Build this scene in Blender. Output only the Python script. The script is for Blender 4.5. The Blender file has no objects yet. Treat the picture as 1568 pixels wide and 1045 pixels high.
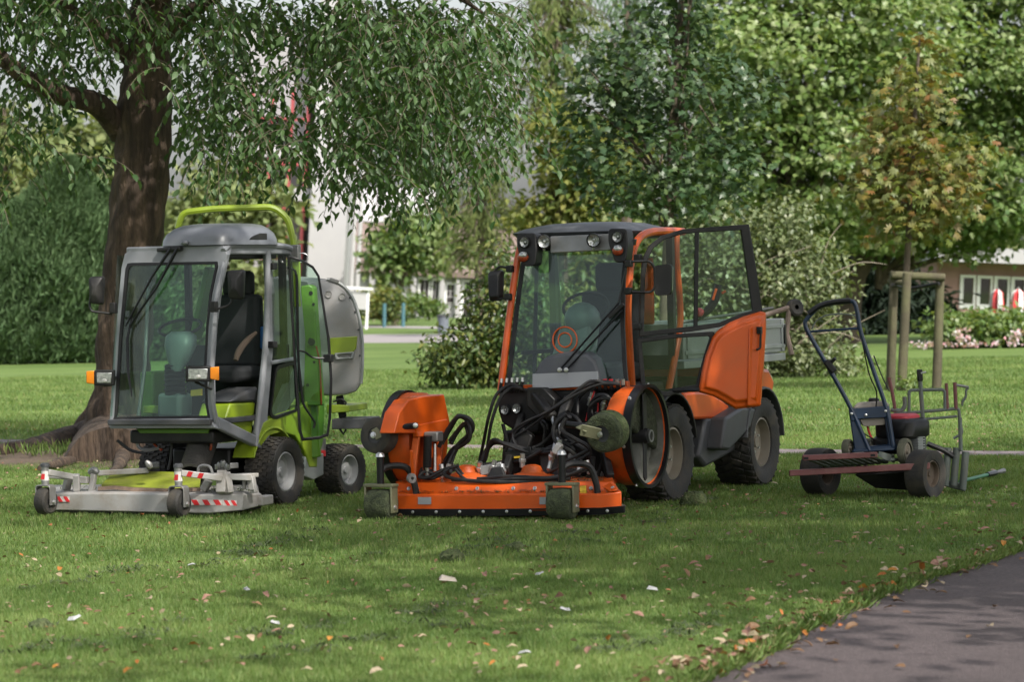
import bpy, bmesh, math, random
import numpy as np
from mathutils import Vector, Matrix, noise
from math import sin, cos, radians, pi, sqrt
random.seed(7); rng = np.random.default_rng(7)
scn = bpy.context.scene; COL = scn.collection
V = Vector
# ------------------------------------------------------------------ camera
FPX, CX, HZ, CH, ROLL = 5000.0, 784.0, 430.0, 1.65, radians(1.2)
cd = bpy.data.cameras.new("camera"); cam = bpy.data.objects.new("camera", cd); COL.objects.link(cam)
cd.sensor_width = 36; cd.lens = 36 * FPX / 1568; cd.shift_y = -(522.5 - HZ) / 1568
cd.clip_start = 0.5; cd.clip_end = 3000
cam.matrix_world = Matrix.Translation((0, 0, CH)) @ Matrix.Rotation(ROLL, 4, 'Y') @ Matrix.Rotation(pi / 2, 4, 'X')
cd.dof.use_dof = True; cd.dof.focus_distance = 23.6; cd.dof.aperture_fstop = 4.5
scn.camera = cam
# ------------------------------------------------------------------ light
SUN_EL, SUN_AZ = radians(46), radians(32)      # sun behind the photographer's right shoulder
sdir = V((sin(SUN_AZ) * cos(SUN_EL), -cos(SUN_AZ) * cos(SUN_EL), sin(SUN_EL)))
w = bpy.data.worlds.new("World"); scn.world = w; w.use_nodes = True
nt = w.node_tree; bg = nt.nodes["Background"]
sky = nt.nodes.new("ShaderNodeTexSky"); sky.sky_type = 'NISHITA'; sky.sun_disc = False
sky.sun_elevation = SUN_EL; sky.sun_rotation = pi - SUN_AZ
sky.air_density = 1.0; sky.dust_density = 4.0; sky.ozone_density = 1.0
hs = nt.nodes.new("ShaderNodeHueSaturation"); hs.inputs["Saturation"].default_value = 0.35
nt.links.new(sky.outputs[0], hs.inputs["Color"]); nt.links.new(hs.outputs[0], bg.inputs[0])
bg.inputs[1].default_value = 0.15
sl = bpy.data.lights.new("sun", 'SUN'); sun = bpy.data.objects.new("sun", sl); COL.objects.link(sun)
sl.energy = 3.2; sl.angle = radians(0.6); sl.color = (1, 0.95, 0.86)
sun.rotation_euler = sdir.to_track_quat('Z', 'Y').to_euler(); sun.location = (6, -6, 20)
vs = scn.view_settings; vs.view_transform = 'Standard'; vs.look = 'None'; vs.exposure = 0.82; vs.gamma = 1; vs.use_curve_mapping = False
scn.cycles.max_bounces = 8; scn.cycles.transparent_max_bounces = 16

# ------------------------------------------------------------------ geometry helpers
cr_, sr_ = cos(ROLL), sin(ROLL)
def ray(px, py):
    dx, up = px - CX, HZ - py
    return V(((dx * cr_ + up * sr_) / FPX, 1.0, (-dx * sr_ + up * cr_) / FPX))
CAM = V((0, 0, CH))
def at(px, py, Y): return CAM + ray(px, py) * Y                 # the point of that line of sight at depth Y
def gnd(px, py):
    d = ray(px, py); return CAM + d * (-CH / d.z)
class Frame:                                                    # a machine's own axes: u sideways, v backwards, z up
    def __init__(s, o, deg):
        t = radians(deg); s.t = t; s.o = V((o[0], o[1], 0)); s.r = V((cos(t), -sin(t), 0)); s.b = V((sin(t), cos(t), 0))
    def loc(s, p): q = p - s.o; return V((q.dot(s.r), q.dot(s.b), q.z))
    def world(s, l): return s.o + s.r * l[0] + s.b * l[1] + V((0, 0, l[2]))
    def pl(s, px, py, a, b, c, d):
        C = s.loc(CAM); D = ray(px, py); D = V((D.dot(s.r), D.dot(s.b), D.z)); n = V((a, b, c))
        return C + D * ((d - n.dot(C)) / n.dot(D))
    def u(s, px, py, u): return s.pl(px, py, 1, 0, 0, u)
    def v(s, px, py, v): return s.pl(px, py, 0, 1, 0, v)
    def z(s, px, py, z): return s.pl(px, py, 0, 0, 1, z)
    def y(s, px, py, Y): return s.loc(at(px, py, Y))
def empty(name, loc, rz=0.0, label=None, cat=None, group=None, parent=None):
    o = bpy.data.objects.new(name, None); COL.objects.link(o); o.location = loc; o.rotation_euler = (0, 0, rz)
    o.empty_display_size = .1
    return tag(o, label, cat, group)
def tag(o, label=None, cat=None, group=None, kind=None):
    if label: o["label"] = label
    if cat: o["category"] = cat
    if group: o["group"] = group
    if kind: o["kind"] = kind
    return o
def crv(pts, n=5, closed=False):                                # Catmull-Rom through the points
    P = [V(p) for p in pts]; out = []; m = len(P)
    for i in range(m if closed else m - 1):
        if closed: a, b, c, d = P[i - 1], P[i], P[(i + 1) % m], P[(i + 2) % m]
        else: a, b, c, d = P[max(i - 1, 0)], P[i], P[i + 1], P[min(i + 2, m - 1)]
        for k in range(n):
            t = k / n
            out.append(.5 * ((2 * b) + (c - a) * t + (2 * a - 5 * b + 4 * c - d) * t * t + (3 * b - a - 3 * c + d) * t ** 3))
    if not closed: out.append(P[-1])
    return out
def fil(pts, r=.05, n=4, closed=True):                          # round the corners of a polygon
    P = [V(p) for p in pts]; out = []; m = len(P)
    for i in range(m):
        if not closed and i in (0, m - 1): out.append(P[i]); continue
        a, b, c = P[i - 1], P[i], P[(i + 1) % m]
        rr = min(r, (a - b).length * .45, (c - b).length * .45)
        p = b + (a - b).normalized() * rr; q = b + (c - b).normalized() * rr
        for k in range(n + 1):
            t = k / n; out.append(p * (1 - t) ** 2 + b * 2 * t * (1 - t) + q * t * t)
    return out
def basis(d, up=V((0, 0, 1))):
    d = V(d).normalized(); s = d.cross(up)
    if s.length < 1e-4: s = d.cross(V((1, 0, 0)))
    s.normalize(); return d, s, s.cross(d)
class MB:
    def __init__(s): s.b = bmesh.new()
    def face(s, vs):
        try: return s.b.faces.new(vs)
        except ValueError: return None
    def vs(s, pts): return [s.b.verts.new(p) for p in pts]
    def box(s, c, d, R=None):
        c = V(c); q = []
        for z in (-.5, .5):
            for y in (-.5, .5):
                for x in (-.5, .5):
                    p = V((x * d[0], y * d[1], z * d[2])); q.append(c + (R @ p if R else p))
        v = s.vs(q)
        for f in ((0, 2, 3, 1), (4, 5, 7, 6), (0, 1, 5, 4), (2, 6, 7, 3), (0, 4, 6, 2), (1, 3, 7, 5)): s.face([v[i] for i in f])
        return s
    def bar(s, p, q, w, h=None, up=V((0, 0, 1))):
        p, q = V(p), V(q); d, a, b = basis(q - p, up); h = h or w
        R = Matrix((a, d, b)).transposed(); return s.box((p + q) / 2, (w, (q - p).length, h), R)
    def tube(s, pts, r, n=8, closed=False, caps=True):
        P = [V(p) for p in pts]; m = len(P); rr = (list(r) if len(r) == m else np.interp(np.linspace(0, 1, m), np.linspace(0, 1, len(r)), r).tolist()) if hasattr(r, '__len__') else [r] * m; rings = []; nrm = None
        for i in range(m):
            if closed: t = P[(i + 1) % m] - P[i - 1]
            else: t = P[min(i + 1, m - 1)] - P[max(i - 1, 0)]
            if t.length < 1e-9: t = V((0, 0, 1))
            t.normalize()
            if nrm is None: nrm = basis(t)[1]
            nrm = nrm - t * nrm.dot(t)
            if nrm.length < 1e-5: nrm = basis(t)[1]
            nrm.normalize(); bn = t.cross(nrm)
            rings.append(s.vs([P[i] + (nrm * cos(2 * pi * k / n) + bn * sin(2 * pi * k / n)) * rr[i] for k in range(n)]))
        for i in range(m if closed else m - 1):
            A, B = rings[i], rings[(i + 1) % m]
            for k in range(n): s.face((A[k], A[(k + 1) % n], B[(k + 1) % n], B[k]))
        if caps and not closed: s.face(rings[0][::-1]); s.face(rings[-1])
        return s
    def cyl(s, p, q, r, r2=None, n=16): return s.tube([p, q], [r, r if r2 is None else r2], n)
    def lathe(s, prof, o, ax, n=28, cap=False):                 # profile of (radius, height along ax)
        o = V(o); d, a, b = basis(ax); rings = []
        for r, h in prof:
            rings.append(s.vs([o + d * h + (a * cos(2 * pi * k / n) + b * sin(2 * pi * k / n)) * max(r, 1e-4) for k in range(n)]))
        for A, B in zip(rings, rings[1:]):
            for k in range(n): s.face((A[k], A[(k + 1) % n], B[(k + 1) % n], B[k]))
        if cap: s.face(rings[0][::-1]); s.face(rings[-1])
        return s
    def slab(s, pts, off):                                      # polygon pushed along off
        off = V(off); A = s.vs(pts); B = s.vs([V(p) + off for p in pts]); n = len(A)
        s.face(A[::-1]); s.face(B)
        for i in range(n): s.face((A[i], A[(i + 1) % n], B[(i + 1) % n], B[i]))
        return s
    def loft(s, loops, cap=True):
        R = [s.vs(l) for l in loops]; n = len(R[0])
        for A, B in zip(R, R[1:]):
            for i in range(n): s.face((A[i], A[(i + 1) % n], B[(i + 1) % n], B[i]))
        if cap: s.face(R[0][::-1]); s.face(R[-1])
        return s
    def rim(s, outer, inner, off):                              # a frame round an opening
        off = V(off); n = len(outer)
        a, b = s.vs(outer), s.vs(inner); c, d = s.vs([V(p) + off for p in outer]), s.vs([V(p) + off for p in inner])
        for i in range(n):
            j = (i + 1) % n
            for q in ((a[i], a[j], b[j], b[i]), (c[i], d[i], d[j], c[j]), (a[i], c[i], c[j], a[j]), (b[i], b[j], d[j], d[i])): s.face(q)
        return s
    def ball(s, c, r, nu=14, nv=8, R=None):
        c = V(c); r = r if hasattr(r, '__len__') else (r, r, r); rings = []
        for j in range(nv + 1):
            t = pi * j / nv; ring = []
            for k in range(nu):
                p = V((r[0] * sin(t) * cos(2 * pi * k / nu), r[1] * sin(t) * sin(2 * pi * k / nu), r[2] * cos(t)))
                ring.append(c + (R @ p if R else p))
            rings.append(s.vs(ring))
        for A, B in zip(rings, rings[1:]):
            for k in range(nu): s.face((A[k], B[k], B[(k + 1) % nu], A[(k + 1) % nu]))
        return s
    def build(s, name, m, parent=None, bevel=0.0, sharp=35, flat=False):
        bmesh.ops.remove_doubles(s.b, verts=s.b.verts, dist=1e-5)
        bmesh.ops.recalc_face_normals(s.b, faces=s.b.faces)
        me = bpy.data.meshes.new(name); s.b.to_mesh(me); s.b.free()
        if not flat:
            me.polygons.foreach_set("use_smooth", [True] * len(me.polygons)); me.set_sharp_from_angle(angle=radians(sharp))
        return link(name, me, m, parent, bevel)
def link(name, me, m, parent=None, bevel=0.0):
    o = bpy.data.objects.new(name, me); COL.objects.link(o)
    if m and not me.materials: me.materials.append(m)
    if parent: o.parent = parent
    if bevel:
        b = o.modifiers.new("bevel", 'BEVEL'); b.width = bevel; b.segments = 2; b.limit_method = 'ANGLE'; b.angle_limit = radians(40)
    return o
def npmesh(name, verts, faces, smooth=False):                   # big meshes straight from arrays, faces (N,k)
    me = bpy.data.meshes.new(name); nf, k = faces.shape
    me.vertices.add(len(verts)); me.vertices.foreach_set("co", np.ascontiguousarray(verts, dtype=np.float32).ravel())
    me.loops.add(nf * k); me.loops.foreach_set("vertex_index", np.ascontiguousarray(faces, dtype=np.int32).ravel())
    me.polygons.add(nf); me.polygons.foreach_set("loop_start", np.arange(0, nf * k, k, dtype=np.int32))
    me.polygons.foreach_set("loop_total", np.full(nf, k, dtype=np.int32))
    if smooth: me.polygons.foreach_set("use_smooth", np.ones(nf, dtype=bool))
    me.update(calc_edges=True); return me
def copy_tree(o, parent=None):
    c = o.copy(); COL.objects.link(c); c.parent = parent
    for ch in list(o.children): copy_tree(ch, c)
    return c
# ------------------------------------------------------------------ materials
def mat(name, col, rough=.5, metal=0.0, var=.12, scale=6.0, bump=0.0, bscale=40.0, dirt=None, dscale=3.0, damt=.5, spec=.5, coat=0.0, zdirt=None):
    m = bpy.data.materials.new(name); m.use_nodes = True; n = m.node_tree.nodes; l = m.node_tree.links
    p = n["Principled BSDF"]; p.inputs["Roughness"].default_value = rough; p.inputs["Metallic"].default_value = metal
    p.inputs["Specular IOR Level"].default_value = spec; p.inputs["Coat Weight"].default_value = coat
    tc = n.new("ShaderNodeTexCoord"); nz = n.new("ShaderNodeTexNoise"); nz.inputs["Scale"].default_value = scale; nz.inputs["Detail"].default_value = 6
    l.new(tc.outputs["Object"], nz.inputs["Vector"])
    rp = n.new("ShaderNodeValToRGB"); e = rp.color_ramp.elements; e[0].position = .3; e[1].position = .7
    e[0].color = [max(0, c * (1 - var)) for c in col] + [1]; e[1].color = [min(1, c * (1 + var)) for c in col] + [1]
    l.new(nz.outputs[0], rp.inputs[0]); out = rp.outputs[0]
    if dirt:
        n2 = n.new("ShaderNodeTexNoise"); n2.inputs["Scale"].default_value = dscale; n2.inputs["Detail"].default_value = 9; n2.inputs["Roughness"].default_value = .65
        l.new(tc.outputs["Object"], n2.inputs["Vector"])
        mr = n.new("ShaderNodeMapRange"); mr.inputs[1].default_value = .45; mr.inputs[2].default_value = .72; mr.inputs[4].default_value = damt
        l.new(n2.outputs[0], mr.inputs[0])
        mx = n.new("ShaderNodeMix"); mx.data_type = 'RGBA'; l.new(mr.outputs[0], mx.inputs[0]); l.new(out, mx.inputs[6]); mx.inputs[7].default_value = list(dirt) + [1]
        out = mx.outputs[2]
        mr2 = n.new("ShaderNodeMapRange"); mr2.inputs[3].default_value = rough; mr2.inputs[4].default_value = min(1, rough + .35); l.new(mr.outputs[0], mr2.inputs[0]); l.new(mr2.outputs[0], p.inputs["Roughness"])
    l.new(out, p.inputs["Base Color"])
    if bump:
        n3 = n.new("ShaderNodeTexNoise"); n3.inputs["Scale"].default_value = bscale; n3.inputs["Detail"].default_value = 5; l.new(tc.outputs["Object"], n3.inputs["Vector"])
        b = n.new("ShaderNodeBump"); b.inputs["Strength"].default_value = bump; b.inputs["Distance"].default_value = .02
        l.new(n3.outputs[0], b.inputs["Height"]); l.new(b.outputs[0], p.inputs["Normal"])
    return m
def glass(name, tint, refl=.09, haze=(.3, .35, .32), hz=.04):
    m = bpy.data.materials.new(name); m.use_nodes = True; n = m.node_tree.nodes; l = m.node_tree.links
    n.remove(n["Principled BSDF"]); o = n["Material Output"]
    t = n.new("ShaderNodeBsdfTransparent"); t.inputs[0].default_value = list(tint) + [1]
    d = n.new("ShaderNodeBsdfDiffuse"); d.inputs[0].default_value = list(haze) + [1]
    g = n.new("ShaderNodeBsdfGlossy"); g.inputs["Roughness"].default_value = .03
    f = n.new("ShaderNodeFresnel"); f.inputs[0].default_value = 1.45
    ge = n.new("ShaderNodeNewGeometry"); io = n.new("ShaderNodeMapRange"); io.inputs[3].default_value = 1.45; io.inputs[4].default_value = 1 / 1.45   # a thin pane: no total reflection from inside
    l.new(ge.outputs["Backfacing"], io.inputs[0]); l.new(io.outputs[0], f.inputs[0])
    ma = n.new("ShaderNodeMath"); ma.operation = 'MAXIMUM'; ma.inputs[1].default_value = refl; l.new(f.outputs[0], ma.inputs[0])
    tc = n.new("ShaderNodeTexCoord"); nz = n.new("ShaderNodeTexNoise"); nz.inputs["Scale"].default_value = 5; nz.inputs["Detail"].default_value = 8; l.new(tc.outputs["Object"], nz.inputs["Vector"])
    mr = n.new("ShaderNodeMapRange"); mr.inputs[1].default_value = .4; mr.inputs[2].default_value = .8; mr.inputs[4].default_value = hz * 2; mr.inputs[3].default_value = hz * .3; l.new(nz.outputs[0], mr.inputs[0])
    a = n.new("ShaderNodeMixShader"); b = n.new("ShaderNodeMixShader")
    l.new(mr.outputs[0], a.inputs[0]); l.new(t.outputs[0], a.inputs[1]); l.new(d.outputs[0], a.inputs[2])
    l.new(ma.outputs[0], b.inputs[0]); l.new(a.outputs[0], b.inputs[1]); l.new(g.outputs[0], b.inputs[2]); l.new(b.outputs[0], o.inputs[0])
    return m
def leafmat(name, cols, rough=.45, trans=.35, spec=.4, obj_random=False):
    m = bpy.data.materials.new(name); m.use_nodes = True; n = m.node_tree.nodes; l = m.node_tree.links
    p = n["Principled BSDF"]; o = n["Material Output"]; p.inputs["Roughness"].default_value = rough; p.inputs["Specular IOR Level"].default_value = spec
    g = n.new("ShaderNodeNewGeometry"); src = g.outputs["Random Per Island"]
    if obj_random: oi = n.new("ShaderNodeObjectInfo"); src = oi.outputs["Random"]
    rp = n.new("ShaderNodeValToRGB"); e = rp.color_ramp.elements
    while len(e) < len(cols): e.new(.5)
    for i, c in enumerate(cols): e[i].position = i / (len(cols) - 1); e[i].color = list(c) + [1]
    l.new(src, rp.inputs[0]); l.new(rp.outputs[0], p.inputs["Base Color"])
    if trans:
        t = n.new("ShaderNodeBsdfTranslucent"); mc = n.new("ShaderNodeMix"); mc.data_type = 'RGBA'; mc.blend_type = 'MULTIPLY'; mc.inputs[0].default_value = 1
        l.new(rp.outputs[0], mc.inputs[6]); mc.inputs[7].default_value = (1.3, 1.25, .5, 1); l.new(mc.outputs[2], t.inputs[0])
        x = n.new("ShaderNodeMixShader"); x.inputs[0].default_value = trans
        l.new(p.outputs[0], x.inputs[1]); l.new(t.outputs[0], x.inputs[2]); l.new(x.outputs[0], o.inputs[0])
    return m
M = {}
M['orange'] = mat('orange_paint', (.56, .080, .005), .34, var=.05, dirt=(.24, .10, .04), dscale=4, damt=.22, coat=.1, spec=.4)
M['orange_dirty'] = mat('orange_paint_dirty', (.50, .075, .006), .45, var=.1, dirt=(.10, .07, .02), dscale=7, damt=.5, spec=.4)
M['lime'] = mat('lime_paint', (0.2017, 0.2824, 0.01345), .38, var=.06, dirt=(.15, .17, .05), dscale=5, damt=.3)
M['lime_worn'] = mat('lime_worn', (0.218, 0.2582, 0.02008), .6, var=.1, dirt=(.12, .08, .05), dscale=9, damt=.45)
M['green_paint'] = mat('green_paint', (0.0884, 0.204, 0.0136), .4, var=.08, dirt=(.05, .07, .03), dscale=5, damt=.4)
M['cabgrey'] = mat('cab_grey', (0.1901, 0.198, 0.2138), .38, var=.06, dirt=(.15, .145, .13), dscale=4, damt=.3)
M['roofgrey'] = mat('roof_grey', (0.1275, 0.135, 0.15), .3, var=.06, coat=.2)
M['hopper'] = mat('hopper_grey', (0.2451, 0.2451, 0.2505), .5, var=.07, dirt=(.25, .22, .18), dscale=2.5, damt=.5)
M['dgrey'] = mat('dark_grey_plastic', (0.044, 0.0464, 0.052), .5, var=.12, dirt=(.10, .09, .075), dscale=5, damt=.4, bump=.1, bscale=150)
M['roofdark'] = mat('roof_dark', (0.0675, 0.07125, 0.0825), .45, var=.08, dirt=(.12, .12, .11), damt=.3)
M['black'] = mat('black_plastic', (0.0108, 0.0108, 0.012), .42, var=.15, dirt=(.06, .055, .045), dscale=6, damt=.3, spec=.3)
M['blackpaint'] = mat('black_paint', (0.0091, 0.0091, 0.0105), .3, var=.15, spec=.3)
M['hose'] = mat('hose_rubber', (0.014, 0.014, 0.0161), .45, var=.2, dirt=(.07, .065, .05), dscale=9, damt=.35, spec=.3)
M['rubber'] = mat('tyre_rubber', (.022, .021, .02), .75, var=.25, dirt=(.085, .07, .05), dscale=7, damt=.7, bump=.2, bscale=80)
M['rubber_grass'] = mat('rubber_grass', (.035, .045, .022), .95, var=.3, scale=30, dirt=(.09, .11, .05), dscale=22, damt=.9, bump=.9, bscale=90)
M['rim'] = mat('rim_silver', (0.336, 0.344, 0.352), .4, metal=.25, var=.06, dirt=(.22, .19, .15), dscale=6, damt=.4)
M['rim_dusty'] = mat('rim_dusty', (0.2448, 0.216, 0.1728), .5, metal=.2, var=.1, dirt=(.2, .16, .11), dscale=6, damt=.6)
M['steel'] = mat('worn_steel', (0.2432, 0.2432, 0.2432), .42, metal=.6, var=.15, dirt=(.20, .18, .15), dscale=8, damt=.5)
M['zinc'] = mat('zinc_steel', (.55, .55, .55), .3, metal=.85, var=.1)
M['alu'] = mat('aluminium_panel', (0.3024, 0.3168, 0.3168), .45, metal=.35, var=.06, dirt=(.28, .27, .25), dscale=5, damt=.4)
M['deckgrey'] = mat('deck_grey', (0.347, 0.3387, 0.3305), .55, metal=.2, var=.1, dirt=(.20, .16, .11), dscale=6, damt=.7)
M['olive'] = mat('olive_fork', (.14, .14, .085), .5, metal=.2, var=.12, dirt=(.08, .09, .04), dscale=12, damt=.5)
M['grassy'] = mat('grass_caked', (.06, .085, .03), 1.0, var=.35, scale=35, dirt=(.14, .13, .07), dscale=30, damt=.6, bump=1, bscale=70)
M['caked_steel'] = mat('caked_steel', (.13, .13, .115), .6, metal=.2, var=.2, dirt=(.035, .04, .018), dscale=3.5, damt=1.0)
M['caked_dark'] = mat('caked_dark', (.028, .034, .016), 1.0, var=.4, scale=30, bump=1, bscale=60)
M['lens'] = mat('lamp_lens', (.42, .43, .43), .22, metal=.6, var=.35, scale=60)
M['amber'] = mat('amber_lens', (.65, .2, .01), .2, var=.1)
M['redlens'] = mat('red_brown_lens', (.28, .05, .02), .25, var=.1)
M['dome'] = mat('console_grey', (0.1285, 0.1628, 0.1585), .4, var=.05)
M['seat'] = mat('seat_cloth', (.02, .022, .024), .8, var=.2)
M['tan'] = mat('tan_cloth', (0.1122, 0.0825, 0.0594), .8, var=.15)
M['blue'] = mat('blue_cloth', (.03, .12, .35), .7, var=.15)
M['rim_dark'] = mat('rim_dark', (.10, .075, .055), .6, metal=.2, var=.15, dirt=(.16, .12, .09), damt=.5)
M['plate'] = mat('grey_plate', (0.27, 0.2775, 0.2925), .45, var=.03)
M['red'] = mat('red_plastic', (.55, .03, .035), .4, var=.1)
M['pinkred'] = mat('red_worn_plastic', (.50, .05, .07), .5, var=.15)
M['white'] = mat('white_film', (0.54, 0.525, 0.51), .4, var=.06, dirt=(.4, .36, .3), dscale=20, damt=.5)
M['yellow'] = mat('yellow_label', (.65, .45, .03), .5, var=.1)
M['mirror'] = mat('mirror_glass', (.6, .62, .62), .05, metal=1.0, var=.02)
M['glass'] = glass('green_glass', (.78, .89, .835), .025, hz=.006)
M['glass_dark'] = glass('dark_glass', (.72, .79, .75), .02, hz=.006)
M['rust_red'] = mat('faded_red_steel', (0.1615, 0.05525, 0.05525), .65, var=.15, dirt=(.22, .14, .12), dscale=8, damt=.6)
M['greysteel'] = mat('grey_green_steel', (.10, .12, .11), .55, var=.15, dirt=(.16, .14, .11), dscale=9, damt=.5)
M['navy'] = mat('navy_paint', (0.0072, 0.024, 0.06), .35, var=.12, dirt=(.05, .06, .07), dscale=9, damt=.35)
M['grass_tin'] = mat('dusty_engine_top', (.25, .22, .19), .6, var=.2, dirt=(.14, .12, .09), damt=.6)
M['bark'] = mat('bark_dark', (.044, .029, .020), .92, var=.4, scale=5, dirt=(.165, .112, .075), dscale=9, damt=.8, bump=1.0, bscale=26)  # the dirt colour here is pale flaky plates with sunlit patches painted in
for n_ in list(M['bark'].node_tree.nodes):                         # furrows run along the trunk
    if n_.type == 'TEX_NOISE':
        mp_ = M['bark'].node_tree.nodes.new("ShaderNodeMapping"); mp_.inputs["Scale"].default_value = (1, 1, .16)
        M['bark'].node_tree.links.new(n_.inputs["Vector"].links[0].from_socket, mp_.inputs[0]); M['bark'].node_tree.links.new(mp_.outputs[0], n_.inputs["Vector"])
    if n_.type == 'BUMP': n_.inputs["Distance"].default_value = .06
M['bark_fine'] = mat('bark_fine', (.09, .07, .05), .9, var=.3, bump=.5, bscale=30)
M['timber'] = mat('weathered_timber', (0.0682, 0.05797, 0.0341), .85, var=.2, scale=4, dirt=(.11, .12, .05), dscale=3, damt=.6, bump=.4, bscale=40)
# ================================================================== SETTING
def ground_mat(name, c1, c2, c3, stripes=0.0):
    m = bpy.data.materials.new(name); m.use_nodes = True; n = m.node_tree.nodes; l = m.node_tree.links
    p = n["Principled BSDF"]; p.inputs["Roughness"].default_value = .9; p.inputs["Specular IOR Level"].default_value = .15
    tc = n.new("ShaderNodeTexCoord")
    a = n.new("ShaderNodeTexNoise"); a.inputs["Scale"].default_value = .35; a.inputs["Detail"].default_value = 8; a.inputs["Roughness"].default_value = .65
    b = n.new("ShaderNodeTexNoise"); b.inputs["Scale"].default_value = 9; b.inputs["Detail"].default_value = 8; b.inputs["Roughness"].default_value = .7
    l.new(tc.outputs["Object"], a.inputs["Vector"]); l.new(tc.outputs["Object"], b.inputs["Vector"])
    r = n.new("ShaderNodeValToRGB"); e = r.color_ramp.elements; e[0].position = .35; e[1].position = .65; e[0].color = list(c1) + [1]; e[1].color = list(c2) + [1]; l.new(a.outputs[0], r.inputs[0])
    x = n.new("ShaderNodeMix"); x.data_type = 'RGBA'
    mr = n.new("ShaderNodeMapRange"); mr.inputs[1].default_value = .42; mr.inputs[2].default_value = .7; mr.inputs[4].default_value = .75; l.new(b.outputs[0], mr.inputs[0])
    l.new(mr.outputs[0], x.inputs[0]); l.new(r.outputs[0], x.inputs[6]); x.inputs[7].default_value = list(c3) + [1]; out = x.outputs[2]
    if stripes:                                                   # mowing lanes: the grass is laid over in turn
        mp = n.new("ShaderNodeMapping"); mp.inputs["Rotation"].default_value = (0, 0, radians(14)); l.new(tc.outputs["Object"], mp.inputs[0])
        mp.inputs['Scale'].default_value = (.05, .42, 1); wv = n.new('ShaderNodeTexNoise'); wv.inputs['Scale'].default_value = 1.0; wv.inputs['Detail'].default_value = 4; wv.inputs['Roughness'].default_value = .6; l.new(mp.outputs[0], wv.inputs[0])
        y = n.new("ShaderNodeMix"); y.data_type = 'RGBA'; y.blend_type = 'MULTIPLY'; y.inputs[0].default_value = stripes
        r2 = n.new("ShaderNodeValToRGB"); r2.color_ramp.elements[0].position = .38; r2.color_ramp.elements[1].position = .62; r2.color_ramp.elements[0].color = (.62, .68, .6, 1); r2.color_ramp.elements[1].color = (1.2, 1.15, 1.15, 1); l.new(wv.outputs[0], r2.inputs[0])
        l.new(out, y.inputs[6]); l.new(r2.outputs[0], y.inputs[7]); out = y.outputs[2]
    l.new(out, p.inputs["Base Color"])
    bp = n.new("ShaderNodeBump"); bp.inputs["Strength"].default_value = .5; bp.inputs["Distance"].default_value = .03; l.new(b.outputs[0], bp.inputs["Height"]); l.new(bp.outputs[0], p.inputs["Normal"])
    return m
def sheet(name, pts, m, z=0.0):
    b = MB(); b.face(b.vs([(p[0], p[1], z) for p in pts])); bmesh.ops.triangulate(b.b, faces=b.b.faces[:])
    me = bpy.data.meshes.new(name); b.b.to_mesh(me); b.b.free(); return tag(link(name, me, m), kind="structure")
LAWN = ground_mat("lawn_ground", (.092, .148, .038), (.138, .195, .058), (.070, .112, .031), .6)
b = MB(); b.face(b.vs([(-900, -60, 0), (900, -60, 0), (900, 1600, 0), (-900, 1600, 0)])); tag(b.build("lawn", LAWN, flat=True), kind="structure")
ASPH = mat('asphalt_reddish', (.083, .064, .066), .85, var=.38, scale=42, dirt=(.050, .039, .040), dscale=1.0, damt=.85, bump=.8, bscale=110)
PATHG = mat('pale_path', (.24, .22, .22), .9, var=.1, scale=.8, bump=.3, bscale=60)
KERB = mat('thin_path', (.19, .155, .155), .9, var=.15, scale=3)
edge = crv([gnd(*p) for p in ((1010, 1085), (1092, 1034), (1150, 1008), (1215, 975), (1290, 938), (1362, 908), (1430, 885), (1500, 864), (1575, 842), (1700, 812), (1850, 790))], 14)
edge = [V((p.x + .06 * noise.noise(p * 4) + .03 * noise.noise(p * 13), p.y + .10 * noise.noise(p * 3 + V((5, 0, 0))) + .05 * noise.noise(p * 11), 0)) for p in edge]
ASPHALT_EDGE = [(p.x, p.y) for p in edge]
# the path's far side runs on beyond the frame
pth = ASPHALT_EDGE + [(p[0] + 3.2, p[1] - 2.2) for p in ASPHALT_EDGE[::-1]]
pth = [(edge[0].x - 1.2, edge[0].y - 4)] + pth + [(edge[0].x + 3, edge[0].y - 6)]
sheet("asphalt_path", pth, ASPH, .004)
def strip(name, A, B, m, z=.004): return sheet(name, A + B[::-1], m, z)
A = crv([gnd(*p) for p in ((-500, 666), (0, 674), (540, 682), (700, 682), (1210, 689), (1568, 692), (2200, 698))], 4)
B = crv([gnd(*p) for p in ((-500, 673), (0, 681), (540, 688), (700, 688), (1210, 696), (1568, 699), (2200, 705))], 4)
strip("thin_path", A, B, KERB); THIN = (A, B)
A = [gnd(*p) for p in ((-600, 520), (300, 514), (690, 512), (1200, 497))]; B = [gnd(*p) for p in ((-600, 533), (300, 527), (690, 525), (1200, 511))]
strip("path_far", A, B, PATHG)
A = [gnd(*p) for p in ((300, 498), (560, 499), (700, 501), (900, 497))]; B = [gnd(*p) for p in ((300, 502), (560, 502.5), (700, 504.5), (900, 501))]
strip("gravel_edge", A, B, PATHG, .008)
A = [gnd(*p) for p in ((520, 476), (900, 474))]; B = [gnd(*p) for p in ((520, 481), (900, 482))]
strip("house_path", A, B, PATHG, .012)
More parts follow.
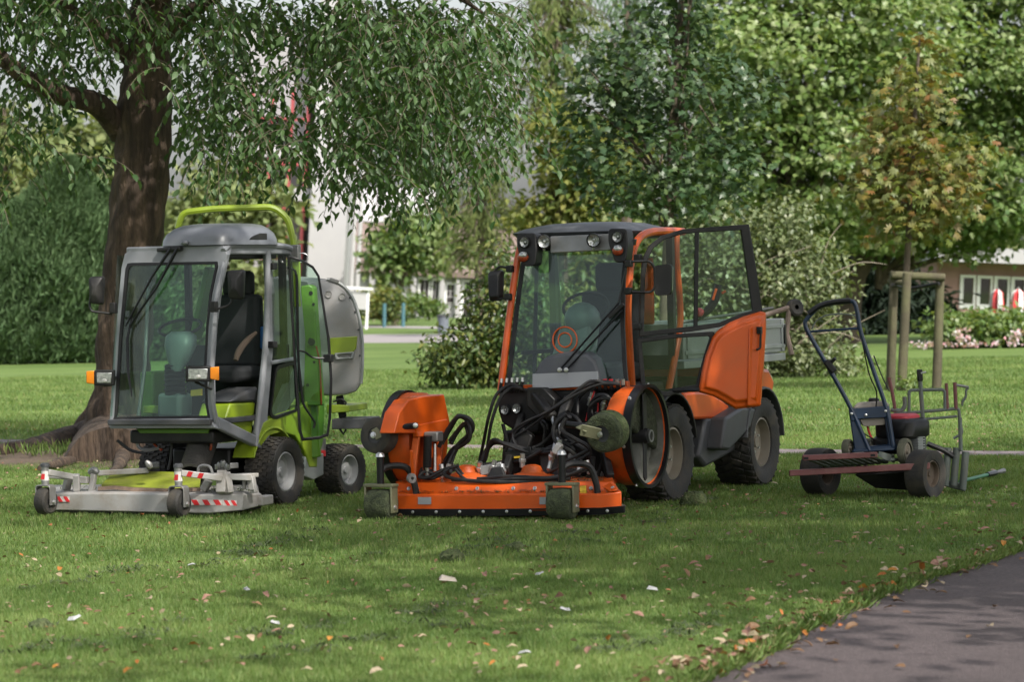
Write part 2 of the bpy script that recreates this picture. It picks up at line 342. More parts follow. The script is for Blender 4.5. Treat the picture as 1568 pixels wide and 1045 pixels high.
# bare soil round the old tree, slightly raised
SOIL = mat('bare_soil', (.085, .060, .042), .95, var=.3, scale=3, dirt=(.13, .10, .065), dscale=5, damt=.6, bump=.8, bscale=25)
TB = gnd(168, 696); TREE_Y = TB.y
b = MB(); rings = [b.vs([(TB.x, TB.y, .10)])]
for j in range(1, 7):
    f = j / 6; ring = []
    for k in range(48):
        a = 2 * pi * k / 48; rr = f * (1.25 + .45 * noise.noise(V((cos(a) * 1.5, sin(a) * 1.5, 3)))) * (1.0 if sin(a) > 0 else 1.25)
        x, y = cos(a) * rr * 1.15, sin(a) * rr * 1.5
        ring.append((TB.x + x, TB.y + y, .004 + .13 * (1 - f) ** 1.3 + .035 * noise.noise(V((x * 3, y * 3, 0))) * (1 - f ** 4)))
    rings.append(b.vs(ring))
for k in range(48): b.face((rings[0][0], rings[1][k], rings[1][(k + 1) % 48]))
for A_, B_ in zip(rings[1:], rings[2:]):
    for k in range(48): b.face((A_[k], B_[k], B_[(k + 1) % 48], A_[(k + 1) % 48]))
tag(b.build("bare_soil", SOIL), kind="structure")

# ------------------------------------------------------------------ leaves
T_OVAL = (np.array([(0, 0, 0), (.22, -.36, .05), (.22, .36, .05), (.62, -.42, .05), (.62, .42, .05), (1, 0, -.12), (.42, 0, 0)], float),
          np.array([(0, 6, 1), (1, 6, 3), (3, 6, 5), (0, 2, 6), (2, 4, 6), (4, 5, 6)]))
T_DIAM = (np.array([(0, 0, 0), (.5, -.5, .1), (.5, .5, .1), (1, 0, -.1)], float), np.array([(0, 1, 3), (0, 3, 2)]))
ml = [(0, 0, 0), (.05, -.30, .03), (.22, -.22, 0), (.30, -.55, -.03), (.50, -.26, .02), (.62, -.34, 0), (.66, -.16, .02), (1, 0, -.1), (.66, .16, .02), (.62, .34, 0), (.50, .26, .02), (.30, .55, -.03), (.22, .22, 0), (.05, .30, .03), (.38, 0, .06)]
T_MAPLE = (np.array(ml, float), np.array([(14, i + 1, i) for i in range(13)] + [(14, 0, 13)]))
pv, pf = [(0, 0, 0)], []
for k, (ang, ln) in enumerate(((-80, .6), (-48, .85), (-16, 1), (16, 1), (48, .85), (80, .6))):
    c_, s_ = cos(radians(ang)), sin(radians(ang)); i = len(pv)
    for a_, w_ in ((.55, -.13), (.55, .13), (1, 0)): pv.append((a_ * c_ * ln - w_ * s_, a_ * s_ * ln + w_ * c_, -.22 * a_ * a_ * ln))
    pf += [(0, i, i + 1), (i, i + 2, i + 1)]
T_PALM = (np.array(pv, float), np.array(pf))
def nrmz(a): return a / np.maximum(np.linalg.norm(a, axis=1, keepdims=True), 1e-9)
def leafgeo(pos, d, nr, L, W, T):
    tv, tf = T; N = len(pos); d = nrmz(d); s = nrmz(np.cross(d, nr)); n2 = np.cross(s, d)
    L = np.broadcast_to(L, (N,))[:, None, None]; W = np.broadcast_to(W, (N,))[:, None, None]
    v = pos[:, None, :] + tv[None, :, 0:1] * L * d[:, None, :] + tv[None, :, 1:2] * W * s[:, None, :] + tv[None, :, 2:3] * L * n2[:, None, :]
    f = tf[None] + (np.arange(N) * len(tv))[:, None, None]
    return v.reshape(-1, 3), f.reshape(-1, 3)
def project(pos):                                                 # where points fall in the photograph
    x = pos[:, 0] * cr_ - (pos[:, 2] - CH) * sr_; u = pos[:, 0] * sr_ + (pos[:, 2] - CH) * cr_
    return CX + FPX * x / pos[:, 1], HZ - FPX * u / pos[:, 1]
def leaves(root, pos, d, nr, L, W, T, m, n_parts=0, name="foliage"):
    """one foliage mesh for the mass; the n_parts leaves that show largest are objects of their own"""
    N = len(pos); L = np.broadcast_to(L, (N,)).copy(); W = np.broadcast_to(W, (N,)).copy(); pick = np.zeros(N, bool)
    if n_parts:
        px, py = project(pos); sc = L / pos[:, 1] * (1 + .25 * rng.random(N)); sc[(px < -5) | (px > 1575) | (py < -5) | (py > 1045)] = 0
        pick[np.argsort(-sc)[:n_parts]] = True
    o0 = np.array(root.location); q = ~pick
    v, f = leafgeo(pos[q] - o0, d[q], nr[q], L[q], W[q], T); fo = tag(link(name, npmesh(name, v, f), m, root), kind="stuff")
    if n_parts:
        tv, tf = T; me = npmesh("leaf", tv * np.array([1, 1, 1]), tf); me.materials.append(m)
        dd = nrmz(d); ss = nrmz(np.cross(dd, nr)); nn = np.cross(ss, dd)
        for i in np.where(pick)[0]:
            o = bpy.data.objects.new("leaf", me); COL.objects.link(o); o.parent = root
            A = np.eye(4); A[:3, 0] = dd[i] * L[i]; A[:3, 1] = ss[i] * W[i]; A[:3, 2] = nn[i] * L[i]; A[:3, 3] = pos[i] - o0
            o.matrix_local = Matrix(A.tolist())
    return fo
def sph(n): return nrmz(rng.normal(size=(n, 3)))
def crown(blobs, nclump, per, spread, flat=.6):
    """leaf places: clumps set over the shells of the blobs (centre, radii), leaves scattered in each clump"""
    wt = np.array([(r[0] * r[1] * r[2]) ** (2 / 3) for c, r in blobs]); wt /= wt.sum()
    P, D, Nn = [], [], []
    which = rng.choice(len(blobs), nclump, p=wt)
    for i in which:
        c, r = blobs[i]; s = sph(1)[0]; q = np.array(c) + s * np.array(r) * rng.uniform(.55, 1.0)
        k = max(3, int(per * rng.uniform(.5, 1.5))); o = rng.normal(size=(k, 3)) * spread * np.array([1, 1, flat]) * rng.uniform(.6, 1.3)
        P.append(q + o); dd = sph(k) * .8 + nrmz(o) * .6 + np.array([0, 0, -.35]); D.append(dd)
        Nn.append(sph(k) * .55 + np.array([0, 0, .9]) + s * .35)
    return np.vstack(P), np.vstack(D), np.vstack(Nn)
def trunk(name, pts, rad, m, parent, n=10, wob=.0):
    b = MB(); o = V(parent.location); b.tube([V(p) - o for p in pts], rad, n); ob = b.build(name, m, parent, sharp=80)
    if wob:
        for v in ob.data.vertices: v.co += v.normal * wob * (noise.noise(v.co * 5) + .6 * noise.noise(v.co * 13))
    return ob
def branches(root, start, ends, r0, m, n=6, name="branch"):
    o = V(root.location)
    for e, s in zip(ends, start):
        s, e = V(s), V(e); mid = s.lerp(e, .5) + V((0, 0, (e - s).length * .08)) + V(sph(1)[0]) * (e - s).length * .06
        P = crv([s, mid, e], 5); b = MB(); b.tube([p - o for p in P], [r0 * (1 - .75 * i / (len(P) - 1)) for i in range(len(P))], n); b.build(name, m, root, sharp=80)
def banded(m):  # tints the blades in long bands: mowing lanes with sunlit strips painted in
    n = m.node_tree.nodes; l = m.node_tree.links; rp = [x for x in n if x.type == 'VALTORGB'][0]
    tc = n.new("ShaderNodeTexCoord"); mp = n.new("ShaderNodeMapping"); mp.inputs["Rotation"].default_value = (0, 0, radians(14)); mp.inputs['Scale'].default_value = (.05, .42, 1); l.new(tc.outputs["Object"], mp.inputs[0])
    wv = n.new('ShaderNodeTexNoise'); wv.inputs['Detail'].default_value = 4; wv.inputs['Roughness'].default_value = .6; wv.inputs['Scale'].default_value = 1.0; l.new(mp.outputs[0], wv.inputs[0])
    n3 = n.new('ShaderNodeTexNoise'); n3.inputs['Scale'].default_value = 1.1; n3.inputs['Detail'].default_value = 5; l.new(tc.outputs["Object"], n3.inputs[0])
    ad = n.new("ShaderNodeMath"); ad.operation = 'ADD'; l.new(wv.outputs[0], ad.inputs[0]); l.new(n3.outputs[0], ad.inputs[1])
    r2 = n.new("ShaderNodeValToRGB"); e = r2.color_ramp.elements; e[0].position = .40; e[1].position = .62; e[0].color = (.70, .80, .66, 1); e[1].color = (1.42, 1.34, 1.35, 1)
    hf = n.new("ShaderNodeMath"); hf.operation = 'MULTIPLY'; hf.inputs[1].default_value = .5; l.new(ad.outputs[0], hf.inputs[0]); l.new(hf.outputs[0], r2.inputs[0])
    x = n.new("ShaderNodeMix"); x.data_type = 'RGBA'; x.blend_type = 'MULTIPLY'; x.inputs[0].default_value = 1
    for lk in [k for k in l if k.from_socket == rp.outputs[0]]: to = lk.to_socket; l.remove(lk); l.new(x.outputs[2], to)
    l.new(rp.outputs[0], x.inputs[6]); l.new(r2.outputs[0], x.inputs[7]); return m
g1 = (.018, .040, .010); g2 = (.035, .070, .014); g3 = (.060, .105, .022)
M['lf_big'] = leafmat('leaf_drooping', [(.025, .065, .020), (.045, .095, .026), (.065, .125, .034), (.10, .16, .075), (.055, .11, .02)], .48, .38, .45)
M['lf_maple'] = leafmat('leaf_maple', [(.028, .060, .026), (.045, .088, .034), (.068, .115, .042), (.04, .08, .034), (.08, .12, .035), (.05, .09, .048)], .40, .3, .5)
M['lf_chest'] = leafmat('leaf_chestnut', [(.10, .15, .03), (.15, .17, .035), (.12, .15, .03), (.20, .15, .035), (.15, .18, .06), (.21, .10, .035), (.11, .15, .035), (.17, .18, .06)], .45, .3, .4)
M['lf_lime'] = leafmat('leaf_broad_pale', [(.085, .150, .038), (.13, .205, .055), (.19, .255, .085), (.27, .32, .15)], .42, .35, .5)
M['lf_lime2'] = leafmat('leaf_broad_mid', [(.075, .145, .04), (.115, .185, .052), (.17, .235, .08), (.23, .285, .13)], .42, .38, .5)
M['lf_bush'] = leafmat('leaf_bush_pale', [(.075, .105, .040), (.115, .150, .065), (.165, .20, .095), (.21, .23, .125)], .4, .3, .5)
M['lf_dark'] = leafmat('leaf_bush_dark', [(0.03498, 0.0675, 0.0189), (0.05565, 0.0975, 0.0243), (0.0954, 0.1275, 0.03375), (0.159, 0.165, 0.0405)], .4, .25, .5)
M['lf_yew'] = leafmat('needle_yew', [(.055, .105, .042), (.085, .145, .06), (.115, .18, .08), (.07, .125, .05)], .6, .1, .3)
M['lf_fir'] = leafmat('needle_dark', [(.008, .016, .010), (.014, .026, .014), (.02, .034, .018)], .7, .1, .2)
M['lf_larch'] = leafmat('needle_larch', [(0.08268, 0.1235, 0.0351), (0.1309, 0.169, 0.05265), (0.1791, 0.2145, 0.0702)], .6, .3, .2)
M['lf_yellow'] = leafmat('leaf_yellow', [(.12, .17, .04), (.18, .21, .05), (.26, .25, .08), (.09, .14, .03)], .5, .35, .3)
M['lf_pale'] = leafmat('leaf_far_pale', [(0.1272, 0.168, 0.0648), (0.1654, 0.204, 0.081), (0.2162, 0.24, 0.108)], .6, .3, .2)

# ------------------------------------------------------------------ the old drooping tree on the left
def px_blob(px, py, rx, ry, Y, ry_depth=None):
    k = Y / FPX; return (tuple(at(px, py, Y)), (rx * k, ry_depth or max(rx, ry) * k, ry * k))
TY = TREE_Y
big = empty("broadleaf_tree", (TB.x, TB.y, 0), 0, "large old tree with dark trunk, surface roots and drooping shoots, behind the lime mower", "tree")
tp = [gnd(170, 712) + V((0, 0, -.12)), at(172, 690, TY), at(176, 660, TY), at(186, 600, TY), at(190, 520, TY), at(196, 440, TY), at(208, 340, TY), at(216, 260, TY), at(219, 200, TY), at(224, 120, TY), at(231, 20, TY), at(240, -120, TY), at(250, -320, TY), at(262, -560, TY)]
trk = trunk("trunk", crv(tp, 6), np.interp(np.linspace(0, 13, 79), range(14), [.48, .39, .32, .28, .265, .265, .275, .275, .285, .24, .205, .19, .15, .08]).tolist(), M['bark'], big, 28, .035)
for i, (pts, r) in enumerate((
    ([(186, 205), (150, 160), (95, 145), (40, 118), (-40, 60), (-120, 20)], (.13, .115, .105, .085, .07, .05)),
    ([(232, 30), (262, -40), (330, -120), (420, -160)], (.13, .10, .08, .05)),
    ([(228, 90), (290, 20), (380, -30), (520, -60), (640, -40), (740, 20)], (.10, .085, .07, .055, .04, .02)),
    ([(215, 110), (170, 60), (120, 20), (60, -20)], (.09, .06, .04, .02)))):
    P = crv([at(x, y, TY - .25 * k * (1 if i != 2 else 1.1)) for k, (x, y) in enumerate(pts)], 5)
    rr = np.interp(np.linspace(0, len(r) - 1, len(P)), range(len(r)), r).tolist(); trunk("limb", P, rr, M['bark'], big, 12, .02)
for pts, r in (([(168, 690), (130, 683), (80, 690), (30, 700), (-40, 704)], (.19, .17, .14, .11, .08)), ([(170, 696), (140, 706), (100, 716), (60, 726)], (.16, .08, .05, .02)),
               ([(180, 698), (188, 708), (182, 722), (170, 732)], (.17, .09, .05, .02)), ([(190, 696), (235, 702), (290, 712)], (.17, .09, .03)), ([(150, 655), (128, 672), (105, 684), (60, 684)], (.17, .15, .10, .04))):
    P = crv([gnd(x, max(y, 680)) + V((0, 0, .05 + .22 * (k == 0) + .05 * (k == 1))) for k, (x, y) in enumerate(pts)], 5)
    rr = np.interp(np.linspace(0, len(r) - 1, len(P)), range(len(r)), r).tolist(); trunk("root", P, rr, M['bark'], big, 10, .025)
clumps = [(60, 20, 120, 50, 62), (165, 15, 60, 40, 20), (40, 120, 70, 50, 26), (130, 85, 70, 30, 10), (45, 225, 70, 45, 14), (125, 255, 60, 45, 7), (10, 300, 40, 30, 6), (215, 40, 60, 50, 18), (240, 130, 40, 40, 6),
          (320, 45, 75, 50, 46), (345, 150, 80, 65, 46), (315, 225, 50, 45, 18), (345, 262, 45, 25, 9), (420, 20, 40, 30, 12), (395, 205, 40, 45, 18), (440, 120, 30, 50, 8), (440, 225, 40, 40, 20),
          (560, 40, 110, 55, 74), (520, 120, 60, 60, 36), (620, 120, 110, 75, 95), (560, 200, 75, 55, 44), (680, 60, 110, 55, 74), (700, 170, 100, 60, 64), (760, 110, 50, 70, 20), (640, 235, 85, 45, 42), (600, 290, 55, 35, 17),
          (725, 240, 60, 40, 15), (545, 255, 40, 45, 18), (680, 300, 60, 25, 6), (795, 45, 40, 40, 9), (505, 300, 25, 25, 4), (770, 200, 35, 30, 6)]
sp, sd, snn, SL, tw = [], [], [], [], []
for cx_, cy_, rx_, ry_, n_ in clumps:
    n_ = int(n_ * 1.75)
    for _ in range(n_):
        s = sph(1)[0] * rng.random() ** .4; Y = TY + rng.uniform(-3.6, 2.2); k0 = TY / Y
        p = np.array(at(cx_ + s[0] * rx_, cy_ + s[2] * ry_ - 22, Y)); h = rng.normal(size=2); h /= np.linalg.norm(h)
        d = np.array([h[0] * .9, h[1] * .9, rng.uniform(-.5, .35)]); m_ = rng.integers(7, 13); st = rng.uniform(.045, .065); path = [p.copy()]
        for j in range(m_):
            d = d + np.array([0, 0, -.16]); d /= np.linalg.norm(d); p = p + d * st; path.append(p.copy())
            side = np.cross(d, [0, 0, 1]); side /= max(np.linalg.norm(side), 1e-6); sgn = 1 if j % 2 else -1
            sp.append(p.copy()); sd.append(d * .55 + side * sgn * .75 + np.array([0, 0, -.55]) + rng.normal(size=3) * .18); snn.append(np.array([0, 0, .8]) + side * sgn * .4 + rng.normal(size=3) * .4); SL.append(rng.uniform(.068, .118))
        tw.append(path)
LIT_N = len(sp)
# the darker mass of leaves deeper in the crown
bp_, bd_, bn_ = crown([(tuple(at(x, y, TY + dy)), (rx * TY / FPX, 1.0, ry * TY / FPX)) for x, y, rx, ry, dy in ((60, 20, 110, 60, 1.6), (170, 40, 90, 60, 1.8), (330, 60, 110, 80, 1.6), (340, 180, 70, 60, 1.5), (450, 40, 80, 50, 1.8), (560, 70, 110, 80, 1.6), (660, 130, 110, 90, 1.5), (580, 190, 80, 50, 1.4), (720, 110, 50, 60, 1.4), (60, 150, 70, 50, 1.8))], 230, 13, .16)
leaves(big, bp_, bd_, bn_, rng.uniform(.09, .14, len(bp_)), .065, T_OVAL, M['lf_big'])
# the crown above the frame: bigger leaves, fewer
hp, hd, hn = crown([((TB.x + x, TB.y + y, z), (rx, ry, rz)) for x, y, z, rx, ry, rz in ((-2, 0, 6.6, 3.2, 3.2, 1.6), (1.4, .5, 6.2, 2.6, 3, 1.5), (0, 0, 8.5, 3, 3, 1.8), (1.2, -2.6, 5.9, 2.2, 2.0, 1.2), (-1.6, -2.6, 6.1, 2.2, 2.0, 1.3), (3.0, -1.6, 6.2, 1.8, 2.0, 1.3))], 420, 22, .42)
ok = (project(hp)[1] < -25); hp, hd, hn = hp[ok], hd[ok], hn[ok]
P_ = np.array(sp); D_ = np.array(sd); N_ = np.array(snn); L_ = np.array(SL)
leaves(big, P_, D_, N_, L_, L_ * rng.uniform(.40, .60, len(L_)), T_OVAL, M['lf_big'], 300)
v, f = leafgeo(hp - np.array(big.location), hd, hn, .24, .15, T_DIAM); tag(link("foliage", npmesh("foliage", v, f), M['lf_big'], big), kind="stuff")
b = MB()
for path in tw: b.tube([V(q) - V(big.location) for q in path[::2]], .0035, 3, caps=False)
tag(b.build("twigs", M['bark_fine'], big), kind="stuff")

# ------------------------------------------------------------------ trees standing right of and behind the photographer, whose shade covers the machines
def shade_tree(x, y, h, R, n, label):
    t = empty("shade_tree", (x, y, 0), 0, label, "tree", "trees around the photographer")
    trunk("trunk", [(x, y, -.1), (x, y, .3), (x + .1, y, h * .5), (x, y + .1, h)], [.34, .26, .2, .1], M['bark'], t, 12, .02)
    Bl = [((x + R * .55 * cos(a), y + R * .55 * sin(a), h + rng.uniform(-.5, 1.2)), (R * .6, R * .6, 1.5)) for a in np.linspace(0, 2 * pi, 7)[:-1]] + [((x, y, h + 1), (R * .6, R * .6, 1.8))]
    p, d, nn = crown(Bl, n, 26, .42)
    k = p[:, 1] > 2; px, py = project(np.where(k[:, None], p, [[0, 5, 50]])); p, d, nn = p[(py < -60) | ~k], d[(py < -60) | ~k], nn[(py < -60) | ~k]
    v, f = leafgeo(p - np.array([x, y, 0]), d, nn, .26, .17, T_DIAM); tag(link("foliage", npmesh("foliage", v, f), M['lf_big'], t), kind="stuff")
SHADE = [(5.2, 19.2, 7.0, 4.8, 330, "wide shade tree standing just right of the picture, level with the machines"), (-4.4, 18.6, 7.2, 3.6, 210, "shade tree standing just left of the picture, level with the lime mower"), (5.6, 12.8, 6.6, 3.6, 140, "broad shade tree standing right of the lawn, out of the picture"), (3.4, 4.5, 6.4, 3.2, 80, "second shade tree standing beside the asphalt path near the viewer"),
         (-4.6, 13.0, 6.8, 3.4, 120, "shade tree standing left of the lawn, out of the picture"), (9.8, 21.5, 7.2, 3.8, 200, "shade tree beyond the right edge of the picture")]
for a in SHADE: shade_tree(*a)

TILT = radians(4.2)
# ------------------------------------------------------------------ clipped yew, far left
Y = 80; yb = gnd(90, 556); Y = yb.y
yew = empty("yew_tree", (yb.x, Y + 1.2, 0), 0, "broad dense dark green conifer shaped like a cone, at the left edge", "tree")
prof = [(0, 1.00), (.12, 1.05), (.3, 1.0), (.5, .76), (.7, .48), (.85, .24), (1, .02)]
n = 34000; h = rng.random(n) ** 1.15; rr = np.interp(h, [q[0] for q in prof], [q[1] for q in prof]); H = at(120, 246, Y).z
RX = (at(320, 500, Y).x - at(-120, 500, Y).x) / 2; a = rng.uniform(pi * .98, 2.02 * pi, n); lump = 1 + .06 * np.sin(a * 9 + h * 7) + .06 * np.sin(h * 19 + a * 4) + .05 * np.sin(a * 23 - h * 31) + .10 * (rng.random(n) < .04)
k = rng.uniform(.93, 1.02, n) * lump
p = np.stack([np.cos(a) * rr * RX * k, np.sin(a) * rr * 2.2 * k, h * H], 1) + np.array(yew.location) + np.array([.1, 0, 0])
out = np.stack([np.cos(a), np.sin(a) * 1.5, np.full(n, .2)], 1)
d = out * .55 + np.array([.35, 0, .75]) + rng.normal(size=(n, 3)) * .42
leaves(yew, p, d, out + rng.normal(size=(n, 3)) * .4, rng.uniform(.16, .30, n), .055, T_DIAM, M['lf_yew'])
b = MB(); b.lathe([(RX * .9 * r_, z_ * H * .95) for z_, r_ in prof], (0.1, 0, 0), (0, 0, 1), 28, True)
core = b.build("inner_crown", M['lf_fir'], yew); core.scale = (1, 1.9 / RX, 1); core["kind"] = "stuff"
trunk("trunk", [(yb.x, Y + 1.2, -.1), (yb.x, Y + 1.2, H * .8)], [.3, .1], M['bark_fine'], yew)

def bg_tree(name, label, base_px, Y, blobs, nclump, per, spread, L, W, T, m, tr=None, n_parts=0, brs=6, group=None, cat="tree", bm='bark_fine', flat=.6):
    g = at(base_px, 500, Y); t = empty(name, (g.x, Y, 0), 0, label, cat, group)
    if tr:
        pts = [at(x, y, Y) for x, y in tr[0]]; pts[0].z = min(pts[0].z, -.05); trunk("trunk", crv(pts, 4), np.interp(np.linspace(0, 1, 4 * (len(pts) - 1) + 1), np.linspace(0, 1, len(tr[1])), tr[1]).tolist(), M[bm], t, 10, .01)
        if brs:
            idx = rng.integers(0, len(blobs), brs); st = [pts[0].lerp(pts[-1], rng.uniform(.35, .8)) for _ in idx]
            branches(t, st, [V(blobs[i][0]) + V(sph(1)[0]) * .4 * blobs[i][1][0] for i in idx], tr[1][0] * .35, M[bm])
    p, d, nn = crown(blobs, nclump, per, spread, flat)
    z = p[:, 2] > .08; p, d, nn = p[z], d[z], nn[z]; N = len(p)
    leaves(t, p, d, nn, L * rng.uniform(.7, 1.3, N), W * rng.uniform(.8, 1.2, N), T, m, n_parts); return t
PB = px_blob
# far left behind the yew
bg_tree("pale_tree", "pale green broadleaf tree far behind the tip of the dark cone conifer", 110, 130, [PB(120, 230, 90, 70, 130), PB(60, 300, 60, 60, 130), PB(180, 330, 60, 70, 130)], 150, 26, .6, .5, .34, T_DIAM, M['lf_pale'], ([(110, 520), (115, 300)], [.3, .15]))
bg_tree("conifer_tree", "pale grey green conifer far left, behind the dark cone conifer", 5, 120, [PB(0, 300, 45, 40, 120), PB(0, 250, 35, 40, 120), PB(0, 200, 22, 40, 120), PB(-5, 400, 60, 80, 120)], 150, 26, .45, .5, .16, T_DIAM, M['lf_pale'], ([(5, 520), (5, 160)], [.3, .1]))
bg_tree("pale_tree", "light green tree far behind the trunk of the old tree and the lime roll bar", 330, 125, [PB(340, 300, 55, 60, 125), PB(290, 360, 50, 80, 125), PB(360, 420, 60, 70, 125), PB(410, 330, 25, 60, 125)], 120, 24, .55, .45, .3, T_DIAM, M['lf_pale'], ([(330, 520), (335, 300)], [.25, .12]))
# ------------------------------------------------------------------ buildings
M['wall'] = mat('white_render', (.36, .355, .36), .8, var=.04, scale=.4, dirt=(.5, .49, .46), dscale=.3, damt=.35)
M['wall2'] = mat('offwhite_render', (.32, .31, .32), .8, var=.05, scale=.4, dirt=(.42, .40, .38), dscale=.5, damt=.4)
M['roofbrown'] = mat('roof_brown', (.17, .125, .11), .9, var=.2, scale=.8)
M['win'] = glass('window_pane', (.12, .14, .15), .12, hz=.02)
M['dark_in'] = mat('dark_interior', (.03, .025, .025), .9, var=.1)
M['redframe'] = mat('red_frame', (.32, .06, .065), .5, var=.06)
M['brickpink'] = mat('pink_brick', (.33, .20, .18), .85, var=.1, scale=2.0)
M['wframe'] = mat('white_frame', (.75, .75, .74), .5, var=.03)
def building(name, label, loc, cat="building"):
    return empty(name, loc, 0, label, cat)
def lx(e, px, py, Y): return at(px, py, Y) - V(e.location)
Y = 130; base = at(494, 505, Y)
tw_ = building("tower_building", "white slab tower with red framed glazing on its left, far behind the lime roll bar", (base.x, Y, 0))
tw_.rotation_euler = (0, TILT, 0); s = Y / FPX
b = MB(); b.box((0, 3, 7), (45 * s * 1.25, 6, 14.2)); b.build("white_slab", M['wall'], tw_, flat=True)
b = MB(); b.box((-2.6, 4.4, 6), (3.0, 5, 12)); b.build("glazed_wing", M['wall2'], tw_, flat=True)
for z in (5.2, 6.9): b = MB(); b.box((-2.3, 1.2, z), (3.4, 1.2, .5)); b.build("balcony_band", M['wall'], tw_, flat=True)
for k, x in enumerate((-1.05, -1.7, -2.5, -3.3)):
    b = MB(); b.bar((x, .7, .1), (x, .7, 9.5), .13, .13, V((0, 1, 0))); b.build("red_mullion", M['redframe'], tw_, flat=True)
for z in (2.6, 4.6, 6.4, 8.2): b = MB(); b.box((-2.2, .58, z), (2.4, .1, .12)); b.build("red_transom", M['redframe'], tw_, flat=True)
for z in (1.4, 3.6, 5.9, 7.6):
    for x in (-2.1, -2.95):
        b = MB(); b.box((x, 1.87, z), (.62, .06, 1.2)); b.build("window", M['win'], tw_, flat=True)
b = MB(); b.box((45 * s * .625 + .12, 1.5, 7), (.1, .1, 14)); b.build("drainpipe", M['alu'], tw_, flat=True)
Y = 150; hb = at(655, 478, Y); hs = Y / FPX
ho = building("low_house", "long white single storey house with brown roof, in the gap between the two machines", (hb.x, Y, 0)); ho.rotation_euler = (0, TILT, 0)
b = MB(); W0, W1 = -150 * hs, 140 * hs
b.box(((W0 + W1) / 2, 3.0, 1.05), (W1 - W0, 6, 2.1)); b.build("wall", M['wall'], ho, flat=True)
b = MB(); b.loft([[(x, -.55, 2.12), (x, 3.1, 4.3), (x, 6.6, 2.12)] for x in (W0 - .4, W1 + .4)]); b.build("roof", M['roofbrown'], ho, flat=True)
b = MB(); b.box(((W0 + W1) / 2, -.5, 2.06), (W1 - W0 + .8, .14, .22)); b.build("fascia", M['roofbrown'], ho, flat=True)
for x0, x1, z0, z1, nm in ((-76, -62, .1, 1.75, "door"), (-14, -1, .1, 1.75, "door"), (5, 14, .1, 1.75, "door"), (53, 66, .1, 1.75, "door"), (27, 38, .75, 1.6, "window"), (84, 100, .7, 1.65, "window")):
    xa, xb = x0 * hs, x1 * hs; b = MB()
    b.rim([(xa - .12, -.06, z0), (xb + .12, -.06, z0), (xb + .12, -.06, z1 + .12), (xa - .12, -.06, z1 + .12)], [(xa, -.06, z0 + .02), (xb, -.06, z0 + .02), (xb, -.06, z1), (xa, -.06, z1)], (0, .055, 0)); fr = b.build("frame", M['wframe'], None, flat=True)
    b = MB(); b.box(((xa + xb) / 2, -.02, (z0 + z1) / 2), (xb - xa, .03, z1 - z0)); o = b.build(nm, M['dark_in'], ho, flat=True); fr.parent = o
    b = MB(); b.box(((xa + xb) / 2, -.045, z0 + (z1 - z0) * .65), (.05, .02, (z1 - z0) * .6)); b.build("glazing_bar", M['wall2'], o, flat=True)
    if nm == "window":
        for q in (.33, .66): b = MB(); b.box(((xa + xb) / 2, -.05, z0 + (z1 - z0) * q), (xb - xa, .02, .05)); b.build("glazing_bar", M['wall2'], o, flat=True)
for x in (-88, -24, 20, 45, 76):
    b = MB(); b.box((x * hs, -.35, 1.0), (.22, .22, 1.9)); b.build("porch_post", M['wall2'], ho, flat=True)
b = MB(); b.box((-5, 9.6, 2.2), (9, 6, 4.4)); b.loft([[(x, 6.3, 4.4), (x, 9.6, 6.2), (x, 12.8, 4.4)] for x in (-9.8, -.2)]); 
b.build("rear_wing", M['wall2'], ho, flat=True)
for i, (x0, x1) in enumerate(((545, 534), (553, 543))):
    q = at(x1, 470, 135); f_ = empty("flagpole", (q.x, 135, 0), 0, ["slim white flagpole nearest the white tower", "slim white flagpole on the side away from the white tower"][i], "flagpole", "flagpoles before the white house"); f_.rotation_euler = (0, TILT, 0)
    b = MB(); b.tube([(0, 0, -.1), (0, 0, 5), (0, 0, 9)], [.11, .09, .06], 10); b.build("pole", M['wall'], f_)
    b = MB(); b.ball((0, 0, 9.05), .12); b.build("finial", M['zinc'], f_); b = MB(); b.cyl((0, 0, -.05), (0, 0, .35), .2, .16); b.build("base", M['alu'], f_)
q = at(543, 492, 118); sb = empty("notice_board", (q.x, 118, 0), 0, "white notice board on two legs standing right behind the grey hopper", "sign"); sb.rotation_euler = (0, TILT, 0)
for x in (-.42, .42): b = MB(); b.box((x, 0, .7), (.09, .09, 1.55)); b.build("leg", M['wframe'], sb, flat=True)
b = MB(); b.box((0, 0, 1.05), (.78, .05, .62)); b.build("panel", M['wall'], sb, flat=True); b = MB(); b.box((0, 0, 1.5), (1.15, .3, .08)); b.build("cap", M['wframe'], sb, flat=True)
q = gnd(679, 512); bo = empty("litter_bin", (q.x, q.y, 0), 0, "slim grey cylindrical litter bin standing beside the far path", "bin"); 
b = MB(); b.lathe([(.17, -.02), (.18, .06), (.18, .52), (.19, .54)], (0, 0, 0), (0, 0, 1), 20, True); b.build("drum", mat('bin_grey', (.16, .18, .21), .6), bo); b = MB(); b.lathe([(.195, .54), (.20, .58), (.15, .62)], (0, 0, 0), (0, 0, 1), 20, True); b.build("lid", M['dgrey'], bo)
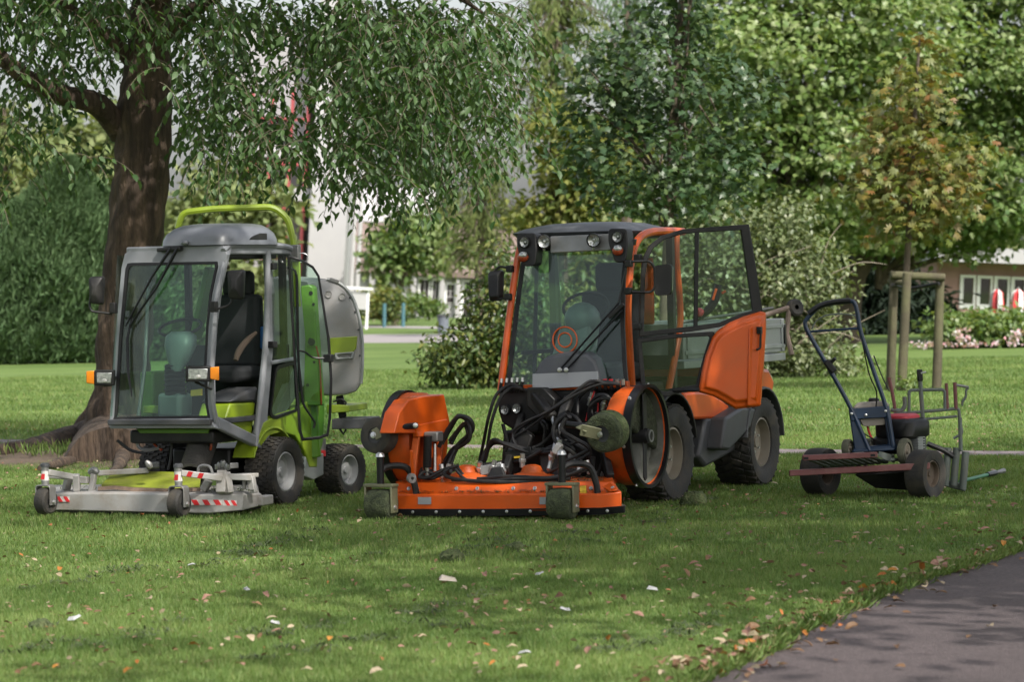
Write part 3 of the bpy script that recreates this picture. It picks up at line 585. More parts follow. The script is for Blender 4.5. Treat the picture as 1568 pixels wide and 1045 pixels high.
# trees and shrubs before the house
tt = bg_tree("small_tree", "small green tree with leaning reddish stem in front of the white house", 612, 128, [PB(630, 375, 55, 32, 128), PB(590, 385, 40, 25, 128), PB(665, 385, 40, 25, 128), PB(625, 345, 45, 25, 128), PB(600, 420, 18, 30, 128)], 150, 22, .35, .3, .2, T_DIAM, M['lf_lime2'], ([(604, 488), (612, 440), (622, 400)], [.15, .10, .07]), brs=5)
bg_tree("shrub", "ochre green shrub growing below the small tree by the house", 582, 126, [PB(578, 462, 22, 24, 126), PB(592, 470, 18, 18, 126)], 60, 16, .22, .2, .13, T_DIAM, M['lf_yellow'], cat="shrub")
bg_tree("shrub", "dark green shrub at the foot of the leaning stem by the house", 600, 125, [PB(605, 468, 16, 22, 125), PB(548, 478, 14, 12, 125)], 60, 16, .2, .2, .12, T_DIAM, M['lf_dark'], cat="shrub")
bg_tree("shrub", "grey green shrub in front of the house doors", 640, 140, [PB(638, 465, 22, 14, 140), PB(660, 472, 14, 9, 140)], 50, 16, .22, .22, .14, T_DIAM, M['lf_lime2'], cat="shrub")
for i, (x, y) in enumerate(((588, 490), (617, 490))):
    q = at(x, y, 122); po = MB().tube([(q.x, 122, -.05), (q.x + .03, 122, .9)], .07, 8).build("garden_post", mat('teal_post', (.05, .13, .15), .6), None)
    tag(po, ["teal garden post left of the leaning reddish stem", "teal garden post right of the leaning reddish stem"][i], "post", "posts in the garden before the house")
# feathery larches and yellow tree
def larch(label, px, Y, x0, x1, y0, y1, n, m='lf_larch'):
    g = at(px, 500, Y); t = empty("larch_tree", (g.x, Y, 0), 0, label, "tree", "feathery trees behind the machines"); k = Y / FPX
    trunk("trunk", [(g.x, Y, -.1), tuple(at(px, y0, Y))], [.22, .08], M['bark_fine'], t); P, D = [], []
    for _ in range(n):
        a = rng.uniform(0, 2 * pi); y = rng.uniform(y0, y1); ln = rng.uniform(.4, 1) * (x1 - x0) / 2 * k; o = at(px, y, Y); dr = V((cos(a), sin(a) * .8, rng.uniform(-.15, .2)))
        for _ in range(46):
            f_ = rng.random() ** .7; q = o + dr * ln * f_ + V((0, 0, -.6 * f_ * f_)); dd = rng.random() * .5
            P.append((q.x + rng.normal() * .1, q.y + rng.normal() * .1, q.z - dd)); D.append((dr.x * .3 + rng.normal() * .3, dr.y * .3, -1 + rng.normal() * .3))
        branches(t, [o], [o + dr * ln + V((0, 0, -.6))], .035, M['bark_fine'], 4)
    P = np.array(P); D = np.array(D); leaves(t, P, D, sph(len(P)), rng.uniform(.18, .34, len(P)), .05, T_DIAM, M[m])
larch("tall feathery pale green larch left of the dark leaved maple", 850, 95, 760, 930, -60, 190, 90)
larch("lower feathery larch hanging behind the drooping shoots, above the house", 735, 105, 690, 850, 225, 380, 55)
larch("feathery grey green larch behind the top of the maple", 960, 100, 880, 1040, -60, 260, 70, 'lf_yew')
bg_tree("yellow_tree", "yellowing tree glowing behind the left side of the maple", 862, 84, [PB(862, 235, 36, 70, 84), PB(885, 300, 45, 50, 84), PB(845, 180, 26, 45, 84), PB(830, 330, 50, 30, 84), PB(930, 250, 60, 70, 84)], 210, 20, .3, .24, .15, T_DIAM, M['lf_yellow'], ([(862, 530), (862, 200)], [.18, .06]))
# big broad trees to the right
bg_tree("broad_tree", "great pale leaved broad tree filling the back right, left of the brown chestnut sapling", 1215, 72, [PB(1230, 100, 130, 130, 72, 3), PB(1160, 230, 90, 110, 72, 2.5), PB(1290, 260, 110, 110, 72, 3), PB(1120, 60, 90, 100, 72, 3), PB(1340, 60, 120, 100, 72, 3), PB(1200, 370, 110, 60, 72, 2), PB(1240, -110, 220, 110, 72, 3), PB(1080, 200, 90, 130, 76, 2.5), PB(1100, 330, 80, 60, 76, 2)], 820, 54, .44, .175, .15, T_MAPLE, M['lf_lime'], ([(1232, 560), (1225, 440), (1215, 280)], [.38, .3, .2]), 0, 14, flat=.30)
bg_tree("broad_tree", "great broad tree at the right edge, behind the brown chestnut sapling", 1480, 77, [PB(1480, 110, 130, 140, 76, 3), PB(1420, 250, 120, 90, 76, 3), PB(1540, 280, 110, 100, 76, 3), PB(1360, 330, 80, 70, 76, 2), PB(1480, 355, 90, 45, 76, 2.5), PB(1590, 80, 120, 140, 76, 3), PB(1460, -100, 220, 110, 76, 3)], 720, 54, .44, .185, .15, T_MAPLE, M['lf_lime2'], ([(1300, 560), (1310, 420), (1400, 300)], [.3, .28, .2]), 0, 12, flat=.30)
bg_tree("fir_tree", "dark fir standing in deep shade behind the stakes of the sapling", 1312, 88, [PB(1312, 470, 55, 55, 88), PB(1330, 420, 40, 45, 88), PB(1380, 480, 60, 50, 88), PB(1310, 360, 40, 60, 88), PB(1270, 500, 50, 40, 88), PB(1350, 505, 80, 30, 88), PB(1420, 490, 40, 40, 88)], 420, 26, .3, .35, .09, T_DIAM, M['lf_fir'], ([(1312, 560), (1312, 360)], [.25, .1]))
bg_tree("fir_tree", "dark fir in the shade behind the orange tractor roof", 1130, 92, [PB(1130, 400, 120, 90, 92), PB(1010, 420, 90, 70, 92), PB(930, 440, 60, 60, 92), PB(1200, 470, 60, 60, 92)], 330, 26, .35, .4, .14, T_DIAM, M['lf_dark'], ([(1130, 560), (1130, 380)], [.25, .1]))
# maple in the middle
MY = 41
bg_tree("maple_tree", "dark slender maple with blue green lobed leaves rising behind the orange tractor", 1016, MY, [PB(1030, 10, 70, 70, MY), PB(1010, 110, 110, 70, MY), PB(930, 160, 90, 60, MY), PB(1100, 150, 90, 70, MY), PB(980, 240, 130, 60, MY), PB(1110, 260, 70, 60, MY), PB(910, 260, 60, 50, MY), PB(1030, 300, 120, 40, MY), PB(1040, -80, 90, 60, MY), PB(900, 90, 40, 50, MY)], 380, 15, .17, .11, .11, T_MAPLE, M['lf_maple'],
        ([(1012, 610), (1020, 420), (1028, 250), (1035, 120), (1046, -60)], [.075, .065, .055, .045, .02]), 300, 18)
# pale bush behind the right of the tractor, dark bush in the gap
bg_tree("pale_bush", "large pale leaved bush with bare arching twigs between the tractor and the small trailer", 1190, 52, [PB(1170, 440, 110, 80, 52), PB(1110, 390, 70, 70, 52), PB(1200, 350, 60, 50, 52), PB(1240, 430, 60, 70, 52), PB(1240, 530, 70, 55, 52), PB(1150, 540, 90, 55, 52), PB(1285, 560, 35, 25, 52), PB(1050, 470, 60, 90, 52), PB(1120, 330, 50, 30, 52)], 900, 15, .15, .105, .065, T_DIAM, M['lf_bush'], None, 0, cat="bush")
pbush = bpy.data.objects["pale_bush"]
for _ in range(34):
    s = at(rng.uniform(1080, 1270), rng.uniform(420, 560), 51.6); e = s + V((rng.uniform(-.9, 1.1), rng.uniform(-.5, .2), rng.uniform(-.1, .9))); branches(pbush, [s], [e], .014, mat('pale_twig', (.26, .22, .17), .8) if 'pale_twig' not in bpy.data.materials else bpy.data.materials['pale_twig'], 4, "twig")
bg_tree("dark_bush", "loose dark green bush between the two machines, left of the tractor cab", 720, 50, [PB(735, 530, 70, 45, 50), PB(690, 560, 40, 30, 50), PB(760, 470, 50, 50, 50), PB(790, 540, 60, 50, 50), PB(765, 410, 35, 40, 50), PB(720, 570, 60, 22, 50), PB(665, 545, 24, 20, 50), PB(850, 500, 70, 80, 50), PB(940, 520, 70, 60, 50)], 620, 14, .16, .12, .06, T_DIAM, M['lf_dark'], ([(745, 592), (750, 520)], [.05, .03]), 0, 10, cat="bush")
# the young chestnut and its stakes
CY = gnd(1385, 596).y
bg_tree("chestnut_sapling", "young chestnut tree with browning drooping leaves, held between timber stakes", 1388, CY, [PB(1405, 90, 36, 40, CY), PB(1400, 160, 62, 45, CY), PB(1375, 215, 70, 35, CY), PB(1425, 240, 90, 40, CY), PB(1395, 290, 105, 45, CY), PB(1340, 300, 55, 25, CY), PB(1455, 300, 60, 35, CY), PB(1390, 350, 80, 22, CY), PB(1345, 265, 40, 25, CY)], 270, 10, .17, .118, .12, T_PALM, M['lf_chest'],
        ([(1381, 596), (1388, 430), (1394, 300), (1404, 130), (1408, 60)], [.055, .05, .04, .025, .012]), 300, 14)
stk = {}
for i, (x0, y0, x1, y1, lab) in enumerate(((1362, 592, 1369, 416, "leftmost weathered timber stake beside the chestnut sapling"), (1379, 600, 1389, 418, "middle weathered timber stake beside the chestnut sapling"), (1433, 598, 1440, 420, "rightmost weathered timber stake beside the chestnut sapling"))):
    yy = (CY - .3, CY - .75, CY - .3)[i]; p0, p1 = at(x0, y0, yy), at(x1, y1, yy); p0.z = -.2
    o = MB().tube([p0, p0.lerp(p1, .5), p1], [.068, .065, .062], 14).build("timber_stake", M['timber'], None, bevel=.008); tag(o, lab, "stake", "stakes round the sapling")
o = MB().cyl(at(1364, 421, CY - .42), at(1447, 425, CY - .42), .055, n=12).build("cross_rail", M['timber'], None, bevel=.006); tag(o, "half round timber rail nailed across the tops of the stakes", "rail")
o = MB().cyl(at(1362, 431, CY - .2), at(1389, 434, CY - .6), .04, n=12).build("cross_rail", M['timber'], None); tag(o, "short dark rail between left and middle stake tops", "rail")
o = MB().tube(crv([at(1366, 436, CY - .46), at(1392, 442, CY - .1), at(1438, 434, CY - .46)], 6), .025, 8).build("tree_tie", M['black'], None); tag(o, "black strap tying the sapling to its stakes", "strap")
wd = bg_tree("weed", "tuft of green weeds at the foot of the middle stake", 1390, CY - 1, [PB(1392, 592, 14, 12, CY - 1), PB(1405, 598, 8, 6, CY - 1)], 40, 10, .05, .09, .03, T_DIAM, M['lf_lime'], cat="weeds")
# right house, hedge, flowers, parasols
Y = 95; q = at(1540, 480, Y); rh = building("brick_house", "pinkish brick house with white framed windows at the right edge behind a hedge", (q.x, Y, -.95)); rh.rotation_euler = (0, radians(3.4), 0); s = Y / FPX
X0, X1 = -112 * s, 150 * s
for nm, c, d in (("wall", ((X0 + X1) / 2, 3, .75), (X1 - X0, 6, 1.6)), ("wall_band", ((X0 + X1) / 2, 3.05, 2.55), (X1 - X0, 6, .5)), ("wall_pier", (X0 + .95, 3.02, 1.9), (1.9, 6, 1.2))):
    b = MB(); b.box(c, d); b.build(nm, M['brickpink'], rh, flat=True)
b = MB(); b.box(((X0 + X1) / 2, 2.6, 3.0), (X1 - X0 + .6, 7.4, .42)); b.build("roof_edge", M['wall'], rh, flat=True)
b = MB(); b.box(((X0 + X1) / 2, 3.4, 1.95), (X1 - X0 - .4, 4.5, 1.0)); b.build("interior", M['dark_in'], rh, flat=True)
for k, x in enumerate((-76, -50, -24, 2, 28, 54, 80)):
    xa, xb = x * s, (x + 24) * s; b = MB()
    b.rim([(xa, -.05, 1.45), (xb, -.05, 1.45), (xb, -.05, 2.42), (xa, -.05, 2.42)], [(xa + .1, -.05, 1.58), (xb - .06, -.05, 1.58), (xb - .06, -.05, 2.34), (xa + .1, -.05, 2.34)], (0, .14, 0)); f_ = b.build("window_frame", M['wframe'], rh, flat=True)
    b = MB(); b.box(((xa + xb) / 2, .02, 1.96), (xb - xa - .17, .02, .75)); b.build("pane", M['win'], f_, flat=True)
    if k % 2: b = MB(); b.box(((xa + xb) / 2, .1, 2.08), (xb - xa - .2, .02, .5)); b.build("blind", M['wall'], f_, flat=True)
    elif k == 0: b = MB(); b.box(((xa + xb) / 2, .1, 1.96), (xb - xa - .2, .03, .72)); b.build("curtain", mat('curtain_red', (.22, .05, .05), .9), f_, flat=True)
HY = 70
bg_tree("garden_hedge", "clipped hedge in front of the brick house at the right edge", 1530, HY, [PB(x, 504, 26, 24, HY, .8) for x in range(1446, 1660, 22)], 420, 20, .16, .16, .10, T_DIAM, M['lf_lime2'], cat="hedge")
FW = leafmat('flower_petals', [(.6, .58, .60), (.55, .35, .42), (.60, .55, .56), (.6, .3, .34), (.55, .5, .6)], .6, .3)
bg_tree("flower_bed", "row of white and pink flowers along the foot of the hedge", 1500, HY - 2.2, [PB(x, 527, 12, 4, HY - 1.2, .2) for x in range(1385, 1640, 20)] + [PB(1473, 508, 12, 16, HY - 1.2, .2), PB(1552, 510, 10, 16, HY - 1.2, .2)], 95, 5, .045, .075, .07, T_DIAM, FW, cat="flowers")
for i, x in enumerate((1524, 1556)):
    q = at(x, 540, 80); u = empty("folded_parasol", (q.x, 80, 0), 0, ["closed red and white parasol nearer the sapling, before the brick house", "closed red and white parasol nearest the right edge, before the brick house"][i], "parasol", "closed parasols by the brick house"); u.rotation_euler = (0, TILT, 0)
    z0 = at(x, 486, 80).z; z1 = at(x, 443, 80).z; b = MB(); b.cyl((0, 0, -.05), (0, 0, z1 + .05), .03); b.build("pole", M['alu'], u)
    for k in range(8):
        a0, a1 = 2 * pi * k / 8, 2 * pi * (k + 1) / 8; b = MB(); prof = [(.16, z0), (.19, z0 + .25), (.15, z0 + .6), (.05, z1)]
        g = [b.vs([(r * cos(a0), r * sin(a0), z), (r * .72 * cos((a0 + a1) / 2), r * .72 * sin((a0 + a1) / 2), z), (r * cos(a1), r * sin(a1), z)]) for r, z in prof]
        for A, B in zip(g, g[1:]):
            for j in (0, 1): b.face((A[j], A[j + 1], B[j + 1], B[j]))
        b.build("canopy_panel", M['red'] if k % 2 else M['wframe'], u, flat=True)
# woodland closing the view at the back
fw = empty("far_woodland", (0, 230, 0), 0, "low far off belt of trees closing the view behind the houses", "woodland"); fw["kind"] = "stuff"
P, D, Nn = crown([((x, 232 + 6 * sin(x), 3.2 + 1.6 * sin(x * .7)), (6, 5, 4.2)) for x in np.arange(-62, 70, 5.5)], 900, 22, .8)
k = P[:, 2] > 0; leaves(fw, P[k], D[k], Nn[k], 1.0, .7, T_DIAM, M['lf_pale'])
# ================================================================== MACHINES: shared parts
def wheel(parent, c, r, w, rim_r, rim_m, name="wheel", ax=(1, 0, 0), lugs=22, rows=4, tyre_m='rubber', nut=5, lug_h=.014, skew=.35):
    """tyre with moulded tread blocks, dished rim, hub and nuts; the outer face looks along ax"""
    c = V(c); ax = V(ax).normalized(); h = w / 2; s = MB(); rb = rim_r
    s.lathe([(rb, h * .55), (rb * .97, h * .78), (rb * .90, h * .80), (rb * .86, h * .35), (rb * .62, h * .22), (rb * .58, h * .40), (rb * .22, h * .42), (rb * .2, h * .55), (.001, h * .55)], c, ax, 30)
    s.lathe([(rb, -h * .75), (rb * .9, -h * .7), (rb * .86, h * .3)], c, ax, 30)
    W_ = s.build(name, rim_m, parent, sharp=40)
    t = MB(); rt = r - lug_h
    t.lathe([(rb * .96, -h * .7), (rb * 1.02, -h * .86), (rb + (r - rb) * .45, -h * 1.0), (rb + (r - rb) * .8, -h * .97), (rt * .985, -h * .82), (rt, -h * .5), (rt, h * .5), (rt * .985, h * .82), (rb + (r - rb) * .8, h * .97), (rb + (r - rb) * .45, h * 1.0), (rb * 1.02, h * .86), (rb * .96, h * .7)], c, ax, 44)
    if lugs:
        d, a, b_ = basis(ax)
        for j in range(rows):
            y = (j + .5) / rows * 2 - 1
            for i in range(lugs):
                th = 2 * pi * (i + (.5 if j % 2 else 0)) / lugs; rad = a * cos(th) + b_ * sin(th); tan = d.cross(rad)
                sk = skew * (1 if y > 0 else -1); X = (d + tan * sk).normalized(); Y_ = rad.cross(X)
                R = Matrix((X, Y_, rad)).transposed(); drop = .012 if abs(y) > .7 else 0
                t.box(c + d * y * h * .94 + rad * (rt + lug_h * .35 - drop * r * 2), (w / rows * .92, 2 * pi * r / lugs * .56, lug_h * 1.7), R)
    t.build("tyre", M[tyre_m], W_, sharp=40)
    if nut:
        s = MB(); d, a, b_ = basis(ax)
        for i in range(nut):
            q = c + (a * cos(2 * pi * i / nut) + b_ * sin(2 * pi * i / nut)) * rb * .4 + d * h * .41; s.cyl(q, q + d * .018, .011, n=6)
        s.build("wheel_nuts", M['zinc'], W_, flat=True)
    return W_
def pts(f, L, *a): return [f(x, y, *a) for x, y in L]
def bolt(parent, p, d, r=.011, m='zinc'): return MB().lathe([(r * 1.3, 0), (r * 1.3, .003), (r, .004), (r * .9, .011), (.0005, .012)], p, d, 8).build("bolt", M[m], parent, flat=True)
def hosepipe(parent, P, r=.013, name="hydraulic_hose", m='hose'): return MB().tube(crv(P, 6), r, 8).build(name, M[m], parent)
def lamp(parent, c, d, r, m='black', name="work_light", ry=None):
    c = V(c); d = V(d).normalized(); L_ = MB().lathe([(.001, -.07), (r * .5, -.07), (r * .95, -.03), (r * 1.12, 0), (r * 1.12, .012), (r, .014), (r * .95, .004)], c, d, 22).build(name, M[m], parent)
    MB().lathe([(r * .95, .003), (r * .85, -.002), (r * .45, -.012), (r * .3, -.016), (r * .22, -.004), (.001, .0)], c, d, 22).build("lens", M['lens'], L_); return L_

# ================================================================== ORANGE TRACTOR
Wc = gnd(1035, 767); th = radians(25); rv = V((cos(th), -sin(th), 0))
O = Frame(Wc - rv * .56, 25)
trac = empty("municipal_tractor", (O.o.x, O.o.y, 0), -O.t, "orange cab tractor with open glass door and folded mower wings, parked mid lawn", "tractor")
fwd = V((0, -1, 0))
# wheels: front pair, rear pair
c = O.u(1036, 692, .60)
RW = .372
for cx, cy, r, sk in ((.45, c.y, RW, .5), (-.45, c.y, RW, -.5)):
    wheel(trac, (cx, cy, r - .02), r, .31, .20, M['rim_dusty'], ax=(1 if cx > 0 else -1, 0, 0), lugs=30, rows=4)
c2 = O.u(1172, 681, .62); r2 = .355
for cx in (.46, -.46): wheel(trac, (cx, c2.y, r2 - .015), r2, .33, .20, M['rim_dusty'], ax=(1 if cx > 0 else -1, 0, 0), lugs=30, rows=4)
FV, RV = c.y, c2.y
# chassis and body
s = MB(); s.box((0, (FV + RV) / 2 + .1, .42), (.46, RV - FV + .9, .28)); s.box((0, FV, .36), (.75, .16, .16)); s.box((0, RV, .36), (.75, .16, .16)); s.build("chassis", M['black'], trac, .02)
s = MB(); s.slab([O.u(*p, .50) for p in ((1082, 640), (1132, 636), (1128, 690), (1082, 716), (1070, 700))], (-.95, 0, 0)); s.build("side_tank", M['dgrey'], trac, .025)
s = MB(); s.slab([O.u(*p, .505) for p in ((1049, 602), (1070, 600), (1090, 602), (1118, 622), (1112, 641), (1054, 643))], (-.95, 0, 0)); s.build("lower_body_panel", M['orange'], trac, .02)
s = MB(); s.slab([O.u(*p, .47) for p in ((968, 602), (1052, 596), (1062, 640), (1050, 690), (975, 690))], (-.90, 0, 0)); s.build("cab_floor", M['black'], trac, .02)
# fenders: bent plates over the wheels
def fender(cv, cz, r, u0, u1, a0, a1, m, t=.02):
    L = []; n = 14
    for i in range(n + 1):
        a = radians(a0 + (a1 - a0) * i / n); y, z = cv - r * cos(a), cz + r * sin(a); y2, z2 = cv - (r + t) * cos(a), cz + (r + t) * sin(a)
        L.append([(u0, y, z), (u1, y, z), (u1, y2, z2), (u0, y2, z2)])
    return MB().loft(L).build("fender", M[m], trac, .006)
fender(RV, r2, r2 + .045, .30, .63, 5, 178, 'dgrey'); fender(RV, r2, r2 + .045, -.63, -.30, 5, 178, 'dgrey')
fender(FV, RW, RW + .04, .33, .60, 60, 170, 'black'); fender(FV, RW, RW + .04, -.60, -.33, 60, 170, 'black')
s = MB(); s.slab([O.u(*p, .62) for p in ((1138, 624), (1112, 640), (1105, 688), (1118, 690), (1150, 655), (1158, 626))], (-.2, 0, 0)); s.build("fender_skirt", M['dgrey'], trac, .02)
s = MB(); s.slab([O.u(*p, .40) for p in ((1120, 560), (1178, 565), (1187, 585), (1184, 604), (1160, 608), (1120, 608))], (-.8, 0, 0)); s.build("rear_body_panel", M['orange'], trac, .03)
s = MB(); s.box((0, RV - .2, .74), (.72, .9, .25)); s.build("rear_deck", M['black'], trac, .02)
# load bed with drop side boards
bed_z = O.u(1180, 540, .45).z; v0 = O.u(1040, 540, .45).y; v1 = O.u(1196, 540, .45).y
s = MB(); s.box((0, (v0 + v1) / 2, bed_z - .04), (.98, v1 - v0, .06)); bed = s.build("load_bed", M['alu'], trac, .006)
bh = .27
for nm, c_, d_ in (("side_board", (.47, (v0 + v1) / 2, bed_z + bh / 2), (.03, v1 - v0, bh)), ("side_board", (-.47, (v0 + v1) / 2, bed_z + bh / 2), (.03, v1 - v0, bh)), ("tail_board", (0, v1 - .02, bed_z + bh / 2), (.90, .03, bh)), ("head_board", (0, v0 + .02, bed_z + bh / 2), (.90, .03, bh))):
    s = MB(); s.box(c_, d_); s.build(nm, M['alu'], bed, .006)
for y in np.linspace(v0 + .08, v1 - .08, 4):
    s = MB(); s.box((.49, y, bed_z + bh / 2), (.016, .035, bh * .96)); s.build("board_rib", M['alu'], bed, .004)
s = MB()
for z in (.05, .21): s.box((.492, (v0 + v1) / 2, bed_z + z), (.012, v1 - v0 - .04, .03))
s.build("board_rail", M['alu'], bed, .003)
s = MB(); s.box((.495, v1 - .03, bed_z + .14), (.02, .035, .16)); s.build("latch", M['black'], bed, .004)
# ---- cab: pillars, roof, glass
def ow(x, y, o=0): return O.pl(x, y, 0, 1, -.2, -1.085 + o)              # the plane of the windscreen
Lp = [ow(*p) for p in ((766, 606), (770, 570), (777, 510), (786, 440), (793, 395), (799, 372))]
MB().tube(crv(Lp, 4), .026, 10).build("front_pillar", M['orange'], trac)
Rp = [O.u(*p, .50) for p in ((972, 650), (968, 600), (964, 540), (961, 480), (963, 430), (967, 395), (975, 370), (990, 357.5), (1015, 354), (1046, 355))]
MB().tube(crv(Rp, 4), .030, 10).build("front_pillar", M['orange'], trac)
Bp = [O.u(*p, .50) for p in ((1036, 356), (1036, 400), (1041, 460), (1041, 500), (1034, 545), (1022, 605))]
MB().tube(crv(Bp, 4), .026, 10).build("rear_pillar", M['orange'], trac)
MB().tube([(p.x - 1.0, p.y, p.z) for p in crv(Bp, 4)], .026, 10).build("rear_pillar", M['black'], trac)
MB().tube([(p.x + .0 - 1.0, p.y, p.z) for p in crv(Rp[7:], 4)], .028, 10).build("roof_rail", M['black'], trac)
bt = O.u(1036, 358, .5); zr = bt.z
s = MB(); s.loft([fil([(-.46 + e * 1.3, Lp[-1].y + .03 + e * 1.4, z), (.47 - e, Lp[-1].y + .03 + e * 1.4, z), (.47 - e, bt.y + .10 - e, z), (-.46 + e * 1.3, bt.y + .10 - e, z)], .14, 4) for z, e in ((zr - .03, .03), (zr + .02, .0), (zr + .05, .05), (zr + .085, .16), (zr + .095, .28))]); s.build("roof", M['roofdark'], trac, sharp=50)
s = MB(); s.slab([ow(*p, -.06) for p in ((842, 362), (936, 358), (938, 383), (842, 388))], (0, .05, 0)); s.build("light_bar", M['steel'], trac, .008)
s = MB(); s.slab([ow(*p, -.03) for p in ((796, 372), (972, 366), (970, 376), (796, 384))], (0, .05, -.0)); s.build("header_rail", M['black'], trac, .008)
# light clusters
for (x0, x1, y0, y1, lx_, ly_, ix, iy) in ((791, 822, 357, 408, 803, 371, 801, 394), (931, 961, 350, 402, 945, 363, 946, 384)):
    s = MB(); s.slab(fil(pts(lambda x, y: ow(x, y, -.14), ((x0, y0), (x1 - 2, y0), (x1, y0 + 25), (x1 - 3, y1), (x0 + 10, y1), (x0, y0 + 22))), .03, 3), (0, .12, 0)); hs_ = s.build("light_housing", M['black'], trac, .008)
    lamp(hs_, ow(lx_, ly_, -.155), fwd, .038, name="headlight")
    s = MB(); s.ball(ow(ix, iy, -.15), (.042, .04, .036)); s.build("indicator", M['redlens'], hs_); s = MB(); s.ball(ow(ix, iy - 3, -.163), (.034, .032, .028)); s.build("indicator_cap", M['lens'], hs_)
for x, y in ((833, 370), (909, 368)):
    l_ = lamp(trac, ow(x, y, -.12), (.15, -1, -.12), .046, name="work_light"); s = MB(); s.cyl(ow(x, y + 14, -.08), ow(x, y + 5, -.1), .01); s.build("stalk", M['zinc'], l_)
gl = [(774, 596), (780, 540), (787, 480), (795, 420), (801, 384), (962, 376), (957, 430), (956, 500), (959, 560), (963, 604)]
s = MB(); s.slab(pts(ow, gl), (0, .006, 0)); wsn = s.build("windscreen", M['glass'], trac, flat=True)
s = MB(); inn = [(781, 594), (786, 540), (793, 480), (801, 420), (806, 386), (956, 379), (951, 430), (950, 500), (953, 560), (957, 600)]
s.rim(pts(lambda x, y: ow(x, y, -.004), gl), pts(lambda x, y: ow(x, y, -.004), inn), (0, .016, 0)); s.build("windscreen_seal", M['black'], wsn)
for r_ in (18.5, 10.2):
    s = MB(); s.tube([ow(865 + r_ * cos(a), 521 + r_ * 1.08 * sin(a), -.006) for a in np.linspace(0, 2 * pi, 41)[:-1]], .0055, 6, closed=True); s.build("ring_emblem", M['orange'], wsn)
# wipers and front cowl
cw = [(816, 592), (818, 572), (824, 558), (836, 547), (868, 541), (898, 543), (911, 553), (917, 570), (921, 592)]
s = MB(); s.slab(pts(lambda x, y: ow(x, y, -.10), cw), (0, .14, .02)); cowl = s.build("front_cowl", M['roofdark'], trac, .02)
s = MB(); s.slab(pts(lambda x, y: ow(x, y, -.125), ((815, 573), (915, 569), (917, 591), (815, 597))), (0, .012, 0)); s.build("number_plate", M['plate'], trac, .003)
for p0, p1 in (((857, 567), (948, 463)), ((867, 567), (953, 476))):
    wa = MB().tube([ow(*p0, -.13), ow((p0[0] + p1[0]) / 2, (p0[1] + p1[1]) / 2, -.06), ow(*p1, -.045)], .008, 6).build("wiper_arm", M['blackpaint'], trac); bolt(wa, ow(*p0, -.135), fwd, .014)
MB().tube([ow(960, 403, -.03), ow(952, 440, -.03), ow(945, 472, -.035)], .007, 6).build("wiper_blade", M['blackpaint'], trac)
s = MB(); s.bar(ow(932, 487, -.05), ow(955, 466, -.05), .03, .03); s.build("wiper_bracket", M['black'], trac, .005)
# inside the cab
def inner(parent, nm, b_, m, bv=0): return b_.build(nm, M[m], parent, bv)
s = MB(); s.ball(O.v(892, 490, -.55), (.13, .16, .13)); inner(trac, "console_dome", s, 'dome')
s = MB(); s.loft([fil([(q.x - w_, q.y - w_, q.z), (q.x + w_, q.y - w_, q.z), (q.x + w_, q.y + w_, q.z), (q.x - w_, q.y + w_, q.z)], .05, 3) for q, w_ in ((O.v(872, 590, -.6), .16), (O.v(880, 540, -.6), .13), (O.v(888, 500, -.55), .12))]); inner(trac, "steering_console", s, 'dome')
q = O.v(897, 470, -.42); MB().tube([q + V((.18 * cos(a), .05 * sin(a) + .0, .0 + .10 * sin(a))) for a in np.linspace(0, 2 * pi, 30)[:-1]], .013, 6, closed=True).build("steering_wheel", M['black'], trac)
s = MB(); s.box((.02, -.10, .96), (.48, .46, .14)); s.box((.02, .13, 1.25), (.46, .13, .62)); s.box((.02, .15, 1.66), (.26, .1, .22)); s.build("seat", M['seat'], trac, .04)
s = MB(); s.box((.27, .24, 1.55), (.10, .03, .5)); s.build("orange_panel", M['orange_dirty'], trac, .015)
MB().bar(ow(822, 400, .5), ow(818, 590, .5), .025, .025).build("window_bar", M['black'], trac)
MB().bar((Lp[2].x + .02, -.62, 1.12), (Lp[2].x + .02, .1, 1.12), .03, .03).build("side_rail", M['black'], trac)
for x in (-.48, .48): MB().bar((x, .19, .8), (x, .19, zr), .05, .05).build("rear_post", M['black'], trac)
MB().bar((-.48, .2, 1.02), (.48, .2, 1.02), .04, .1).build("rear_rail", M['black'], trac)
s = MB(); s.box((.02, -.35, .80), (.9, .8, .16)); s.build("cab_base", M['black'], trac, .02)
s = MB(); s.slab([(Lp[2].x + .01, Lp[2].y + .06, 1.12), (Lp[2].x + .01, .17, 1.12), (Lp[2].x + .01, .17, zr - .05), (Lp[2].x + .01, Lp[-1].y + .06, zr - .05)], (.005, 0, 0)); s.build("side_glass", M['glass'], trac, flat=True)
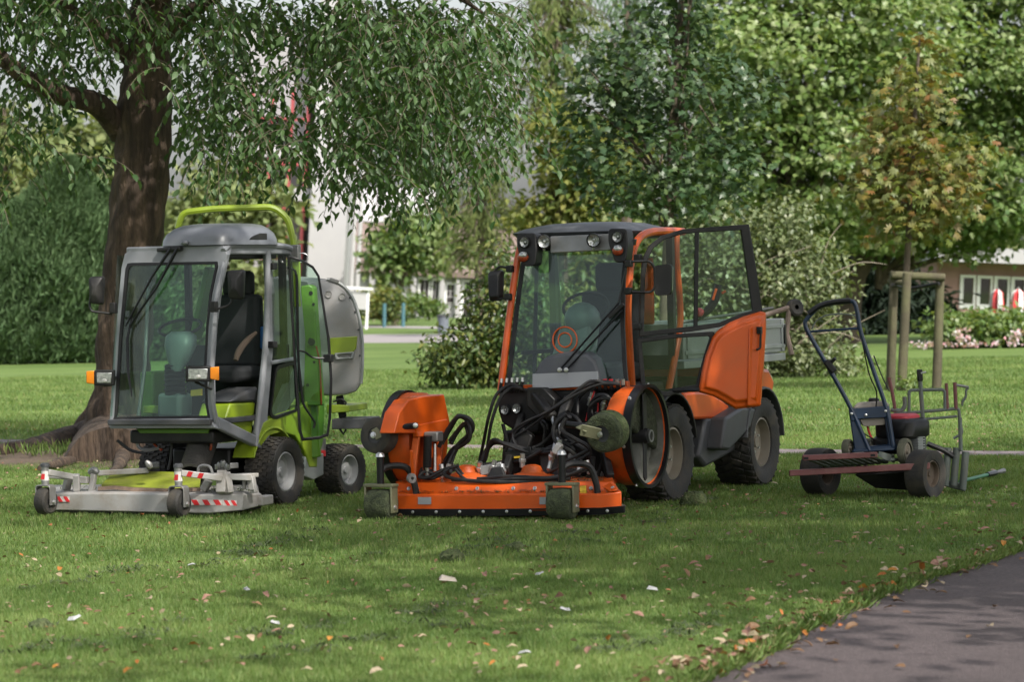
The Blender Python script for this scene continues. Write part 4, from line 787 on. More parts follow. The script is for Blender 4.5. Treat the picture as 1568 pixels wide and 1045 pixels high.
# mirrors
for arm, body, hinge in (([(784, 412), (765, 408), (757, 415), (754, 440), (752, 458), (762, 460), (776, 455)], (747, 768, 413, 461), ((781, 412), (778, 455))), ([(962, 401), (995, 400), (1002, 408), (1003, 440), (997, 448), (962, 447)], (1000, 1028, 404, 452), ((963, 404), (962, 446)))):
    left = body[0] < 800; f_ = (lambda x, y: ow(x, y, -.06)) if left else (lambda x, y: O.y(x, y, O.world((.56, -.95, 1)).y - .08))
    ma = MB().tube(fil(pts(f_, arm), .03, 3, False), .009, 8).build("mirror_arm", M['black'], trac)
    for h_ in hinge: s = MB(); s.box(f_(*h_), (.05, .05, .05)); s.build("mirror_clamp", M['black'], ma, .008)
    x0, x1, y0, y1 = body; off = V((0, .05, 0))
    A = fil(pts(f_, ((x0, y0 + 3), (x1, y0), (x1 - 1, y1), (x0 + 2, y1 + 1))), .03, 3); cc = sum(A, V()) / len(A)
    s = MB(); s.loft([A, [p + off * .6 for p in A], [cc + (p - cc) * .6 + off * 1.7 for p in A]] if not left else [[cc + (p - cc) * .7 - off * .6 for p in A], A, [p + off for p in A]]); mh = s.build("mirror", M['black'], trac, .006)
    s = MB(); s.slab([cc + (p - cc) * .9 + off * 1.01 for p in A], (0, .004, 0)); s.build("mirror_glass", M['mirror'], mh, flat=True)
# ---- the open door, swung right out
YD = O.world((.56, -.90, 1)).y - .04
def dr(x, y, o=0): return O.y(x, y, YD + o + (x - 975) * .0006)
back = O.loc(V((0, 1, 0)) + O.o)  # world +Y in the machine's axes
def dirw(x, y, z=0): return O.loc(V((x, y, z)) + O.o)
up_o = [(979, 516), (981, 420), (985, 393), (994, 376), (1013, 361), (1046, 351), (1098, 347), (1147, 343.5), (1158, 410), (1168, 478), (1138, 487), (1103, 501), (1060, 508)]
up_i = [(986, 508), (988, 422), (992, 398), (1000, 381), (1017, 367), (1047, 358), (1098, 354.5), (1134, 352.5), (1143, 415), (1152, 476), (1136, 480), (1102, 494), (1060, 500)]
s = MB(); s.rim(pts(dr, up_o), pts(dr, up_i), back * .05); door = s.build("door", M['black'], trac, .006)
s = MB(); s.slab(pts(lambda x, y: dr(x, y, .02), up_i), back * .006); s.build("door_glass", M['glass'], door, flat=True)
s = MB(); s.bar(dr(1067, 356, .012), dr(1065, 501, .012), .022, .03); s.build("window_divider", M['black'], door, .004)
lo_o = [(976, 519), (1036, 512), (1092, 508), (1097, 513), (1086, 545), (1074, 598), (1048, 600), (1022, 608), (1000, 606), (982, 600)]
lo_i = [(983, 525), (1036, 518), (1084, 515), (1087, 517), (1078, 545), (1066, 590), (1046, 593), (1022, 600), (1002, 598), (989, 593)]
s = MB(); s.rim(pts(dr, lo_o), pts(dr, lo_i), back * .05); s.build("lower_door_frame", M['black'], door, .006)
s = MB(); s.slab(pts(lambda x, y: dr(x, y, .02), lo_i), back * .006); s.build("lower_door_glass", M['glass_dark'], door, flat=True)
po = [(1091, 516), (1099, 506), (1117, 494), (1138, 485), (1165, 477), (1173, 479), (1173.5, 500), (1170, 560), (1165, 622), (1145, 625), (1126, 627), (1108, 616), (1091, 607), (1069, 601), (1074, 570), (1080, 545)]
cen = (1128, 560)
def sc(p, k): return (cen[0] + (p[0] - cen[0]) * k, cen[1] + (p[1] - cen[1]) * k)
s = MB(); s.loft([pts(lambda x, y: dr(x, y, .03), po), pts(lambda x, y: dr(x, y, -.03), po), pts(lambda x, y: dr(x, y, -.055), [sc(p, .955) for p in po]), pts(lambda x, y: dr(x, y, -.06), [sc(p, .86) for p in po]), pts(lambda x, y: dr(x, y, -.085 + .0), [sc(p, .80) for p in po])]); pan = s.build("door_panel", M['orange'], door, .008, sharp=28)
s = MB(); s.loft([pts(lambda x, y: dr(x, y, -.02), ((1146, 500), (1173, 480), (1170, 560), (1165, 622), (1143, 625))), pts(lambda x, y: dr(x, y, -.10 if x < 1160 else -.04), ((1147, 503), (1171, 484), (1168, 560), (1163, 620), (1144, 622)))]); s.build("panel_flank", M['orange'], door, .01)
s = MB(); s.tube(fil(pts(lambda x, y: dr(x, y, -.115), ((1160, 505), (1165, 505), (1164, 534), (1158, 536))), .012, 2, False), .009, 8); s.box(dr(1163, 506, -.10), (.035, .03, .05)); s.build("door_handle", M['blackpaint'], door, .004)
for y in (395, 500): s = MB(); s.box(dr(977, y, .0), (.05, .06, .05)); s.build("hinge", M['black'], door, .008)
# ---- dark front of the tractor
s = MB(); s.slab([O.v(*p, -1.02) for p in ((764, 592), (812, 596), (826, 612), (826, 662), (800, 668), (768, 648), (762, 628))], (0, .35, 0)); fb = s.build("coupling_block", M['black'], trac, .015)
s = MB(); s.slab([O.v(*p, -.98) for p in ((830, 598), (966, 592), (974, 616), (960, 655), (905, 660), (840, 640))], (0, .35, 0)); s.build("coupling_block", M['black'], trac, .015)
s = MB(); s.slab([O.v(*p, -.85) for p in ((770, 660), (960, 640), (955, 735), (765, 735))], (0, .8, 0)); s.build("front_frame", M['black'], trac, .02)
s = MB(); s.slab([O.v(*p, -1.12) for p in ((806, 594), (832, 594), (850, 612), (846, 640), (824, 640), (806, 622))], (0, .12, 0)); s.build("valve_block", M['black'], trac, .01)
s = MB(); s.slab([O.v(*p, -.99) for p in ((800, 590), (960, 584), (962, 594), (800, 600))], (0, .05, 0)); s.build("bumper_strip", M['orange_dirty'], trac, .006)
for x, y in ((773, 628), (791, 626)): lamp(trac, O.v(x, y, -1.04), (.0, -1, 0), .034, name="headlight")
for k, x in enumerate((769, 777, 785, 793, 801)): 
    p = O.v(x, 601 - k * .4, -1.05); cp = MB().tube([p, p + V((0, -.03, .03)), p + V((.01, -.03, .07))], .014, 8).build("coupler", M['black'], trac); MB().cyl(p + V((.01, -.03, .068)), p + V((.012, -.028, .10)), .011, n=8).build("cap", M['zinc'], cp)
for k, x in enumerate((913, 922, 931, 940, 950, 958)):
    p = O.v(x, 599, -1.0); cp = MB().tube([p, p + V((0, -.04, .02)), p + V((0, -.045, .05))], .015, 8).build("coupler", M['black'], trac); MB().cyl(p + V((0, -.045, .045)), p + V((0, -.05, .085)), .016, n=8).build("cap", M['red' if k in (2, 3) else 'zinc'], cp)
for a_, b_ in (((800, 640), (775, 725)), ((915, 650), (935, 735))):
    s = MB(); s.bar(O.v(*a_, -1.0), O.v(*b_, -1.55), .05, .10); s.build("lift_arm", M['black'], trac, .012)
for a_, m_, b_ in (((818, 605), (846, 640), (862, 700)), ((872, 610), (858, 650), (840, 720))):
    s = MB(); s.bar(O.v(*a_, -1.08), O.v(*m_, -1.25), .07, .07); s.build("hydraulic_ram", M['black'], trac, .015); MB().cyl(O.v(*m_, -1.25), O.v(*b_, -1.55), .016).build("ram_rod", M['zinc'], trac)
s = MB(); s.slab([O.v(*p, -1.3) for p in ((770, 690), (800, 655), (815, 668), (792, 735), (764, 735))], (0, .06, 0)); s.build("arm_plate", M['black'], trac, .01)
s = MB(); s.slab([O.v(*p, -1.35) for p in ((822, 690), (868, 672), (880, 735), (830, 740))], (0, .1, 0)); s.build("gear_case", M['dgrey'], trac, .02)
# ---- mower deck
DV = -1.93
deckL, deckR = (604, 760), (953, 757)
def dv(x, y, o=0): return O.v(x, y, DV + o)
sec = lambda x, yb, yt, yt2, yt3: [dv(x, yb), dv(x, yt), dv(x, yt2, .05), dv(x, yt3, .12), dv(x, yt3 - 8, .52), dv(x, yb - 12, .62)]
s = MB(); s.loft([sec(606, 784, 758, 756, 740), sec(760, 784, 757.5, 755.5, 739), sec(925, 781, 757, 755, 738), [dv(952, 779, .06), dv(952, 753, .06), dv(948, 750, .11), dv(938, 737, .14), dv(938, 729, .50), dv(952, 766, .60)]]); deck = s.build("mower_deck", M['orange'], trac, .008)
s = MB(); s.slab([dv(604, 780, -.012), dv(760, 780, -.012), dv(920, 778, -.012), dv(956, 775, .04), dv(956, 786, .04), dv(920, 789, -.012), dv(760, 791, -.012), dv(604, 791, -.012)], (0, .02, 0)); sk_ = s.build("rubber_skirt", M['blackpaint'], deck, .003)
for x in (632, 668, 704, 740, 776, 812, 900, 930): bolt(sk_, dv(x, 785 - (x - 604) * .006, -.015), fwd, .009)
for x in (626, 639, 699, 731, 786, 819, 905, 938): bolt(deck, dv(x, 749 - (x - 604) * .003, .075), V((0, -1, .5)), .011)
for x in (640, 826): s = MB(); s.slab([dv(x, 762, -.006), dv(x + 20, 762, -.006), dv(x + 20, 773, -.006), dv(x, 773, -.006)], (0, .004, 0)); s.build("reflector", M['plate'], deck, flat=True)
s = MB(); s.slab([dv(888, 745, .06), dv(897, 744, .06), dv(898, 757, .04), dv(888, 757, .04)], (0, .004, 0)); s.build("yellow_sticker", M['yellow'], deck, flat=True)
s = MB()
for x0, x1 in ((612, 700), (704, 815), (820, 915)): s.slab([dv(x0, 741, .14), dv(x1, 740, .14), dv(x1 - 8, 733, .30), dv(x0 + 8, 734, .30)], (0, .02, -.02))
s.build("deck_rib", M['orange'], deck, .006)
s = MB(); s.slab([dv(908, 737, .15), dv(930, 736, .15), dv(944, 752, .03), dv(934, 754, .03)], (0, .05, 0)); s.build("gusset", M['orange'], deck, .006)
s = MB(); s.slab([dv(740, 743, .2), dv(778, 742, .2), dv(768, 716, .25), dv(752, 717, .25)], (0, .03, 0)); s.build("deck_bracket", M['black'], deck, .006)
for cx_ in (715, 815):                                                   # raised spindle housings with arched ribs
    s = MB(); q = dv(cx_, 736, .34); s.lathe([(.17, -.01), (.165, .03), (.08, .06), (.06, .10), (.03, .11), (.001, .11)], q, (0, 0, 1), 22); s.build("spindle_housing", M['orange_dirty'], deck)
# deck casters: pivot post, fork, wide roller
for x0, x1, yt, yb, px_, arm in ((563, 604, 752, 794, 581, [(581, 735), (592, 726), (607, 730), (614, 750), (608, 770)]), (841, 882, 751, 792, 860, [(862, 733), (872, 728), (884, 735), (888, 755), (886, 775)])):
    cz = .105; pa, pb = dv(x0 + 3, (yt + yb) / 2, -.16), dv(x1 - 3, (yt + yb) / 2, -.16); hw = (pb.x - pa.x) / 2; mid = (pa + pb) / 2; mid.z = max(mid.z, .10)
    cw_ = MB(); rr_ = .108
    cw_.lathe([(.03, -hw), (rr_ * .85, -hw), (rr_ * .97, -hw * .86), (rr_, -hw * .4), (rr_, hw * .4), (rr_ * .97, hw * .86), (rr_ * .85, hw), (.03, hw)], mid, (1, 0, 0), 28); cwh = cw_.build("caster_wheel", M['rubber_grass'], trac)
    s = MB(); g = hw + .012; top = mid.z + rr_ + .025
    s.box((mid.x, mid.y, top), (2 * g + .03, .10, .022)); 
    for sx in (-1, 1): s.box((mid.x + sx * g, mid.y, (mid.z + top) / 2 - .03), (.014, .10, top - mid.z + .06))
    s.build("caster_fork", M['olive'], trac, .005)
    for sx in (-1, 1): bolt(cwh, (mid.x + sx * (g + .006), mid.y, mid.z - .02), V((sx, 0, 0)), .014)
    s = MB(); s.cyl((mid.x, mid.y, top), (mid.x, mid.y, top + .20), .026); pv_ = s.build("caster_pivot", M['blackpaint'], trac); MB().lathe([(.034, 0), (.03, .018), (.018, .03), (.001, .032)], (mid.x, mid.y, top + .20), (0, 0, 1), 12).build("pivot_cap", M['zinc'], pv_)
    P = crv([(mid.x, mid.y, top + .10), (mid.x + .04, mid.y + .06, top + .13), (mid.x + .13, mid.y + .16, top + .11), (mid.x + .17, mid.y + .20, top - .03), (mid.x + .17, mid.y + .20, .12)], 5)
    MB().tube(P, .024, 8).build("caster_arm", M['black'], trac)
# ---- folded wings: short drums standing on edge
def wing(cpx, cpy, u, sgn, rad):
    c = O.u(cpx, cpy, u); sh = MB(); ax = V((sgn, 0, 0))                 # the open side looks along ax
    sh.lathe([(rad, .0), (rad, -.15), (rad * .93, -.19), (rad * .45, -.20), (.001, -.20)], c, ax, 36); sh.lathe([(rad - .012, .0), (rad - .012, -.14), (rad * .9, -.175), (.001, -.178)], c, ax, 36); sh.lathe([(rad, 0), (rad - .012, 0)], c, ax, 36)
    w_ = sh.build("deck_wing", M['orange_dirty'], trac, sharp=50)
    sk = MB(); sk.lathe([(rad - .007, -.03), (rad + .018, -.035), (rad + .018, .030), (rad - .007, .030), (rad - .007, -.03)], c, ax, 36); sk.build("wing_skirt", M['blackpaint'], w_)
    return c, w_
cl, wl = wing(620, 673, -.93, -1, .335)
s = MB(); s.slab([O.u(*p, -.67) for p in ((604, 664), (612, 632), (626, 613), (650, 607), (680, 604), (692, 660), (640, 664))], (-.12, 0, 0)); s.build("wing_top_plate", M['orange'], wl, .008)
s = MB(); s.slab([O.u(*p, -.66) for p in ((636, 652), (685, 642), (690, 664), (668, 668), (640, 670))], (-.04, 0, 0)); s.build("wing_hinge_plate", M['orange'], wl, .006)
for P_b in (((638, 668), (630, 738)), ((654, 662), (652, 738)), ((676, 664), (668, 735))):
    s = MB(); s.bar(O.u(*P_b[0], -.69), O.u(*P_b[1], -.66), .05, .035); s.build("wing_brace", M['orange_dirty'], wl, .006)
s = MB(); s.bar(O.u(630, 690, -.62), O.u(632, 726, -.64), .022, .022); s.build("latch_rod", M['orange'], wl, .006); MB().lathe([(.012, -.012), (.035, -.012), (.035, .012), (.012, .012)], O.u(630, 733, -.60), (1, -.5, 0), 18).build("latch_hook", M['steel'], wl)
MB().cyl(O.u(655, 668, -.60), O.u(654, 716, -.62), .030).build("wing_ram", M['black'], wl); MB().cyl(O.u(654, 716, -.62), O.u(655, 735, -.62), .014).build("ram_rod", M['zinc'], wl)
MB().cyl(O.u(666, 680, -.58), O.u(666, 722, -.58), .011).build("steel_pipe", M['zinc'], wl)
s = MB(); s.box(O.u(664, 669, -.60), (.11, .10, .07)); s.build("hydraulic_motor", M['steel'], wl, .01)
s = MB(); s.bar(O.u(606, 655, -.70), O.u(638, 652, -.66), .045, .045); s.build("caster_pivot", M['blackpaint'], wl, .015); bolt(wl, O.u(636, 652, -.63), (.5, -.8, 0), .014)
cr_c, wr = wing(990, 668, .80, 1, .35)
s = MB(); s.lathe([(.334, -.006), (.333, -.10), (.31, -.112), (.12, -.105), (.001, -.10)], cr_c, (1, 0, 0), 40); s.build("wing_inside", M['caked_steel'], wr)
# inside half choked with wet clippings
s = MB(); s.slab([cr_c + V((-.09, .315 * cos(a), .315 * sin(a))) for a in np.linspace(-pi * .12, pi * .88, 18)], (.05, 0, 0)); s.build("caked_clippings", M['caked_dark'], wr, .02)
s = MB(); s.lathe([(.001, .01), (.022, .01), (.03, .0), (.05, -.002), (.055, -.02), (.05, -.165)], cr_c + V((.02, 0, 0)), (1, 0, 0), 24); s.build("spindle", M['black'], wr)
MB().lathe([(.034, .012), (.044, .012), (.044, .02), (.034, .02), (.034, .012)], cr_c + V((.02, 0, 0)), (1, 0, 0), 24).build("spindle_ring", M['steel'], wr)
s = MB(); s.slab([cr_c + V((-.02, y, z)) for y, z in ((-.032, .02), (.03, .02), (.035, .28), (.015, .315), (-.03, .29))], (.012, 0, 0)); s.box(cr_c + V((-.015, 0, 0)), (.016, .05, .08)); s.slab([cr_c + V((-.02, y, z)) for y, z in ((-.03, -.02), (.03, -.02), (.02, -.30), (-.012, -.318), (-.036, -.29))], (.012, 0, 0)); s.build("blade", M['black'], wr, .004)
s = MB(); s.slab([O.u(*p, .62) for p in ((944, 690), (958, 672), (962, 740), (935, 740))], (-.05, 0, 0)); s.build("wing_brace", M['orange_dirty'], wr, .006)
for a in np.linspace(.3, 2 * pi, 7)[:-1]: bolt(wr, cr_c + V((-.02 - 0, cos(a) * .368, sin(a) * .368)), V((0, cos(a), sin(a))), .01)
MB().lathe([(.010, -.012), (.035, -.012), (.035, .012), (.010, .012)], O.u(917, 729, .45), (.2, -1, 0), 18).build("latch_hook", M['steel'], trac)
s = MB(); s.bar(O.u(930, 736, .50), O.u(938, 700, .52), .03, .03); s.build("latch_rod", M['orange'], trac, .006)
# wing transport wheels, up in the air
def air_wheel(px, py, Y, ax, rad, wd, m, p0, pf):
    c = O.y(px, py, Y); ax = dirw(*ax).normalized(); t = MB()
    t.lathe([(rad * .42, wd * .48), (rad * .82, wd * .5), (rad * .97, wd * .42), (rad, wd * .2), (rad, -wd * .2), (rad * .97, -wd * .42), (rad * .82, -wd * .5), (rad * .4, -wd * .48)], c, ax, 30); T_ = t.build("transport_wheel", M[m], trac)
    MB().lathe([(rad * .45, wd * .40), (rad * .3, wd * .36), (.001, wd * .36)], c, ax, 20).build("wheel_hub", M['dgrey'], T_)
    f0, f1 = O.y(*p0, Y + .05), O.y(*pf, Y); off = ax * wd * .58
    s = MB(); s.bar(c + off, f1 + off, .012, .085, ax.cross(f1 - c)); s.bar(f1 + off, f1 - off * 1.2, .085, .012, ax.cross(f1 - c)); s.build("wheel_fork", M['olive'], T_, .004); bolt(T_, c + off * 1.06, ax, .018)
    s = MB(); s.cyl(f1, f0, .024); s.build("fork_pivot", M['blackpaint'], T_)
    return T_
AYL = O.world(cl).y - .42; air_wheel(581, 668, AYL, (-.50, -.85, .12), .128, .13, 'rubber', (634, 651), (604, 656))
AYR = O.world(cr_c).y - .50; air_wheel(930, 661, AYR, (-.52, -.84, -.16), .140, .17, 'rubber_grass', (868, 650), (900, 654))
s = MB(); s.lathe([(.132, -.07), (.141, -.06), (.143, 0), (.141, .03)], O.y(930, 661, AYR), dirw(-.52, -.84, -.16), 30); s.build("caked_clippings", M['grassy'], bpy.data.objects["transport_wheel.001"])
# ---- hydraulic hoses: pixel route and how far they stand in front of the axle
HO = [([(795, 592), (780, 590), (760, 605), (748, 640), (740, 680), (733, 712)], -1.2, .012), ([(800, 596), (784, 594), (766, 610), (752, 650), (744, 700), (737, 718)], -1.22, .012),
      ([(676, 680), (690, 655), (702, 638), (716, 645), (718, 665), (700, 685), (690, 710), (686, 730)], -1.5, .018), ([(690, 680), (700, 662), (712, 650), (716, 672), (692, 690), (680, 715)], -1.48, .017),
      ([(660, 722), (648, 718), (645, 728), (660, 733), (680, 725), (700, 718)], -1.7, .015), ([(690, 722), (685, 732), (705, 738), (760, 738), (830, 734), (870, 728)], -1.75, .016), ([(700, 716), (720, 733), (780, 730), (850, 732), (900, 720)], -1.72, .012),
      ([(738, 708), (745, 690), (758, 678), (780, 682), (815, 690), (850, 686), (880, 672)], -1.4, .017), ([(740, 712), (770, 708), (800, 705), (830, 690)], -1.45, .012),
      ([(935, 590), (905, 588), (880, 602), (840, 632), (808, 655), (790, 668), (792, 685), (820, 692), (862, 692)], -1.28, .012), ([(945, 588), (915, 585), (885, 598), (845, 627), (805, 650), (786, 668), (790, 690), (830, 696), (870, 692)], -1.3, .012),
      ([(884, 640), (886, 612), (896, 600), (915, 588)], -1.12, .014), ([(906, 640), (905, 620), (918, 606), (932, 610), (937, 632)], -1.15, .017), ([(860, 648), (870, 636), (882, 640), (892, 654)], -1.35, .014),
      ([(866, 636), (852, 650), (856, 672), (878, 688), (888, 706)], -1.4, .018), ([(872, 638), (862, 660), (880, 678), (896, 690), (902, 706)], -1.42, .018), ([(880, 722), (892, 735), (905, 728), (908, 700)], -1.5, .018),
      ([(805, 690), (830, 680), (848, 660), (850, 640)], -1.3, .013), ([(818, 735), (842, 725), (858, 712), (880, 700), (900, 690)], -1.55, .011), ([(980, 612), (1010, 602), (1035, 598), (1070, 597)], -.75, .016),
      ([(800, 660), (815, 650), (830, 645), (838, 655), (828, 690)], -1.2, .012), ([(912, 632), (920, 640), (912, 660), (902, 690)], -1.2, .010), ([(770, 650), (778, 690), (768, 720)], -1.25, .014), ([(890, 655), (905, 668), (925, 690), (915, 730)], -1.2, .013)]
for j_, (route, v_, r_) in enumerate(HO):
    hosepipe(trac, [O.v(x, y, v_ + .04 * sin(i * 1.7)) for i, (x, y) in enumerate(route)], r_)
    if len(route) > 4 and j_ not in (0, 1, 19): hosepipe(trac, [O.v(x + 5 * sin(j_ * 2 + i), y + 5 * cos(j_ * 3 + i * .8), v_ - .05 + .03 * cos(i * 1.3)) for i, (x, y) in enumerate(route)], r_ * .85)
def flecks(parent, quads, n):
    """cut grass lying on a machine's upper faces"""
    b = MB()
    for _ in range(n):
        A, B, C_ = random.choice(quads); a, c_ = random.random(), random.random() ** 1.5; p = V(A).lerp(V(B), a).lerp(V(C_) + (V(B) - V(A)) * a, c_) if False else V(A) + (V(B) - V(A)) * a + (V(C_) - V(A)) * c_
        d = V((random.gauss(0, 1), random.gauss(0, 1), random.gauss(0, .3))).normalized() * random.uniform(.006, .022); s_ = d.cross(V((0, 0, 1))) * .25; p = p + V((0, 0, .004))
        b.face(b.vs([p - d, p + s_, p + d, p - s_]))
    o = b.build("clippings", M['grassy'], parent, flat=True); o["kind"] = "stuff"; return o
flecks(deck, [(dv(612, 738.5, .13), dv(905, 737, .13), dv(612, 731, .45)), (dv(608, 756, .045), dv(940, 754, .045), dv(608, 752, .06)), (dv(850, 738, .13), dv(925, 737, .13), dv(850, 731, .45))], 900)
for route in (([(897, 645), (903, 620), (910, 600)],), ([(912, 640), (916, 622), (912, 606)],)): hosepipe(trac, [O.v(x, y, -1.1) for x, y in route[0]], .006, "red_hose", 'red')
for x, y, v_ in ((735, 718, -1.6), (755, 716, -1.6), (770, 722, -1.6), (888, 716, -1.58), (901, 716, -1.58), (858, 700, -1.45), (686, 722, -1.6), (677, 722, -1.6), (905, 612, -1.05), (925, 620, -1.05), (845, 700, -1.5), (858, 685, -1.5), (690, 712, -1.5), (800, 706, -1.5)):
    p = O.v(x, y, v_); MB().lathe([(.012, -.05), (.02, -.045), (.02, -.01), (.026, -.008), (.026, .012), (.018, .015), (.018, .05)], p, (random.uniform(-.4, .4), random.uniform(-.4, .2), 1), 8).build("hose_fitting", M['zinc'], trac, flat=True)
s = MB(); s.bar(O.v(735, 722, -1.6), O.v(770, 715, -1.55), .05, .07); s.build("valve_bank", M['steel'], trac, .008)
s = MB(); s.bar(O.v(850, 685, -1.52), O.v(858, 690, -1.52), .06, .08); s.build("white_canister", M['white'], trac, .01)
s = MB(); s.slab([O.v(*p, -1.62) for p in ((742, 742), (778, 742), (766, 715), (756, 716))], (0, .03, 0)); s.build("grease_plate", M['blackpaint'], trac, .004)
s = MB(); s.slab([O.v(*p, -1.45) for p in ((772, 694), (812, 684), (815, 698), (775, 706))], (0, .03, 0)); ap = s.build("arm_cover", M['black'], trac, .006)
s = MB(); s.slab([O.v(*p, -1.46) for p in ((787, 699.5), (798, 698.5), (798, 701.5), (787, 702.5))], (0, .003, 0)); s.build("yellow_sticker", M['yellow'], ap, flat=True)
# rear clutter seen in the load bed: separate tools
tcol = O.world((.1, v1 - .25, bed_z + .3))
tl = empty("brush_cutter", O.world(O.v(1095, 470, v0 + .5)), 0, "black and orange brush cutter lying in the tractor bed, seen through door glass", "brush cutter")
p = V((0, 0, 0)); s = MB(); s.tube(crv([(-.15, 0, -.10), (-.05, 0, -.02), (.0, 0, .06), (.03, 0, .17)], 4), [.02, .03, .035, .03], 8); s.build("engine_housing", M['black'], tl); s = MB(); s.bar((-.02, -.04, .05), (.01, -.04, .14), .025, .02); s.bar((.05, -.04, .10), (.08, -.04, .12), .02, .02); s.build("orange_cover", M['orange'], tl, .005)
s = MB(); s.ball((-.12, -.02, -.04), .035); s.build("fuel_cap", M['pinkred'], tl); MB().tube([(-.3, .02, -.12), (.45, .05, -.02)], .012).build("shaft", M['steel'], tl)
hc = O.world(O.u(1212, 470, .25)); ba = empty("tool_frame", hc, -O.t, "rusty tool frame with small black wheel sticking out behind the load bed", "tool"); 
s = MB(); s.tube([(-.6, -.5, -.16), (-.2, -.25, -.08), (.0, -.05, -.005)], .022); s.tube([(0, -.05, 0), (-.02, -.08, -.22), (.03, -.1, -.40)], .022); s.build("frame_tube", mat('rusty_tube', (.20, .15, .12), .8), ba)
s = MB(); s.lathe([(.02, -.03), (.06, -.035), (.075, -.02), (.075, .02), (.06, .035), (.02, .03)], (.03, 0, -.01), (.7, -.5, .2), 20); s.build("wheel", M['rubber'], ba)
# ================================================================== LIME GREEN MOWER
Wg = gnd(440, 772)
G = Frame(Wg - rv * .50, 25)
gm = empty("ride_on_mower", (G.o.x, G.o.y, 0), -G.t, "lime and grey cab mower with grey hopper and open glass door, under the old tree", "mower")
def gdir(x, y, z=0): return G.loc(V((x, y, z)) + G.o)
gc = G.u(438, 722, .56); gr = .262
for cx in (.46, -.46): wheel(gm, (cx, gc.y, gr - .012), gr, .25, .155, M['rim'], ax=(1 if cx > 0 else -1, 0, 0), lugs=34, rows=6, skew=.15, lug_h=.008, nut=0)
gc2 = G.u(541, 726, .54); gr2 = .205
for cx in (.42, -.42): wheel(gm, (cx, gc2.y, gr2 - .01), gr2, .24, .125, M['rim'], ax=((1 if cx > 0 else -1), -.12, 0), lugs=30, rows=6, skew=.15, lug_h=.007, nut=0)
# the plane of the windscreen, and the cab's side
def gw(x, y, o=0): return G.pl(x, y, 0, 1, -.14, -.965 - .09 + .0 + o)
FVg = gc.y
f_bl, f_br, f_tr, f_tl = (168, 650), (329, 656), (344, 388), (190, 384)
def SU(x, y, u=.47): return G.u(x, y, u)
A_ = [gw(*f_bl), gw(*f_br), gw(*f_tr), gw(*f_tl)]
UR = A_[1].x                                                    # the cab's right hand side in the picture
# front frame
s = MB(); s.rim(pts(gw, [(167, 655), (168, 641), (176, 520), (186, 410), (191, 389), (198, 384), (270, 379), (342, 376), (347, 390), (336, 440), (328, 500), (324, 560), (325, 620), (332, 657)]),
                pts(gw, [(172, 644), (175, 638), (182, 520), (192, 412), (195, 404), (202, 403), (270, 402), (333, 401), (334, 408), (325, 450), (319, 500), (316, 560), (318, 620), (322, 642)]), (0, .05, 0)); ff = s.build("front_frame", M['cabgrey'], gm, .008)
gi = [(173, 643), (175, 638), (182, 520), (192, 412), (195, 404), (202, 403), (270, 402), (333, 401), (333, 408), (324, 450), (319, 500), (316, 560), (318, 620), (321, 641)]
s = MB(); s.slab(pts(lambda x, y: gw(x, y, .005), gi), (0, .006, 0)); gws = s.build("windscreen", M['glass'], gm, flat=True)
gj = [(177, 639), (179, 634), (186, 520), (196, 414), (199, 408), (204, 407), (270, 406), (329, 405), (329, 410), (320.5, 450), (315.5, 500), (312.5, 560), (314.5, 620), (317.5, 637)]
s = MB(); s.rim(pts(lambda x, y: gw(x, y, -.003), gi), pts(lambda x, y: gw(x, y, -.003), gj), (0, .016, 0)); s.build("windscreen_seal", M['black'], gws)
s = MB(); s.slab(pts(lambda x, y: gw(x, y, -.02), ((168, 643), (322, 641), (330, 656), (168, 657))), (0, .07, 0)); s.build("front_sill", M['cabgrey'], gm, .008)
for x in (203, 293): bolt(gm, gw(x, 645, -.025), fwd, .009)
# side: A pillar to B pillar, sloping sill, rear cab side with small window
B_top, B_bot = (412, 386), (390, 684)
def gs(x, y): return G.u(x, y, UR)
s = MB(); s.bar(gs(331, 646) + V((-.02, .01, 0)), gs(388, 676), .05, .085); s.build("door_sill", M['cabgrey'], gm, .012)
bp = [gs(*p) for p in ((410, 384), (409, 450), (406, 530), (398, 610), (391, 684))]
s = MB(); s.tube([p for p in crv(bp, 3)], .024, 6); s.build("door_pillar", M['cabgrey'], gm, sharp=60)
ap = [gs(*p) for p in ((349, 372), (350, 385), (344, 400), (333, 450), (327, 510), (324, 570), (326, 620), (333, 655))]
s = MB(); s.tube(crv(ap, 4), .020, 8); s.build("front_pillar", M['cabgrey'], gm)
tr_ = [gs(*p) for p in ((342, 384), (352, 377), (380, 376), (420, 376), (442, 379), (452, 386))]
s = MB(); s.tube(crv(tr_, 4), .022, 8); s.build("roof_rail", M['cabgrey'], gm)
s = MB(); s.rim([gs(*p) for p in ((410, 378), (447, 379), (456, 392), (468, 520), (466, 590), (400, 688), (392, 684), (404, 600), (412, 520), (414, 450))],
                [gs(*p) for p in ((415, 386), (442, 387), (448, 396), (456, 520), (452, 560), (414, 652), (410, 640), (413, 600), (420, 520), (421, 450))], (-.05, 0, 0)); s.build("rear_side_frame", M['cabgrey'], gm, .008)
s = MB(); s.slab([gs(*p) for p in ((416, 388), (446, 390), (455, 520), (452, 558), (440, 556), (418, 556))], (-.006, 0, 0)); sg = s.build("rear_side_glass", M['glass_dark'], gm, flat=True)
s = MB(); s.bar(gs(414, 556), gs(456, 549), .03, .03); s.build("waist_rail", M['cabgrey'], gm, .008)
wo = fil([gs(*p) for p in ((421, 561), (452, 552), (456, 629), (420, 643), (411, 638))], .05, 3); wc = sum(wo, V()) / len(wo)
